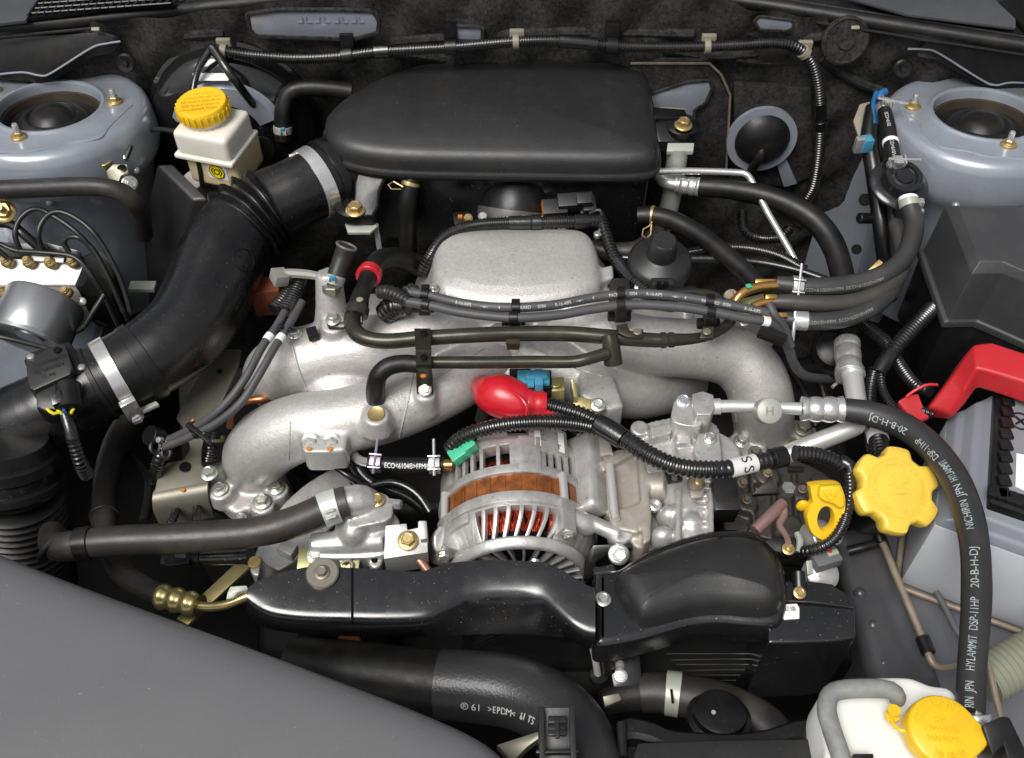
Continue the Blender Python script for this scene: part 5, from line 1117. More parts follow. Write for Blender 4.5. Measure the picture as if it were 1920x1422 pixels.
for px, py, r, hh in ((1400, 940, 11, -56), (1440, 890, 12, -54), (1505, 920, 10, -56), (1480, 985, 13, -54), (1380, 985, 12, -52), (1540, 900, 9, -56)): g.lathe([(0, -20), (r * 1.25, -20), (r, 0), (0, 0)], W(px, py, hh), UP, 18)
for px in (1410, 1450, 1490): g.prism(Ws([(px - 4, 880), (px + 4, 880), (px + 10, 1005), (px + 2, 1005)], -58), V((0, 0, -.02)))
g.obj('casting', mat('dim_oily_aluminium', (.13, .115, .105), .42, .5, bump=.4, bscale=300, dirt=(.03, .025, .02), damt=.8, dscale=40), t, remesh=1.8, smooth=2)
for px, py in ((1440, 888), (1505, 918), (1400, 938)): bolt(t, W(px, py, -54), 9, TANP)
for P, lb in (([(1545, 625, -10, 9), (1530, 660, -30, 9), (1540, 720, -50, 10), (1560, 790, -70, 10)], 'thin black hose dropping left of the crimped pipe fitting'), ([(1480, 690, -30, 7), (1510, 740, -30, 7), (1530, 800, -40, 7)], 'black wire lead dropping right of the manifold bend'), ([(240, 850, -120, 10), (280, 900, -110, 10), (270, 980, -100, 10)], 'black hose deep behind the dusty steering hose'), ([(560, 880, -100, 12), (610, 905, -96, 12), (680, 925, -100, 12)], 'black cable deep under the left runner flange'), ([(1000, 745, -20, 8), (1060, 800, -30, 8), (1100, 830, -40, 8)], 'black lead behind the alternator label')):
    o = tube('hidden_lead', P, RUBBER, seg=10)[0]; tag(o, lb, 'cable')
# ---- coolant outlet and bracket left of the alternator
t = T('water_outlet', 'cast aluminium water outlet housing at the end of the front coolant hose', 'housing', (690, 980, -10))
g = G()
pa = Path([(640, 945, 20, 30), (670, 938, 20, 30), (690, 945, 10, 28), (690, 975, -10, 30)], step=.005); g.sweep(pa.P, pa.r, 18)
g.prism(outline([(655, 930), (690, 922), (722, 926), (735, 945), (732, 972), (690, 985), (650, 985)], 16, step=.004), V((0, 0, -.014)))
g.prism(outline([(640, 968), (735, 962), (740, 1000), (640, 1005)], 2, step=.004), V((0, 0, -.05)))
g.prism(outline([(585, 1010), (600, 1000), (720, 995), (725, 1040), (590, 1045)], -8, step=.004), V((0, 0, -.05)))
g.prism(outline([(520, 960), (585, 900), (640, 880), (660, 940), (600, 1010), (540, 1060), (490, 1080), (470, 1060)], -48, step=.005), V((0, 0, -.05)))
g.prism(outline([(688, 1030), (716, 1030), (716, 1056), (702, 1066), (690, 1056)], -12, step=.003), V((0, 0, -.01)))
pa = Path([(585, 1022, -10, 22), (650, 1018, -8, 24), (720, 1014, -8, 24)], step=.005); g.sweep(pa.P, pa.r, 16)
g.sphere(W(664, 1003, 0), 13, 12, 16)
g.obj('casting', DIECAST, t, remesh=1.6, smooth=2)
bolt(t, W(707, 938, 18), 15, GOLD, V((0, -.1, 1))); lathe('nipple', cylp(5, 12), (728, 944, 12), ZINC, t, V((1, -.2, .1)), 6)
box('square_plug', (540, 1032, -28), (16, 12, 12), DIECAST, t, rot=(0, 0, -25), bevel=1.5); lathe('pin_hole', cylp(3, 1), (702, 1050, -10.8), DARK, t)
t = T('pump_bracket', 'pale cast bracket with gold bolt left of the alternator', 'bracket', (760, 1020, 0))
g = G(); g.prism(Ws([(723, 986, 14), (762, 982, 14), (764, 994, 12), (784, 990, 12), (784, 978, 14), (800, 978, 14), (802, 1036, 2), (720, 1048, 0)]), V((0, 0, -.012)))
g.prism(Ws([(720, 1046, 0), (802, 1034, 2), (802, 1042, -4), (722, 1056, -6)]), V((0, 0, -.02)))
g.obj('plate', OLDCAST if 0 else mat('dull_zinc_casting', (.45, .45, .43), .45, .6, bump=.3, var=.12, vscale=60, dirt=(.2, .18, .15), damt=.4, dscale=60), t, bevel=1.5)
g = G().prism(Ws([(784, 976, 18), (800, 976, 18), (802, 1010, 12), (788, 1012, 12)]), V((0, 0, -.016))).obj('upright', bpy.data.materials['dull_zinc_casting'], t, bevel=1.5)
bolt(t, W(765, 1014, 8), 20, GOLD, V((0, -.25, 1)))
o = tube('copper_stub', [(778, 1040, -10), (790, 1056, -14), (802, 1072, -18)], mat('bare_copper', (.75, .36, .27), .3, .85), r=9, seg=14)[0]; tag(o, 'bare pink copper stub below the pale cast bracket', 'pipe')
t = T('guide_plate', 'olive zinc plate with white bolt behind the left belt cover', 'bracket', (640, 1050, -10))
slab('plate', [(560, 1028, -16), (600, 1028, -16), (600, 1064, -20), (556, 1068, -20)], 4, mat('olive_zinc', (.36, .36, .17), .35, .6, var=.15, vscale=60), t, bevel=.8)
slab('plate', [(634, 1042, -10), (676, 1040, -10), (672, 1070, -14), (640, 1066, -14)], 4, bpy.data.materials['olive_zinc'], t, bevel=.8); tube('eye', [(640, 1058, -8), (652, 1050, -6), (660, 1056, -8), (660, 1066, -10)], TANP, r=4, parent=t, seg=8)
bolt(t, W(592, 1042, -12), 17, mat('bright_zinc', (.85, .85, .82), .3, .7), V((0, -.2, 1)), 'bolt')
# ---- belt covers
t = T('left_belt_cover', 'glossy black bent belt cover in front of the alternator', 'belt cover', (790, 1130, 10))
st = [  # px, back row, ridge row, lower row
    (463, 1108, 1130, 1150), (470, 1098, 1138, 1160), (500, 1082, 1156, 1178), (540, 1071, 1163, 1186), (590, 1062, 1166, 1190), (660, 1065, 1167, 1193), (720, 1069, 1168, 1194), (785, 1072, 1166, 1194), (815, 1064, 1158, 1193), (845, 1056, 1140, 1192), (870, 1053, 1124, 1191), (900, 1051, 1115, 1190), (940, 1050, 1112, 1189), (985, 1052, 1113, 1190), (1010, 1054, 1120, 1191), (1030, 1058, 1138, 1193), (1052, 1068, 1160, 1196), (1075, 1082, 1180, 1203), (1098, 1096, 1192, 1214), (1116, 1104, 1196, 1218)]
A = resample(catmull([list(map(float, s)) for s in st], per=6), 9)
HB, HR = 34, 30; rings = []
for px, bk, rd, lo in A[:, :4]:
    b0 = W(px, bk, HB); r0 = W(px, rd, HR); l0 = W(px, lo, -6)
    d1 = (r0 - b0); d2 = (l0 - r0); q1 = min(.010, d1.length * .3); q2 = min(.012, d2.length * .3)
    rr = [b0 + V((0, .002, -.03)), b0 + V((0, .001, -.004)), b0, b0 + d1 * .5 + UP * .0012]
    for k in range(6):
        w = k / 5; a_ = r0 - d1.normalized() * q1; c_ = r0 + d2.normalized() * q2
        rr.append(a_ * (1 - w) ** 2 + r0 * 2 * w * (1 - w) + c_ * w * w)
    rr += [l0, l0 + V((0, .012, -.012)), l0 + V((0, .06, -.012))]
    rings.append(rr)
G().loft(rings).obj('cover', SATIN, t)
sm = [W(660, y, h + 1.0) for y, h in ((1066, HB), (1110, 33), (1150, HR + 1), (1164, HR - 1.5))]
G().sweep(sm + [W(661, 1180, 10)], .0009, 6).obj('seam', DARK, t)
bw = W(605, 1076, 35)
lathe('washer', [(0, -4), (13.5, -4), (13.5, 2), (12.5, 3), (0, 3)], bw, OLGREY, t, V((0, -.12, 1)), 36); bolt(t, bw + V((0, -.0006, .003)), 15, OLGREY, V((0, -.12, 1)))
t = T('right_belt_cover', 'satin black humped belt cover in front of the compressor', 'belt cover', (1290, 1100, 10))
oc = [(1114, 1082), (1120, 1072), (1160, 1066), (1188, 1048), (1230, 1024), (1290, 1004), (1345, 992), (1395, 992), (1432, 1006), (1458, 1032), (1472, 1064), (1477, 1100), (1476, 1140), (1462, 1168), (1440, 1174), (1400, 1172), (1350, 1168), (1300, 1172), (1255, 1184), (1215, 1196), (1170, 1206), (1125, 1212), (1114, 1200), (1112, 1140)]
P = outline(oc, 14, step=.004)
G().loft(dome(P, [(0, -30), (0, -6), (1, -1.5), (4, 1.0), (8, 1.6)]), True, True).obj('flange', SATIN, t)
hump = [(1152, 1104), (1160, 1080), (1200, 1058), (1260, 1034), (1330, 1016), (1390, 1014), (1430, 1030), (1456, 1064), (1466, 1110), (1462, 1145), (1440, 1158), (1400, 1158), (1350, 1154), (1300, 1158), (1250, 1170), (1215, 1178), (1190, 1172), (1170, 1145)]
P2 = outline(hump, 15, step=.004)
G().loft(dome(P2, [(0, -4), (0, .5), (1.2, 4), (2.5, 9), (4.5, 14), (8, 18.5), (13, 21.5), (19, 23)], [(.8, 1.2), (.55, 2), (.3, 2.4), (.05, 2.5)]), True, True).obj('hump', GRAIN, t)
g = G(); g.sweep([W(a, b, h) for a, b, h in ((1222, 1050, 30), (1250, 1040, 33), (1300, 1026, 35), (1345, 1018, 36), (1350, 1012, 34), (1352, 1006, 32), (1400, 1006, 33), (1436, 1018, 32), (1458, 1040, 28))], .0008, 6).obj('step_line', DARK, t)
slab('mount_ear', [(1432, 1012, 20), (1480, 1004, 22), (1492, 1010, 22), (1490, 1036, 18), (1470, 1040, 16), (1450, 1032, 18)], 10, PLASTIC, t, bevel=2)
bolt(t, W(1131, 1124, 17), 15, ZINC, V((0, -.1, 1))); bolt(t, W(1478, 1030, 22), 12, GOLD, V((0, -.2, 1)), 'nut')
slab('tail', [(1124, 1212, -10), (1150, 1206, -10), (1156, 1250, -30), (1134, 1262, -30)], 20, BLACK, t, bevel=2)

# timing cover to the right with sticker
t = T('timing_cover', 'black plastic timing cover with a white sticker right of the humped cover', 'cover', (1540, 1150, -10))
P = outline([(1440, 1092), (1500, 1086), (1560, 1094), (1590, 1112), (1604, 1150), (1606, 1196), (1560, 1204), (1500, 1206), (1440, 1206)], 6, step=.005)
G().prism(Ws([(1440, 1092), (1500, 1086), (1560, 1094), (1590, 1112), (1604, 1150), (1606, 1196), (1560, 1204), (1500, 1206), (1440, 1206)], 7), V((0, 0, -.11))).obj('cover', SATIN, t, bevel=3, seg=3)
tube('rib', [(1478, 1128, 8, 3), (1530, 1130, 9, 3), (1600, 1140, 7, 3)], SATIN, parent=t, seg=8)
s0 = slab('sticker', [(1468, 1134, 11), (1494, 1132, 11), (1499, 1140, 10), (1499, 1160, 8), (1470, 1162, 8)], 2, LABELW, t, bevel=.3)
flat_text('\u4ea4\u63db', W(1481, 1142, 10.2), (1, 0, 0), (0, 1, 0), 5, INK, t, lift=.4)
tube('post', [(1497, 1072, 10, 13), (1498, 1094, 6, 14), (1499, 1106, 4, 14)], BLACK, parent=t, seg=18); bolt(t, W(1499, 1112, 10), 12, GOLD, V((0, -.3, 1)), 'bolt')
for k in range(6): tube('cooling_rib', [(1250 + k * 9, 1226 + k * 10 + k % 2 * 2, -70, 1.2), (1350 + k * 3, 1226 + k * 10, -70, 1.2), (1420 - k * 8, 1226 + k * 10, -70, 1.2)], BLACK, parent=t, seg=6)
# crank pulley and small pulleys under the covers
t = T('crank_pulley', 'dark ribbed crank pulley in the shadow under the left belt cover', 'pulley', (990, 1230, -60))
prof = [(0, 0), (64, 0)]
for k in range(7): prof += [(66, 1 + 4 * k), (66, 2.6 + 4 * k), (63.5, 3 + 4 * k), (63.5, 4.6 + 4 * k)]
prof += [(66, 30), (60, 32), (0, 32)]
G().lathe(prof, W(1000, 1200, -55) + V((0, .02, -.05)), V((0, -1, .1)), 56).obj('pulley', BLACK, t)
t = T('idler_pulley', 'dark idler pulley with a rust coloured bolt below the left belt cover', 'pulley', (656, 1200, -50))
G().lathe([(0, 0), (44, 0), (46, 2), (46, 24), (40, 26), (12, 24), (10, 28), (0, 28)], W(650, 1215, -70) + V((0, .01, -.01)), V((0, -1, .25)), 44).obj('pulley', DARK, t)
lathe('rust_bolt', cylp(10, 4), (656, 1198, -40), mat('rust', (.28, .09, .03), .6, .3, var=.2), t, V((0, -1, .3)), 20)
t = T('belt_adjuster', 'long steel adjuster bolt hanging below the gap between the belt covers', 'bolt', (1120, 1240, -20))
tube('rod', [(1112, 1216, -16, 7), (1117, 1240, -28, 7), (1121, 1266, -42, 7)], ALU, parent=t, seg=12); lathe('rod_seat', cylp(8, 8), (1122, 1272, -48), BLACK, t)
t = T('adjuster_nut', 'shiny nut on a black bracket under the left end of the humped cover', 'nut', (1164, 1265, -30))
slab('bracket', [(1140, 1225, -36), (1200, 1220, -36), (1205, 1285, -46), (1150, 1290, -46)], 20, BLACK, t, bevel=3)
bolt(t, W(1164, 1268, -36), 13, SILVER, V((0, -.4, 1)), 'nut', 'nut'); lathe('stud_end', [(0, 0), (4.5, 0), (4, 4), (2, 6), (0, 6)], (1162, 1248, -32), SILVER, t, UP, 16)
# radiator hose
t = T('radiator_hose', 'very thick black radiator hose in front of the belt covers', 'hose', (950, 1300, -30))
rp = Path([(560, 1250, -60, 62), (650, 1262, -44, 63), (740, 1272, -38, 63), (820, 1282, -34, 64), (900, 1288, -30, 66), (970, 1300, -26, 67), (1030, 1328, -20, 68), (1076, 1376, -12, 69), (1100, 1440, -4, 70), (1110, 1500, 0, 70)], step=.004)
rm = mat('braided_rubber', (.024, .024, .025), .36, dirt=DUST, damt=.08, dscale=20)
n = rm.node_tree.nodes; l = rm.node_tree.links
tc = n.new('ShaderNodeTexCoord'); vo = n.new('ShaderNodeTexVoronoi'); vo.inputs['Scale'].default_value = 430; l.new(tc.outputs['Object'], vo.inputs['Vector'])
bp = n.new('ShaderNodeBump'); bp.inputs['Strength'].default_value = .22; bp.inputs['Distance'].default_value = .0006; l.new(vo.outputs['Distance'], bp.inputs['Height']); l.new(bp.outputs[0], n['Principled BSDF'].inputs['Normal'])
i0 = int(np.argmin([abs(proj(p)[0] - 822) for p in rp.P]))
G().sweep(rp.P[i0:], rp.r[i0:], 40).obj('hose', rm, t)
G().sweep(rp.P[:i0 + 1], [r * .96 for r in rp.r[:i0 + 1]], 40).obj('sleeve', RUBBER, t)
hose_text(rp, '\u00ae 61  >EPDM<  61 TS', (880, 1305), 8.6, t, PRINT, off=.58, squeeze=1.05)
# radiator hose holder with steel strip
t = T('hose_holder', 'black plastic holder block beside the radiator hose at the bottom edge', 'holder', (1045, 1380, 40))
slab('back', [(1010, 1335, 62), (1016, 1325, 64), (1070, 1325, 64), (1077, 1335, 62), (1082, 1440, 50), (1012, 1440, 50)], 26, GRAIN, t, bevel=2.5, seg=3)
slab('clip_face', [(1030, 1345, 66), (1060, 1345, 66), (1060, 1378, 62), (1030, 1378, 62)], 4, SATIN, t, bevel=1.5)
for k in range(3): box('clip_bar', (1045, 1350 + 12 * k, 68 - k), (13 - 0 * k, 5, 3), SATIN if k != 1 else PLASTIC, t, bevel=.8)
box('clip_tongue', (1045, 1364, 70), (3, 16, 2), SATIN, t, bevel=.5); box('edge_lip', (1045, 1411, 62), (30, 3, 6), SATIN, t, bevel=1)
box('side_rail', (1016, 1385, 66), (4, 44, 6), GRAIN, t); box('side_rail', (1074, 1385, 66), (4, 44, 6), GRAIN, t)
# parting lines and ribs of the casting, laid on its surface
dg = bpy.context.evaluated_depsgraph_get(); mo = man.evaluated_get(dg); mi = man.matrix_world.inverted()
man_o = ORG[man]
def on_casting(px, py):
    d = ray(px, py).normalized(); ok, loc, nrm, idx = mo.ray_cast(CAM - man_o, d)
    return (loc + man_o, nrm) if ok else None
for pts, r in (([(776, 693), (772, 715), (768, 740), (762, 765), (756, 790), (750, 815), (746, 834)], .9), ([(548, 648), (556, 680), (566, 710), (578, 738)], 1.6), ([(1146, 716), (1200, 712), (1250, 707)], .9),
               ([(905, 655), (870, 676), (830, 700), (780, 722)], 1.4), ([(1010, 655), (1050, 676), (1090, 694), (1130, 706)], 1.4), ([(545, 790), (543, 830), (541, 862)], .8), ([(830, 560), (900, 570), (960, 572), (1020, 570), (1100, 560)], .7), ([(1376, 735), (1378, 765), (1380, 790)], .8)):
    A = resample(catmull([[a, b, 0] for a, b in pts], per=6), 6); P = [on_casting(a, b) for a, b, _ in A]; P = [q[0] for q in P if q]
    run_ = [P[0]]
    for q in P[1:]:
        if (q - run_[-1]).length < .012: run_.append(q)
        else: break
    if len(run_) > 2: G().sweep(run_, r / 1000, 8).obj('casting_seam', CAST, MAN_ROOT)
o = slab('radiator_bracket', [(930, 1396, 10), (1012, 1370, 20), (1012, 1384, 20), (990, 1400, 16), (960, 1430, 10)], 12, OLGREY, bevel=2); tag(o, 'dull grey metal bracket at the bottom edge left of the holder block', 'bracket')
# ------------------------------------------------------------------ right side
# ---- air conditioning compressor and its bracket
t = T('compressor', 'die cast air conditioning compressor right of the alternator', 'compressor', (1290, 880, -40))
g = G()
g.prism(outline([(1210, 800), (1225, 790), (1300, 780), (1345, 800), (1350, 850), (1330, 900), (1220, 890), (1205, 840)], 8, step=.004), V((0, 0, -.06)))
g.prism(Ws([(1218, 800), (1258, 792), (1260, 812), (1222, 822)], 20), V((0, 0, -.03)))
g.prism(Ws([(1266, 808), (1296, 808), (1298, 830), (1268, 832)], 18), V((0, 0, -.03)))
g.lathe([(0, -50), (30, -50), (30, 0), (0, 0)], W(1330, 855, 12), UP, 24)
g.prism(Ws([(1300, 842), (1310, 812), (1350, 812), (1355, 870), (1310, 870)], 22), V((0, 0, -.05)))
g.lathe([(0, -25), (9, -25), (9, 0), (0, 0)], W(1200, 802, 12), UP, 16)
g.prism(Ws([(1180, 860), (1240, 850), (1250, 960), (1240, 1040), (1190, 1040)], -20), V((0, 0, -.05)))
pa = Path([(1262, 900, -4, 30), (1280, 960, -10, 40), (1300, 1040, -16, 46)], step=.006); g.sweep(pa.P, pa.r, 18)
g.prism(Ws([(1268, 920), (1334, 910), (1338, 1020), (1266, 1030)], 4), V((0, 0, -.05)))
for a, b in ((1255, 970), (1242, 1010)): g.sphere(W(a, b, -2), 12, 10, 14)
for a in (1272, 1334): g.prism(Ws([(a - 5, 916), (a + 5, 914), (a + 5, 1030), (a - 5, 1030)], 12), V((0, 0, -.04)))
for b in (925, 945, 972): g.prism(Ws([(1278, b), (1328, b - 2), (1328, b + 7), (1278, b + 9)], 9), V((0, 0, -.02)))
g.sphere(W(1298, 978, 5), 9, 9, 6)
g.obj('casting', DIECAST, t, remesh=1.5, smooth=1)
bolt(t, W(1331, 822, 23), 13, ZINC, V((0, -.1, 1))); lathe('tap', [(0, 0), (8, 0), (6.5, 8), (0, 9)], (1305, 906, 16), TANP, t, V((0, -.1, 1)), 18); bolt(t, W(1309, 903, 24), 8, GOLD, V((0, -.3, 1)), 'screw', 'screw')
lathe('socket_screw', [(4, 0), (6, 0), (6, 5), (4, 6), (3.4, 2), (0, 2)], (1227, 950, 2), SILVER, t, V((0, -.2, 1)), 20)
box('rear_block', (1355, 930, 6), (22, 40, 30), BLACK, t, rot=(10, 0, 0), bevel=2); box('loom_clip', (1262, 892, 30), (14, 14, 6), PLASTIC, t, rot=(0, 0, 10), bevel=1.5); box('loom_clip_lug', (1264, 892, 36), (5, 9, 4), GREYP, t, bevel=.8)
slab('lip', [(1293, 918, 14), (1322, 916, 14), (1318, 932, 12), (1296, 934, 12)], 6, OLDCAST, t, bevel=1.2)
bolt(t, W(1391, 905, -10), 11, TANP, V((.4, -.3, .8)), 'bolt'); lathe('fitting', cylp(7, 10), (1475, 925, -10), ZINC, t, UP, 6)
t = T('compressor_bracket', 'stained cast bracket with a long stud between alternator and compressor', 'bracket', (1180, 930, -20))
g = G()
g.prism(outline([(1122, 870), (1150, 846), (1180, 842), (1205, 850), (1218, 900), (1222, 970), (1218, 1010), (1196, 1028), (1172, 1000), (1140, 968), (1124, 920)], 0, step=.004), V((0, 0, -.03)))
g.prism(Ws([(1195, 850), (1210, 852), (1222, 960), (1220, 1012), (1206, 1020), (1204, 960)], 10), V((0, 0, -.03)))
g.prism(Ws([(1140, 962), (1210, 938), (1222, 960), (1196, 1000), (1150, 990)], 8), V((0, 0, -.02)))
g.prism(Ws([(1122, 866), (1182, 838), (1196, 846), (1130, 884)], 8), V((0, 0, -.02)))
g.lathe([(0, -10), (14, -10), (14, 12), (0, 12)], W(1226, 915, -2), V((1, -.1, .3)), 24); g.prism(Ws([(1080, 812), (1140, 812), (1150, 850), (1095, 862)], 6), V((0, 0, -.03)))
g.obj('casting', OLDCAST, t, remesh=1.6, smooth=2)
tube('stud', [(1143, 872, 14, 8), (1152, 960, 12, 8), (1155, 975, 12, 8)], ALU, parent=t, seg=14)
# ---- compressor line, capped, with a long printed hose
t = T('pressure_line', 'silver air conditioning line with printed black hose curving down the right', 'hose', (1500, 770, 50))
g = G()
g.prism(outline([(1262, 760), (1270, 748), (1300, 745), (1312, 752), (1318, 792), (1300, 800), (1262, 790)], 34, step=.003), V((0, 0, -.04)))
g.prism(Ws([(1298, 738), (1318, 733), (1338, 740), (1341, 762), (1334, 778), (1306, 778), (1300, 762)], 44), V((0, 0, -.034)))
g.obj('fitting_block', DIECAST, t, bevel=1.6, seg=3)
bolt(t, W(1281, 752, 35), 14, mat('clear_zinc', (.72, .75, .76), .22, .9), V((0, -.25, 1)), 'bolt')
lp_ = Path([(1334, 763, 36, 12), (1380, 762, 38, 12), (1440, 764, 40, 12), (1502, 767, 42, 12)]); tube('pipe', lp_, ALU, parent=t, seg=20)
band(lp_, (1344, 763), 8, 1.6, ALU, t, 'pipe_collar')
lathe('service_cap', [(0, 22), (10, 22), (11.4, 21), (11.8, 18), (11.8, 6), (9, 4), (9, -6), (0, -6)], (1432, 772, 42), mat('grey_cap', (.33, .33, .29), .4, .1), t, V((0, -.6, .8)), 40)
flat_text('H', W(1432, 772, 42) + V((0, -.6, .8)) * .0222, (1, 0, .0), (0, .8, .6), 11, OLGREY, t, thick=.4)
fl_ = Path([(1503, 767, 42, 24), (1540, 768, 43, 25), (1580, 768, 44, 25)], step=.0012)
rad = [r * (.84 + .16 * abs(math.cos(s / fl_.S[-1] * 3.0 * math.pi)) ** .5) for r, s in zip(fl_.r, fl_.S)]
G().sweep(fl_.P, rad, 28).obj('ferrule', SILVER, t)
ph = Path([(1576, 768, 44, 22), (1630, 776, 48, 24), (1690, 797, 54, 25), (1745, 838, 60, 26), (1786, 890, 64, 26), (1812, 950, 66, 27), (1827, 1020, 66, 27), (1831, 1100, 64, 27), (1828, 1180, 62, 27), (1822, 1260, 60, 26), (1820, 1338, 58, 26)])
tube('hose', ph, mat('printed_hose_rubber', (.021, .021, .022), .45, bump=.15, bscale=700, dirt=DUST, damt=.1, dscale=22), parent=t, seg=28)
WP = mat('pale_blue_print', (.36, .41, .43), .6, dirt=(.03, .03, .03), damt=.8, dscale=220)
for s, px, py, qx, qy in (('RIN', 1819, 1336, 1820, 1317), ('JPN', 1820, 1306, 1821, 1284), ('HYLAMMIT', 1821, 1271, 1825, 1203), ('DSP-11HP', 1826, 1198, 1830, 1135), ('20-B-H-DJ', 1830, 1116, 1830, 1041), ('NICHIRIN', 1826, 1004, 1816, 952),
                          ('JPN', 1812, 944, 1806, 922), ('HYLAMMIT', 1804, 916, 1780, 872), ('DSP-11HP', 1772, 864, 1735, 824), ('20-B-H-DJ', 1712, 808, 1640, 778)):
    hose_text(ph, s, (px, py), 8.6, t, WP, rev=True, fit=(qx, qy), off=.12 if py > 870 else .3)
lathe('end_ferrule', [(0, 0), (13, 0), (14, 2), (14, 8), (11.5, 9), (11.5, 30), (0, 30)], W(1822, 1336, 58), SILVER, t, V((.02, -.8, -.5)), 28)
# second line: fat pipe with crimp fitting
t = T('suction_line', 'fat silver air conditioning pipe with crimped fitting running behind the printed hose', 'pipe', (1600, 720, 20))
sp2 = Path([(1590, 668, 22, 20), (1596, 690, 24, 20), (1602, 730, 24, 19), (1608, 770, 22, 19), (1606, 795, 20, 19), (1585, 808, 18, 18), (1540, 826, 12, 18), (1500, 842, 6, 18), (1470, 856, 0, 18)])
tube('pipe', sp2, ALU, parent=t, seg=22)
cp = Path([(1588, 645, 20, 25), (1591, 680, 23, 25), (1594, 705, 24, 25)], step=.0012)
rad = [r * (.86 + .14 * abs(math.cos(s / cp.S[-1] * 2.4 * math.pi)) ** .5) for r, s in zip(cp.r, cp.S)]
G().sweep(cp.P, rad, 28).obj('ferrule', SILVER, t); band(cp, (1594, 700), 6, 1.5, SILVER, t, 'ferrule_lip')
tube('pipe_tail', [(1400, 880, -10, 10), (1370, 880, -8, 10), (1350, 872, -4, 10)], ALU, parent=t, seg=14)
# heater / suction hose with silver fitting near the intake box
t = T('suction_hose', 'thick black hose arching from a silver fitting right of the intake box', 'hose', (1450, 380, 30))
hh_ = Path([(1306, 350, 40, 18), (1360, 354, 44, 19), (1420, 364, 46, 20), (1480, 384, 44, 21), (1530, 416, 38, 22), (1562, 460, 30, 22), (1580, 520, 22, 22), (1588, 590, 18, 21), (1590, 650, 20, 21)])
tube('hose', hh_, RUBBER, parent=t, seg=24)
fp2 = Path([(1268, 346, 38, 17), (1312, 351, 41, 19)], step=.001); rad = [r * (.85 + .15 * abs(math.cos(s / fp2.S[-1] * 3 * math.pi)) ** .5) for r, s in zip(fp2.r, fp2.S)]
G().sweep(fp2.P, rad, 24).obj('ferrule', SILVER, t); tube('pipe', [(1228, 318, 40, 12), (1245, 340, 38, 12), (1272, 347, 38, 12)], ALU, parent=t, seg=16)
o = tube('silver_rod', [(1232, 322, 60), (1300, 321, 60), (1380, 324, 60), (1400, 328, 60), (1412, 345, 54), (1440, 400, 40), (1475, 460, 26), (1500, 506, 14)], SILVER, r=6.5, seg=12, step=.003)[0]; tag(o, 'thin silver rod bent round behind the thick arching hose', 'rod')
t = tube('lower_loom', [(1392, 400, -20, 10), (1396, 430, -24, 10), (1420, 446, -22, 10), (1460, 446, -18, 10), (1480, 430, -16, 10)], LOOM, seg=12, corr=(3.8, .15))[0]; tag(t, 'corrugated loom curled low behind the silver rod', 'cable loom')
# ---- three printed fuel hoses on gold pipes
rows = [([(1455, 531, 66, 13), (1490, 536, 66, 17), (1540, 538, 66, 18), (1600, 532, 66, 18), (1650, 518, 68, 18), (1688, 492, 72, 18), (1708, 455, 78, 18), (1714, 415, 84, 18), (1702, 378, 92, 17)], 'upper printed fuel hose sweeping up to the round black damper', 'ECO<6102\u00ae>FPM, ECO<6102\u00ae>FPM', (1498, 543), .35),
        ([(1450, 566, 62, 12), (1480, 567, 62, 16), (1540, 570, 62, 16), (1600, 566, 60, 16), (1650, 548, 60, 16), (1686, 515, 62, 16), (1692, 470, 60, 15), (1680, 420, 62, 14)], 'middle plain fuel hose sweeping up behind the upper one', None, None, 0),
        ([(1470, 598, 58, 13), (1500, 602, 58, 17), (1540, 603, 58, 17), (1590, 596, 56, 17), (1640, 574, 56, 17), (1676, 536, 56, 16), (1682, 500, 56, 14)], 'lowest printed fuel hose with a silver band clamp', 'ECO<6201\u00ae>FPM, ECO<6201\u00ae>FPM', (1486, 601), .12)]
for i, (P, lb, s, at, off) in enumerate(rows):
    t = T('fuel_hose', lb, 'hose', P[2][:3], 'fuel hoses on gold pipes')
    q = Path(P); tube('hose', q, mat('fuel_hose_rubber%d' % i, (.030, .030, .031) if i != 1 else (.04, .037, .034), .45, bump=.2, bscale=600, dirt=DUST, damt=.2, dscale=30), parent=t, seg=20)
    if s: hose_text(q, s, at, 5.0, t, mat('hose_print%d' % i, (.22, .25, .22), .6), off=off)
    if i == 0: clamp_pin(q, (1494, 536), 9, t, SILVER, ang=.0)
    if i == 2: b = band(q, (1503, 602), 12, .8, SILVER, t, 'hose_clamp'); G().sweep([W(1492, 584, 68), W(1486, 640, 50)], .0018, 8).obj('clamp_pin', SILVER, b)
t = T('fuel_pipes', 'iridescent gold fuel pipes on a green bracket feeding the printed hoses', 'pipe', (1430, 560, 64))
tube('pipe', [(1376, 578, 52), (1382, 560, 60), (1398, 546, 64), (1424, 538, 66), (1466, 535, 66)], IRID, r=9, parent=t, seg=16)
tube('pipe', [(1412, 576, 60), (1430, 568, 62), (1458, 566, 62)], IRID, r=8, parent=t, seg=14); tube('pipe', [(1440, 596, 56), (1460, 600, 58), (1478, 600, 58)], IRID, r=8, parent=t, seg=14)
for px, py, w in ((1440, 527, 46), (1446, 556, 20), (1466, 590, 20)): slab('pipe_plate', [(px - w / 2, py - 4, 70), (px + w / 2, py - 4, 70), (px + w / 2 + 2, py + 4, 68), (px - w / 2, py + 4, 68)], 2, IRID, t, bevel=.6)
slab('plate', [(1390, 560, 50), (1432, 550, 52), (1436, 580, 46), (1396, 594, 44)], 3, bpy.data.materials['olive_zinc'], t, bevel=.8)
bolt(t, W(1370, 556, 56), 14, TANP, V((-.5, -.3, .8))); bolt(t, W(1395, 604, 44), 10, ZINC, V((0, -.2, 1)))
box('paint_dot', (1404, 537, 71), (5, 5, 2), GREEN, t, rot=(0, 0, 20), bevel=.5)
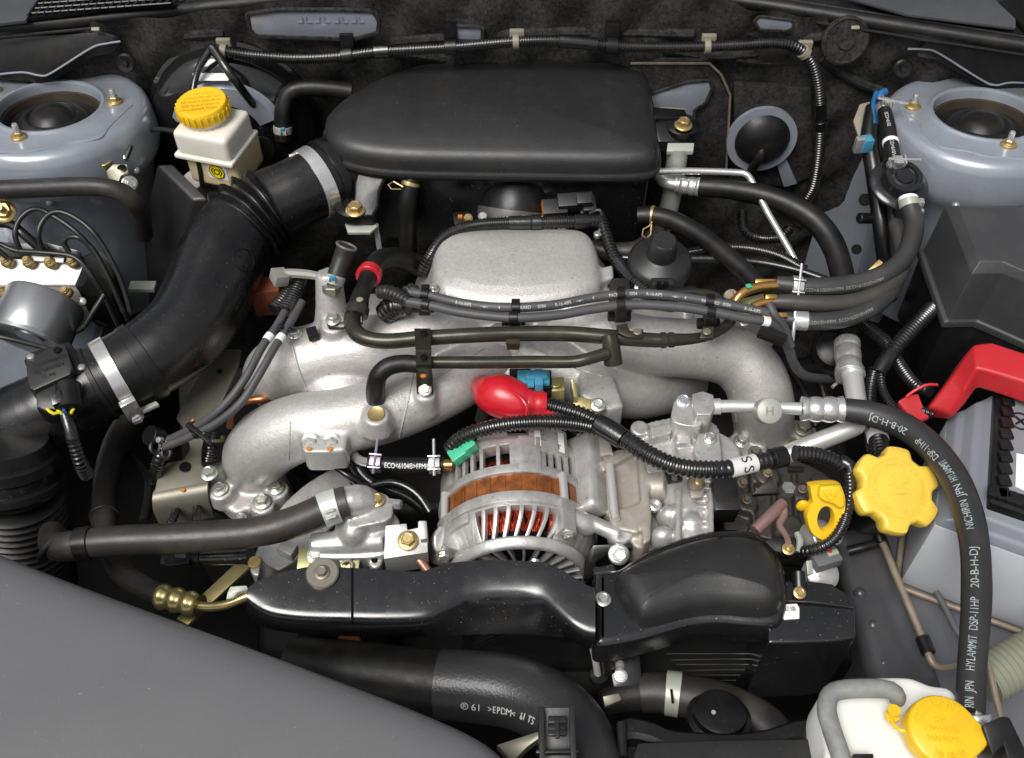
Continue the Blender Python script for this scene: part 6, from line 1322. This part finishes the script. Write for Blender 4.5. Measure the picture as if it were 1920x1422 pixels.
o = slab('gold_bracket', [(1614, 520, 20), (1648, 486, 30), (1656, 492, 30), (1640, 520, 20), (1610, 560, 4), (1600, 556, 4)], 4, GOLD, bevel=.8); tag(o, 'yellow zinc steel bracket behind the fuel hoses', 'bracket')
# ---- vertical fuel pipes, printed hose and damper by the right tower
t = T('fuel_damper', 'round black fuel damper with clamped hoses beside the right strut tower', 'damper', (1690, 340, 100))
c = W(1691, 338, 98); ax = V((.05, -.30, 1)).normalized()
G().lathe([(0, 9), (9, 9), (10, 7), (13, 6), (14, 8), (19, 8), (20, 6), (20, -2), (21, -4), (29, -5), (31, -7), (31, -10), (28, -12), (18, -13), (16, -28), (0, -28)], c, ax, 44).obj('damper', mat('gloss_black_plastic', (.012, .012, .013), .2, coat=.3), t)
q = Path([(1655, 195, 118, 12), (1664, 235, 116, 14), (1672, 280, 112, 14), (1680, 318, 106, 14)]); tube('upper_hose', q, RUBBER, parent=t, seg=18)
hose_text(q, 'ECO<6102', (1665, 222), 5, t, PRINT, off=-.2); hose_text(q, 'ECO<6101', (1674, 268), 5, t, PRINT, off=-.2)
clamp_pin(q, (1657, 205), 9, t, SILVER, ang=-.6); clamp_pin(q, (1679, 312), 9, t, SILVER, ang=-.5); band(q, (1674, 268), 4, .6, WHITE, t, 'white_band')
q = Path([(1702, 362, 96, 15), (1704, 380, 92, 16), (1712, 410, 84, 17)]); band(q, (1702, 376), 4, 1.2, WHITE, t, 'white_band'); b = band(q, (1703, 386), 7, 1.4, PALEG, t, 'hose_clamp'); box('clamp_screw', (1722, 384, 92), (9, 8, 12), SILVER, b, bevel=1.5); box('clamp_tab', (1724, 398, 90), (8, 5, 6), SILVER, b, bevel=1)
tube('pipe_cap', [(1648, 188, 116, 7), (1652, 176, 120, 7), (1660, 172, 120, 7)], BLUE2, parent=t, seg=14)
t = T('fuel_pipe_bundle', 'dark vertical fuel pipes with blue and white clips left of the damper', 'pipe', (1640, 300, 60))
tube('pipe', [(1638, 205, 100, 16), (1630, 260, 90, 16), (1640, 330, 70, 16), (1652, 420, 40, 16), (1662, 500, 0, 16), (1668, 560, -40, 15)], BLACK, parent=t, seg=16)
tube('pipe', [(1658, 235, 96, 9), (1664, 310, 80, 10), (1674, 400, 56, 10), (1680, 480, 26, 10)], TANP if 0 else BROWNR, parent=t, seg=12)
tube('pipe', [(1644, 175, 110, 6), (1638, 200, 106, 6), (1640, 235, 100, 6)], BLUE2, parent=t, seg=12)
box('blue_clip', (1624, 270, 96), (12, 12, 16), BLUE, t, rot=(0, 0, 10), bevel=1.5); box('steel_clip', (1611, 272, 96), (10, 8, 18), SILVER, t, bevel=1.2)
slab('shield', [(1600, 226, 92), (1612, 195, 100), (1632, 190, 100), (1634, 250, 88), (1612, 262, 84)], 3, BEIGE, t, bevel=1.5)
lathe('hole', cylp(7, 1), (1622, 375, 22), DARK, t, V((-.4, -.7, .6))); lathe('peg', cylp(6, 16), (1634, 410, 40), BLACK, t, V((-1, -.2, .2))); lathe('hole', cylp(6, 1), (1606, 468, -40), DARK, t, V((-.4, -.7, .6)))
# ---- fuse box
t = T('fuse_box', 'black faceted plastic fuse box below the right strut tower', 'fuse box', (1850, 480, 60))
r1 = Ws([(1799, 388), (2040, 396), (2040, 545), (1920, 508), (1880, 490), (1838, 489)], 118)
r2 = Ws([(1772, 386), (2060, 386), (2060, 590), (1920, 530), (1878, 513), (1822, 514)], 108)
r0 = [p.copy() for p in r2]; cpt = sum(r2, V((0, 0, 0))) / 6
r3 = [cpt + (p - cpt) * 1.03 + UP * -.062 for p in r2]; r4 = [cpt + (p - cpt) * 1.10 + UP * -.064 for p in r2]; r5 = [p + UP * -.008 for p in r4]
G().loft([r5, r4, r3, r2, r1]).obj('lid', mat('fuse_box_plastic', (.036, .036, .038), .5, bump=.3, bscale=1000, dirt=(.13, .13, .13), damt=.3, dscale=12), t, bevel=2.5, seg=3, ang=12)
G().loft([[cpt + (p - cpt) * 1.02 + UP * -.16 for p in r2], [cpt + (p - cpt) * 1.05 + UP * -.070 for p in r2]]).obj('base', PLASTIC, t, bevel=2)
for px, py in ((1800, 562), (1838, 566)): box('latch', (px, py, 50), (18, 8, 10), PLASTIC, t, rot=(0, 0, -10), bevel=1.5)
tube('rim_edge', [(1856, 585, 46, 3), (1900, 600, 46, 3), (2000, 640, 46, 3)], GREYP, parent=t, seg=6)
# looms between fuse box and battery
t, pa = loom('fuse_loom', 'shiny taped loom dropping diagonally from the fuse box', [(1748, 580, 30, 16), (1724, 604, 36, 15), (1690, 640, 36, 15), (1664, 672, 32, 14), (1646, 700, 26, 13)], 14, pitch=4.0)
band(pa, (1657, 682), 26, .8, TAPE, t, 'tape_wrap')
tube('conduit', [(1640, 692, 24, 13), (1632, 730, 14, 13), (1630, 790, 2, 13), (1638, 850, -6, 13)], LOOM, parent=t, seg=14, corr=(3.6, .15))
tube('conduit', [(1652, 692, 26, 8), (1654, 726, 24, 8), (1668, 754, 28, 8), (1690, 775, 34, 8)], LOOM, parent=t, seg=12, corr=(3.4, .16))
t, pa = loom('battery_loom', 'dull corrugated loom crossing behind the shiny diagonal one', [(1612, 606, 0, 13), (1640, 626, 2, 14), (1664, 646, 6, 13), (1690, 690, 14, 12), (1716, 722, 24, 12), (1744, 735, 32, 11)], 12)
t = T('cap_side_conduit', 'short corrugated conduit with grey S printed band above the oil cap', 'cable loom', (1646, 820, 10))
q = Path([(1634, 790, 6, 17), (1644, 815, 14, 18), (1652, 850, 18, 19), (1658, 872, 18, 19)]); tube('conduit', q, LOOM, parent=t, seg=18, corr=(4, .13))
b = band(q, (1644, 812), 20, .8, bpy.data.materials['grey_tape_label'], t, 'tape_label')
for da in (-.5, .65): hose_text(q, 'S', (1642, 805), 13, b, INK, off=da, lift=1.2, turn=True)
# ---- battery
t = T('battery', 'pale grey car battery with a dark lid at the right edge', 'battery', (1880, 960, 0))
c1 = Ws([(1752, 985), (2040, 1090), (2060, 800), (1776, 786)], 26); b1 = [p + V((0, 0, -.10)) for p in c1]
l0 = Ws([(1848, 955), (2040, 1020), (2060, 738), (1860, 742)], 54)
G().loft([b1, c1]).obj('case', BATT, t, bevel=2, seg=2, ang=10)
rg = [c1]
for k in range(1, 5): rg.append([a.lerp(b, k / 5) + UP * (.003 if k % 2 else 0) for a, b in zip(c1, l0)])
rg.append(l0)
G().loft([[p + UP * .0005 for p in q] for q in rg]).obj('upper_shell', mat('battery_shell_painted_shade', (.20, .215, .245), .33, var=.05, vscale=9), t, bevel=1.5, seg=2, ang=10)  # shade on the pale case's shoulder, put into the shell's dark grey
lt = [p + UP * .010 for p in l0]; G().prism(lt, V((0, 0, -.011))).obj('lid_rim', PLASTIC, t, bevel=2)
lc = sum(lt, V((0, 0, 0))) / 4; G().prism([lc + (p - lc) * .86 + UP * .002 for p in lt], V((0, 0, -.006))).obj('lid', BATTOP, t, bevel=1.5)
e1 = lt[3]; e0 = lt[0]; e2_ = lt[1]
for k in range(9): G().box(e0.lerp(e1, .06 + .10 * k) + V((.010, 0, .002)), (.010, .011, .006)).obj('lid_clip', PLASTIC, t, bevel=1)
for k in range(8): G().box(e0.lerp(e2_, .06 + .09 * k) + V((0, .011, .002)), (.008, .012, .006), rotz(-18)).obj('lid_clip', PLASTIC, t, bevel=1)
slab('label', [(1906, 850, 67.5), (1990, 866, 67.5), (1990, 950, 67.5), (1904, 912, 67.5)], 1, LABELW, t, bevel=0)
G().ring(W(1914, 790, 67), UP, 9, .8, 28).obj('vent_ring', PLASTIC, t); box('vent_cross', (1914, 790, 67), (12, 1.6, 1.2), PLASTIC, t, rot=(0, 0, 30), bevel=0); box('vent_cross', (1914, 790, 67), (1.6, 12, 1.2), PLASTIC, t, rot=(0, 0, 30), bevel=0)
tray = T('battery_tray', 'thin dusty tray edge under the battery', 'tray', (1700, 1080, -75))
P = [b1[3] + V((-.006, .0, 0)), b1[0] + V((-.006, -.006, 0)), b1[1] + V((0, -.006, 0))]
A = [P[0], P[0].lerp(P[1], .5), P[0].lerp(P[1], .9), P[1] + V((.004, .001, 0)), P[1].lerp(P[2], .06), P[1].lerp(P[2], .5), P[2]]
tube('rim', [(p + UP * .004, 6) for p in A], TANP, parent=tray, seg=10); G().prism([p + V((0, 0, -.002)) for p in b1], V((0, 0, -.008))).obj('base', PLASTIC, tray)
# red terminal cover
t = T('terminal_cover', 'bright red plastic battery terminal cover at the right edge', 'terminal cover', (1850, 700, 80))
D_ = V((.004, .012, -.030))
def rc(tb, tf, bf): return [W(*tb), W(*tf), W(*bf), W(*tb) + D_]
G().loft([rc((1741, 764, 50), (1785, 778, 50), (1784, 788, 40)), rc((1786, 704, 76), (1808, 734, 76), (1809, 760, 58)), rc((1826, 646, 100), (1829, 690, 98), (1832, 728, 74)), rc((1860, 642, 102), (1862, 698, 98), (1864, 738, 74)), rc((2040, 700, 102), (2040, 752, 98), (2040, 800, 74))]).obj('cover', RED, t, bevel=4.5, seg=4, ang=15)
tube('tether', [(1758, 722, 62, 3), (1738, 722, 62, 3), (1716, 732, 58, 3), (1700, 744, 52, 3)], RED, parent=t, seg=8)
slab('tether_flag', [(1684, 752, 50), (1700, 742, 52), (1722, 738, 52), (1730, 760, 46), (1744, 782, 42), (1722, 790, 40), (1704, 778, 44)], 5, RED, t, bevel=1.5)
tube('cable_stub', [(1722, 768, 40, 9), (1750, 778, 42, 10)], LOOM, parent=t, seg=12, corr=(3.6, .15))
# ---- oil filler cap and dipstick
t = T('oil_filler_cap', 'large yellow oil filler cap with six lobes', 'cap', (1680, 915, 40))
c = W(1682, 918, 44); ax = V((.12, -.35, 1)).normalized(); B = basis(ax)
def lobe(r0, dr, k, n=132):
    out = []
    for i in range(n):
        a = 2 * math.pi * i / n; w = math.cos(6 * (a - k)); w = max(-1, min(1, w * 1.7 + .55)); w = math.sin(w * math.pi / 2); out.append((a, r0 + dr * w))
    return out
def lring(r0, dr, z, k=R(80)): return [c + B @ V((r * math.cos(a), r * math.sin(a), z)) / 1000 for a, r in lobe(r0, dr, k)]
G().loft([lring(32, 3.2, -16), lring(34.5, 3.6, -12), lring(35.5, 3.8, -3), lring(34.5, 3.6, 1), lring(32.5, 3.0, 2.6), lring(29, 1.2, 3.2), lring(26.5, 0, 3.0), lring(26, 0, 2.4), lring(25.3, 0, 2.4), lring(25, 0, 3.2), lring(10, 0, 3.6), lring(.1, 0, 3.7)], False, True).obj('cap', YELLOW2, t)
s_ = 'SEE OWNERS MANUAL  SEE WARRANTY AND OIL INFO  '
vs_, fs_ = None, None
for i, ch in enumerate(s_):
    if ch == ' ': continue
    a = R(200 - i * 360 / len(s_)); d = B @ V((math.cos(a), math.sin(a), 0)); tg = B @ V((math.sin(a), -math.cos(a), 0))
    flat_text(ch, c + d * .0215 + ax * .0034, tg, d, 4.4, YELLOW2, t, thick=.5, lift=.4)
g = G(); q = [B @ V((x, y, 4.0)) / 1000 + c for x, y in ((-9, 2), (-5, 4), (-2, 0), (2, 0), (4, 4), (9, 6))]; g.sweep(q, .0005, 6)
q = [B @ V((x, y, 4.0)) / 1000 + c for x, y in ((-6, 0), (-5, -5), (5, -5), (6, 0))]; g.sweep(q, .0005, 6); g.obj('oil_can_mark', YELLOW2, t)
lathe('neck', [(27, -60), (27, -14), (0, -14)], c, PLASTIC, t, ax, 36)
t = T('dipstick', 'bright yellow oil dipstick pull ring', 'dipstick', (1550, 960, 30))
c = W(1548, 955, 34); X = V((1, .15, .1)).normalized()
def dp_(u, v, w=0):
    u *= .9; v *= .92
    return c + V((1, 0, .1)) * u / 1000 + V((-.05, .62, .78)) * v / 1000 + V((0, -.78, .62)) * w / 1000
ri = [(15.5 * math.cos(R(a)) * .95, -11 + 17 * math.sin(R(a))) for a in range(0, 360, 12)]
g = G()
oo = [(16, -8), (17, 8), (15, 18), (9, 26), (-14, 26), (-16, 22), (-14, 10), (-17, 4), (-19, -6), (-15, -20), (-8, -27), (0, -30), (8, -27), (14, -19)]
A = resample(catmull([[a, b, 0] for a, b in oo], True, 8), 1.2, True); n = len(A)
hole = [(-1 + 7.2 * math.cos(2 * math.pi * i / n), -8 + 11.5 * math.sin(2 * math.pi * i / n)) for i in range(n)]
st_ = max(range(n), key=lambda i: A[i][0] - abs(A[i][1] + 8)); A = np.roll(A, -st_, axis=0)
if (A[n // 4][1] < -8): hole = [(x, -16 - y) for x, y in hole]
rgs = [[dp_(x, y, -5) for x, y in hole], [dp_(a[0], a[1], -5) for a in A], [dp_(a[0] * 1.03, a[1] * 1.03, 0) for a in A], [dp_(a[0] * .97, a[1] * .97, 5) for a in A], [dp_(x * 1.15, (y + 8) * 1.12 - 8, 5) for x, y in hole], [dp_(x, y, 3) for x, y in hole], [dp_(x, y, -5) for x, y in hole]]
g.loft(rgs, False, False).obj('handle', YELLOW, t)
G().prism([dp_(a, b, 11) for a, b in ((-9, 26), (9, 26), (13, 18), (15, 6), (10, 3), (4, 8), (-6, 12), (-10, 16))], (dp_(0, 0, 0) - dp_(0, 0, 9))).obj('thumb_tab', YELLOW, t, bevel=2.5, seg=3)
g = G(); g.sweep([dp_(x, y, 11.6) for x, y in ((-5, 19), (-2, 17), (0, 20), (3, 17), (6, 19), (8, 21))], .0005, 5); g.sweep([dp_(x, y, 11.6) for x, y in ((-3, 17), (-2, 14), (4, 14), (5, 17))], .0005, 5); g.obj('oil_can_mark', YELLOW, t)
G().sphere(dp_(-21, 4, -2), 5.5, 3.5, 7).obj('side_ear', YELLOW, t); tube('tube_top', [(dp_(-1, -26, -4), 10), (dp_(-4, -44, -20), 10)], ALU, parent=t, seg=14)
# clutter between dipstick and cover
t = T('earth_lead', 'pinkish pipe and frayed earth lead behind the humped belt cover', 'pipe', (1440, 970, 0))
tube('pipe', [(1416, 995, 10, 12), (1446, 966, 14, 12), (1468, 944, 14, 11)], REDPIPE, parent=t, seg=16); tube('braid', [(1466, 942, 14, 8), (1470, 965, 12, 8), (1462, 985, 14, 7), (1474, 1005, 20, 6), (1478, 1018, 24, 6)], mat('earth_braid', (.26, .17, .15), .6, .3, bump=.8, bscale=500), parent=t, seg=10)
t = T('sensor_cluster', 'small pale sensors and plug below the yellow dipstick', 'sensor', (1530, 1020, 0))
lathe('sensor_body', [(0, 0), (14, 0), (14, 16), (10, 20), (10, 28), (0, 28)], (1520, 1010, -12), DIECAST, t, V((.5, -.3, .8)), 24); tube('ring_tag', [(1494, 1000, 8, 6), (1500, 1015, 8, 7), (1496, 1036, 6, 6)], PALEG, parent=t, seg=8)
box('grey_plug', (1548, 1050, 0), (24, 14, 12), GREYP, t, rot=(0, 0, 18), bevel=1.5); box('white_clip', (1560, 1040, 4), (10, 5, 8), PALEG, t, rot=(0, 0, 18), bevel=.8); box('red_mark', (1556, 1034, 8), (4, 3, 2), RED, t)
lathe('cast_lump', [(0, 0), (16, 0), (15, 8), (9, 12), (0, 12)], (1535, 1078, -18), DIECAST, t, V((.2, -.4, 1)), 20); slab('strap', [(1512, 1052, 0), (1522, 1050, 0), (1526, 1076, -6), (1514, 1078, -6)], 3, PALEG, t, bevel=.6)
slab('black_bracket', [(1410, 928, 4), (1462, 925, 4), (1456, 905, 10), (1444, 890, 12), (1436, 900, 10)], 4, BLACK, t, bevel=1)
for P, lb in (([(1495, 700, 4), (1530, 690, -4), (1560, 700, -10), (1580, 706, -10)], 'black sheathed lead beside the fat silver pipe'),): 
    o = tube('sheathed_lead', P, RUBBER, r=9, seg=12)[0]; tag(o, lb, 'cable')
lathe_o = lathe('dark_valve', [(0, 0), (18, 0), (18, 16), (12, 20), (0, 20)], (1555, 665, 0), RUBBER, None, V((0, -.4, 1)), 24); tag(lathe_o, 'dark round valve left of the crimped fitting', 'valve')
o = box('pipe_tag', (1566, 722, 6), (8, 3, 5), SILVER, rot=(10, 0, 40), bevel=.5); tag(o, 'tiny silver tag beside the fat silver pipe', 'clip')
# inner rail, brake line, washer hose, apron
RAILM = mat('dark_painted_rail', (.045, .047, .053), .33, coat=.15, dirt=DUST, damt=.2, dscale=16)
rail = slab('inner_rail', [(1560, 990, -60), (1660, 975, -60), (1790, 1330, -50), (1800, 1440, -50), (1690, 1440, -50), (1640, 1290, -54)], 110, RAILM, bevel=16, seg=5); struct(rail)
for px, py in ((1612, 1114), (1636, 1174), (1655, 1246)): G().sphere(W(px, py, -60), 6, 6, 6, 12).obj('weld_spot', RAILM, rail)
t = T('brake_line', 'thin tan metal line clipped along the dark inner rail', 'pipe', (1700, 1130, -30))
q = Path([(1590, 975, -40, 7), (1625, 985, -36, 7), (1655, 1020, -34, 7), (1680, 1080, -34, 7), (1710, 1150, -34, 7), (1735, 1210, -34, 7), (1745, 1238, -34, 7), (1756, 1250, -36, 7), (1775, 1252, -40, 6), (1800, 1246, -46, 6)]); tube('line', q, TANP, parent=t, seg=12)
band(q, (1735, 1214), 14, 3, PLASTIC, t, 'line_clip'); band(q, (1650, 1014), 8, 2, PLASTIC, t, 'line_clip')
tube('rubber_lead', [(1588, 972, -36, 8), (1620, 980, -30, 9), (1646, 1002, -28, 9), (1652, 1016, -30, 9)], RUBBER, parent=t, seg=12); tube('clip_strap', [(1590, 1034, -50, 9), (1620, 1026, -44, 9), (1650, 1018, -34, 8)], RUBBER, parent=t, seg=10)
o = tube('stone_grey_lead', [(1755, 1110, -64, 6), (1772, 1140, -64, 6), (1792, 1180, -64, 6), (1815, 1215, -64, 6)], GREYP, seg=10)[0]; tag(o, 'grey cable end lying on the apron left of the printed hose', 'cable')
o = tube('drain_hose', [(2000, 1190, 10, 46), (1940, 1225, 6, 46), (1880, 1258, 2, 46), (1845, 1280, 0, 44)], OLHOSE, seg=28, corr=(5.5, .06))[0]; tag(o, 'ribbed olive plastic hose at the right edge beside the printed hose', 'hose')
t = tube('edge_trim', [(1855, 1250, 30, 6), (1870, 1320, 30, 6), (1890, 1400, 30, 6), (1905, 1450, 30, 6)], TANP, seg=8)[0]; tag(t, 'thin metal edge strip at the lower right edge', 'trim')
# ---- coolant reservoir
t = T('coolant_reservoir', 'milky white coolant bottle with a yellow cap in the near right corner', 'reservoir', (1690, 1360, 50))
bo = [(1536, 1322), (1550, 1288), (1600, 1276), (1640, 1268), (1705, 1268), (1745, 1282), (1780, 1288), (1800, 1310), (1812, 1352), (1850, 1380), (1860, 1480), (1560, 1480), (1548, 1400)]
P = outline(bo, 52, step=.004)
G().loft(dome(P, [(2, -60), (0, -40), (0, -6), (1, -2.5), (3, -.5), (7, .3)]), True, True).obj('bottle', WHITEP, t)
q = Path([(1588, 1470, 58, 18), (1577, 1420, 62, 18), (1560, 1370, 64, 18), (1550, 1330, 64, 18), (1558, 1302, 64, 18), (1584, 1293, 66, 18), (1630, 1291, 68, 18), (1668, 1294, 70, 17), (1682, 1304, 68, 16), (1682, 1312, 62, 15)])
tube('overflow_hose', q, HOSEG, parent=t, seg=20)
c = W(1766, 1372, 72); ax = V((.05, -.12, 1)).normalized(); B = basis(ax)
cp_ = [(25 * math.cos(R(a)), 24.5 * math.sin(R(a))) for a in range(0, 360, 10)]
cp_ = [(x + (7 * math.exp(-((math.degrees(math.atan2(y, x)) + 12) / 24) ** 2) if x > 0 else 0), y) for x, y in cp_]
rr = lambda s, z: [c + B @ V((x * s, y * s, z)) / 1000 for x, y in cp_]
cap = G().loft([rr(.96, -9), rr(1, -8), rr(1, 2), rr(.97, 4), rr(.92, 4.8), rr(.1, 5.2)]).obj('cap', YELLOW, t)
s_ = 'COOLANT'
for i, ch in enumerate(s_):
    a = R(158 - i * 19.5); d = B @ V((math.cos(a), math.sin(a), 0)); tg = B @ V((math.sin(a), -math.cos(a), 0)); flat_text(ch, c + d * .0185 + ax * .0050, tg, d, 8.5, YELLOW, cap, thick=.8, lift=.8)
for k, s in enumerate(('SEE', 'OWNERS', 'MANUAL')): flat_text(s, c + B @ V((-2, 6.5 - 6.2 * k, 5.2)) / 1000, B @ V((1, -.04, 0)), B @ V((.04, 1, 0)), 5.6, YELLOW, cap, thick=.7, lift=.7)
for k, ch in enumerate('\u51b7\u537b\u6c34'):
    a = R(245 + 26 * k); d = B @ V((math.cos(a), math.sin(a), 0)); tg = B @ V((-math.sin(a), math.cos(a), 0)); flat_text(ch, c + d * .0185 + ax * .0050, tg, -d, 7, YELLOW, cap, thick=.8, lift=.8)
tube('cap_strap', [(1712, 1372, 70, 4), (1690, 1370, 70, 4), (1676, 1360, 68, 4), (1672, 1346, 66, 4)], YELLOW, parent=cap, seg=8); lathe('strap_button', [(0, 0), (5, 0), (5, 3), (3, 4), (3, 8), (4.5, 8.5), (4.5, 10), (0, 10)], (1672, 1346, 62), YELLOW, cap, V((-.05, .2, 1)), 18)
slab('dark_tab', [(1600, 1413, 66), (1638, 1413, 66), (1640, 1440, 64), (1598, 1440, 64)], 4, PLASTIC, t, bevel=1)
# hose fitting and black cap at the lower right
t = T('charge_port', 'steel pipe fitting with square black cap at the lower right corner', 'fitting', (1850, 1385, 56))
tube('pipe', [(1826, 1344, 56, 14), (1840, 1372, 54, 14), (1852, 1400, 50, 14), (1858, 1430, 46, 14)], SILVER, parent=t, seg=18); q = Path([(1824, 1340, 57, 18), (1834, 1360, 55, 18)]); band(q, (1830, 1352), 14, .6, SILVER, t, 'collar')
for k in range(3): lathe('nut_ring', [(0, 0), (11, 0), (11.5, 1.5), (11, 4), (0, 4)], W(1838 + 6 * k, 1366 + 14 * k, 54 - 2 * k), DIECAST, t, V((.3, -.8, -.3)), 24)
slab('black_cap', [(1842, 1358, 80), (1880, 1342, 82), (1894, 1344, 82), (1940, 1440, 70), (1900, 1460, 70), (1882, 1396, 76), (1862, 1420, 74)], 26, PLASTIC, t, bevel=2)
# ---- fan shroud, fan motor and lower hose in the shadow at the front
t = T('fan_shroud', 'dark plastic fan shroud along the bottom edge', 'shroud', (1350, 1400, 10))
e = [(1156, 1356), (1180, 1344), (1220, 1352), (1260, 1368), (1320, 1372), (1380, 1374), (1440, 1366), (1490, 1350), (1540, 1344)]
A = resample(catmull([list(W(a, b, 6)) for a, b in e], per=8), .006); rg = []
for a in A:
    a = V(a); rg.append([a + V((0, 0, -.05)), a + V((0, 0, -.002)), a + V((0, -.002, 0)), a + V((0, -.012, .001)), a + V((0, -.016, -.002)), a + V((0, -.018, -.014)), a + V((0, -.06, -.014)), a + V((0, -.06, -.05))])
G().loft(rg).obj('rim', PLASTIC, t)
slab('front_lip', [(1195, 1392, 10), (1330, 1388, 12), (1548, 1384, 12), (1575, 1500, 12), (1160, 1500, 12)], 20, GREYP if 0 else GRAIN, t, bevel=3); tube('side_post', [(1165, 1356, 8, 10), (1168, 1420, 8, 10)], PLASTIC, parent=t, seg=10)
t = T('fan_motor', 'dark round fan motor half hidden behind the shroud', 'motor', (1335, 1360, -40))
G().lathe([(0, 0), (25, 0), (26, 4), (26, 22), (22, 25), (21, 30), (17, 32), (0, 32)], W(1342, 1376, -56), V((0, .25, 1)), 48).obj('housing', PLASTIC, t); lathe('rivet', [(0, 0), (2, 0), (1.6, 1), (0, 1.2)], W(1338, 1336, -20), ALU, t, V((0, .2, 1)), 14)
t = T('lower_hose', 'dark lower radiator hose with a pale band clamp in the shadow', 'hose', (1270, 1300, -40))
q = Path([(1200, 1300, -60, 36), (1235, 1298, -58, 38), (1290, 1306, -56, 40), (1360, 1325, -58, 42), (1430, 1362, -62, 44), (1470, 1420, -66, 44)]); tube('hose', q, BROWNR, parent=t, seg=26)
b = band(q, (1262, 1302), 11, 1.2, PALEG, t, 'band_clamp'); box('clamp_slot', q.at(q.near(1262, 1302))[0] + V((-.004, -.010, .0185)), (2, 12, 1.6), DARK, b, bevel=.3); tube('elbow', [(1130, 1318, -60, 22), (1160, 1308, -60, 28), (1205, 1300, -60, 32)], DIECAST if 0 else DARKCAST, parent=t, seg=20)
o = slab('metal_stay', [(1130, 1306, -20), (1160, 1300, -20), (1166, 1312, -22), (1134, 1326, -24)], 5, OLGREY, bevel=1); tag(o, 'small dull metal stay right of the radiator hose', 'bracket')
# fallbacks
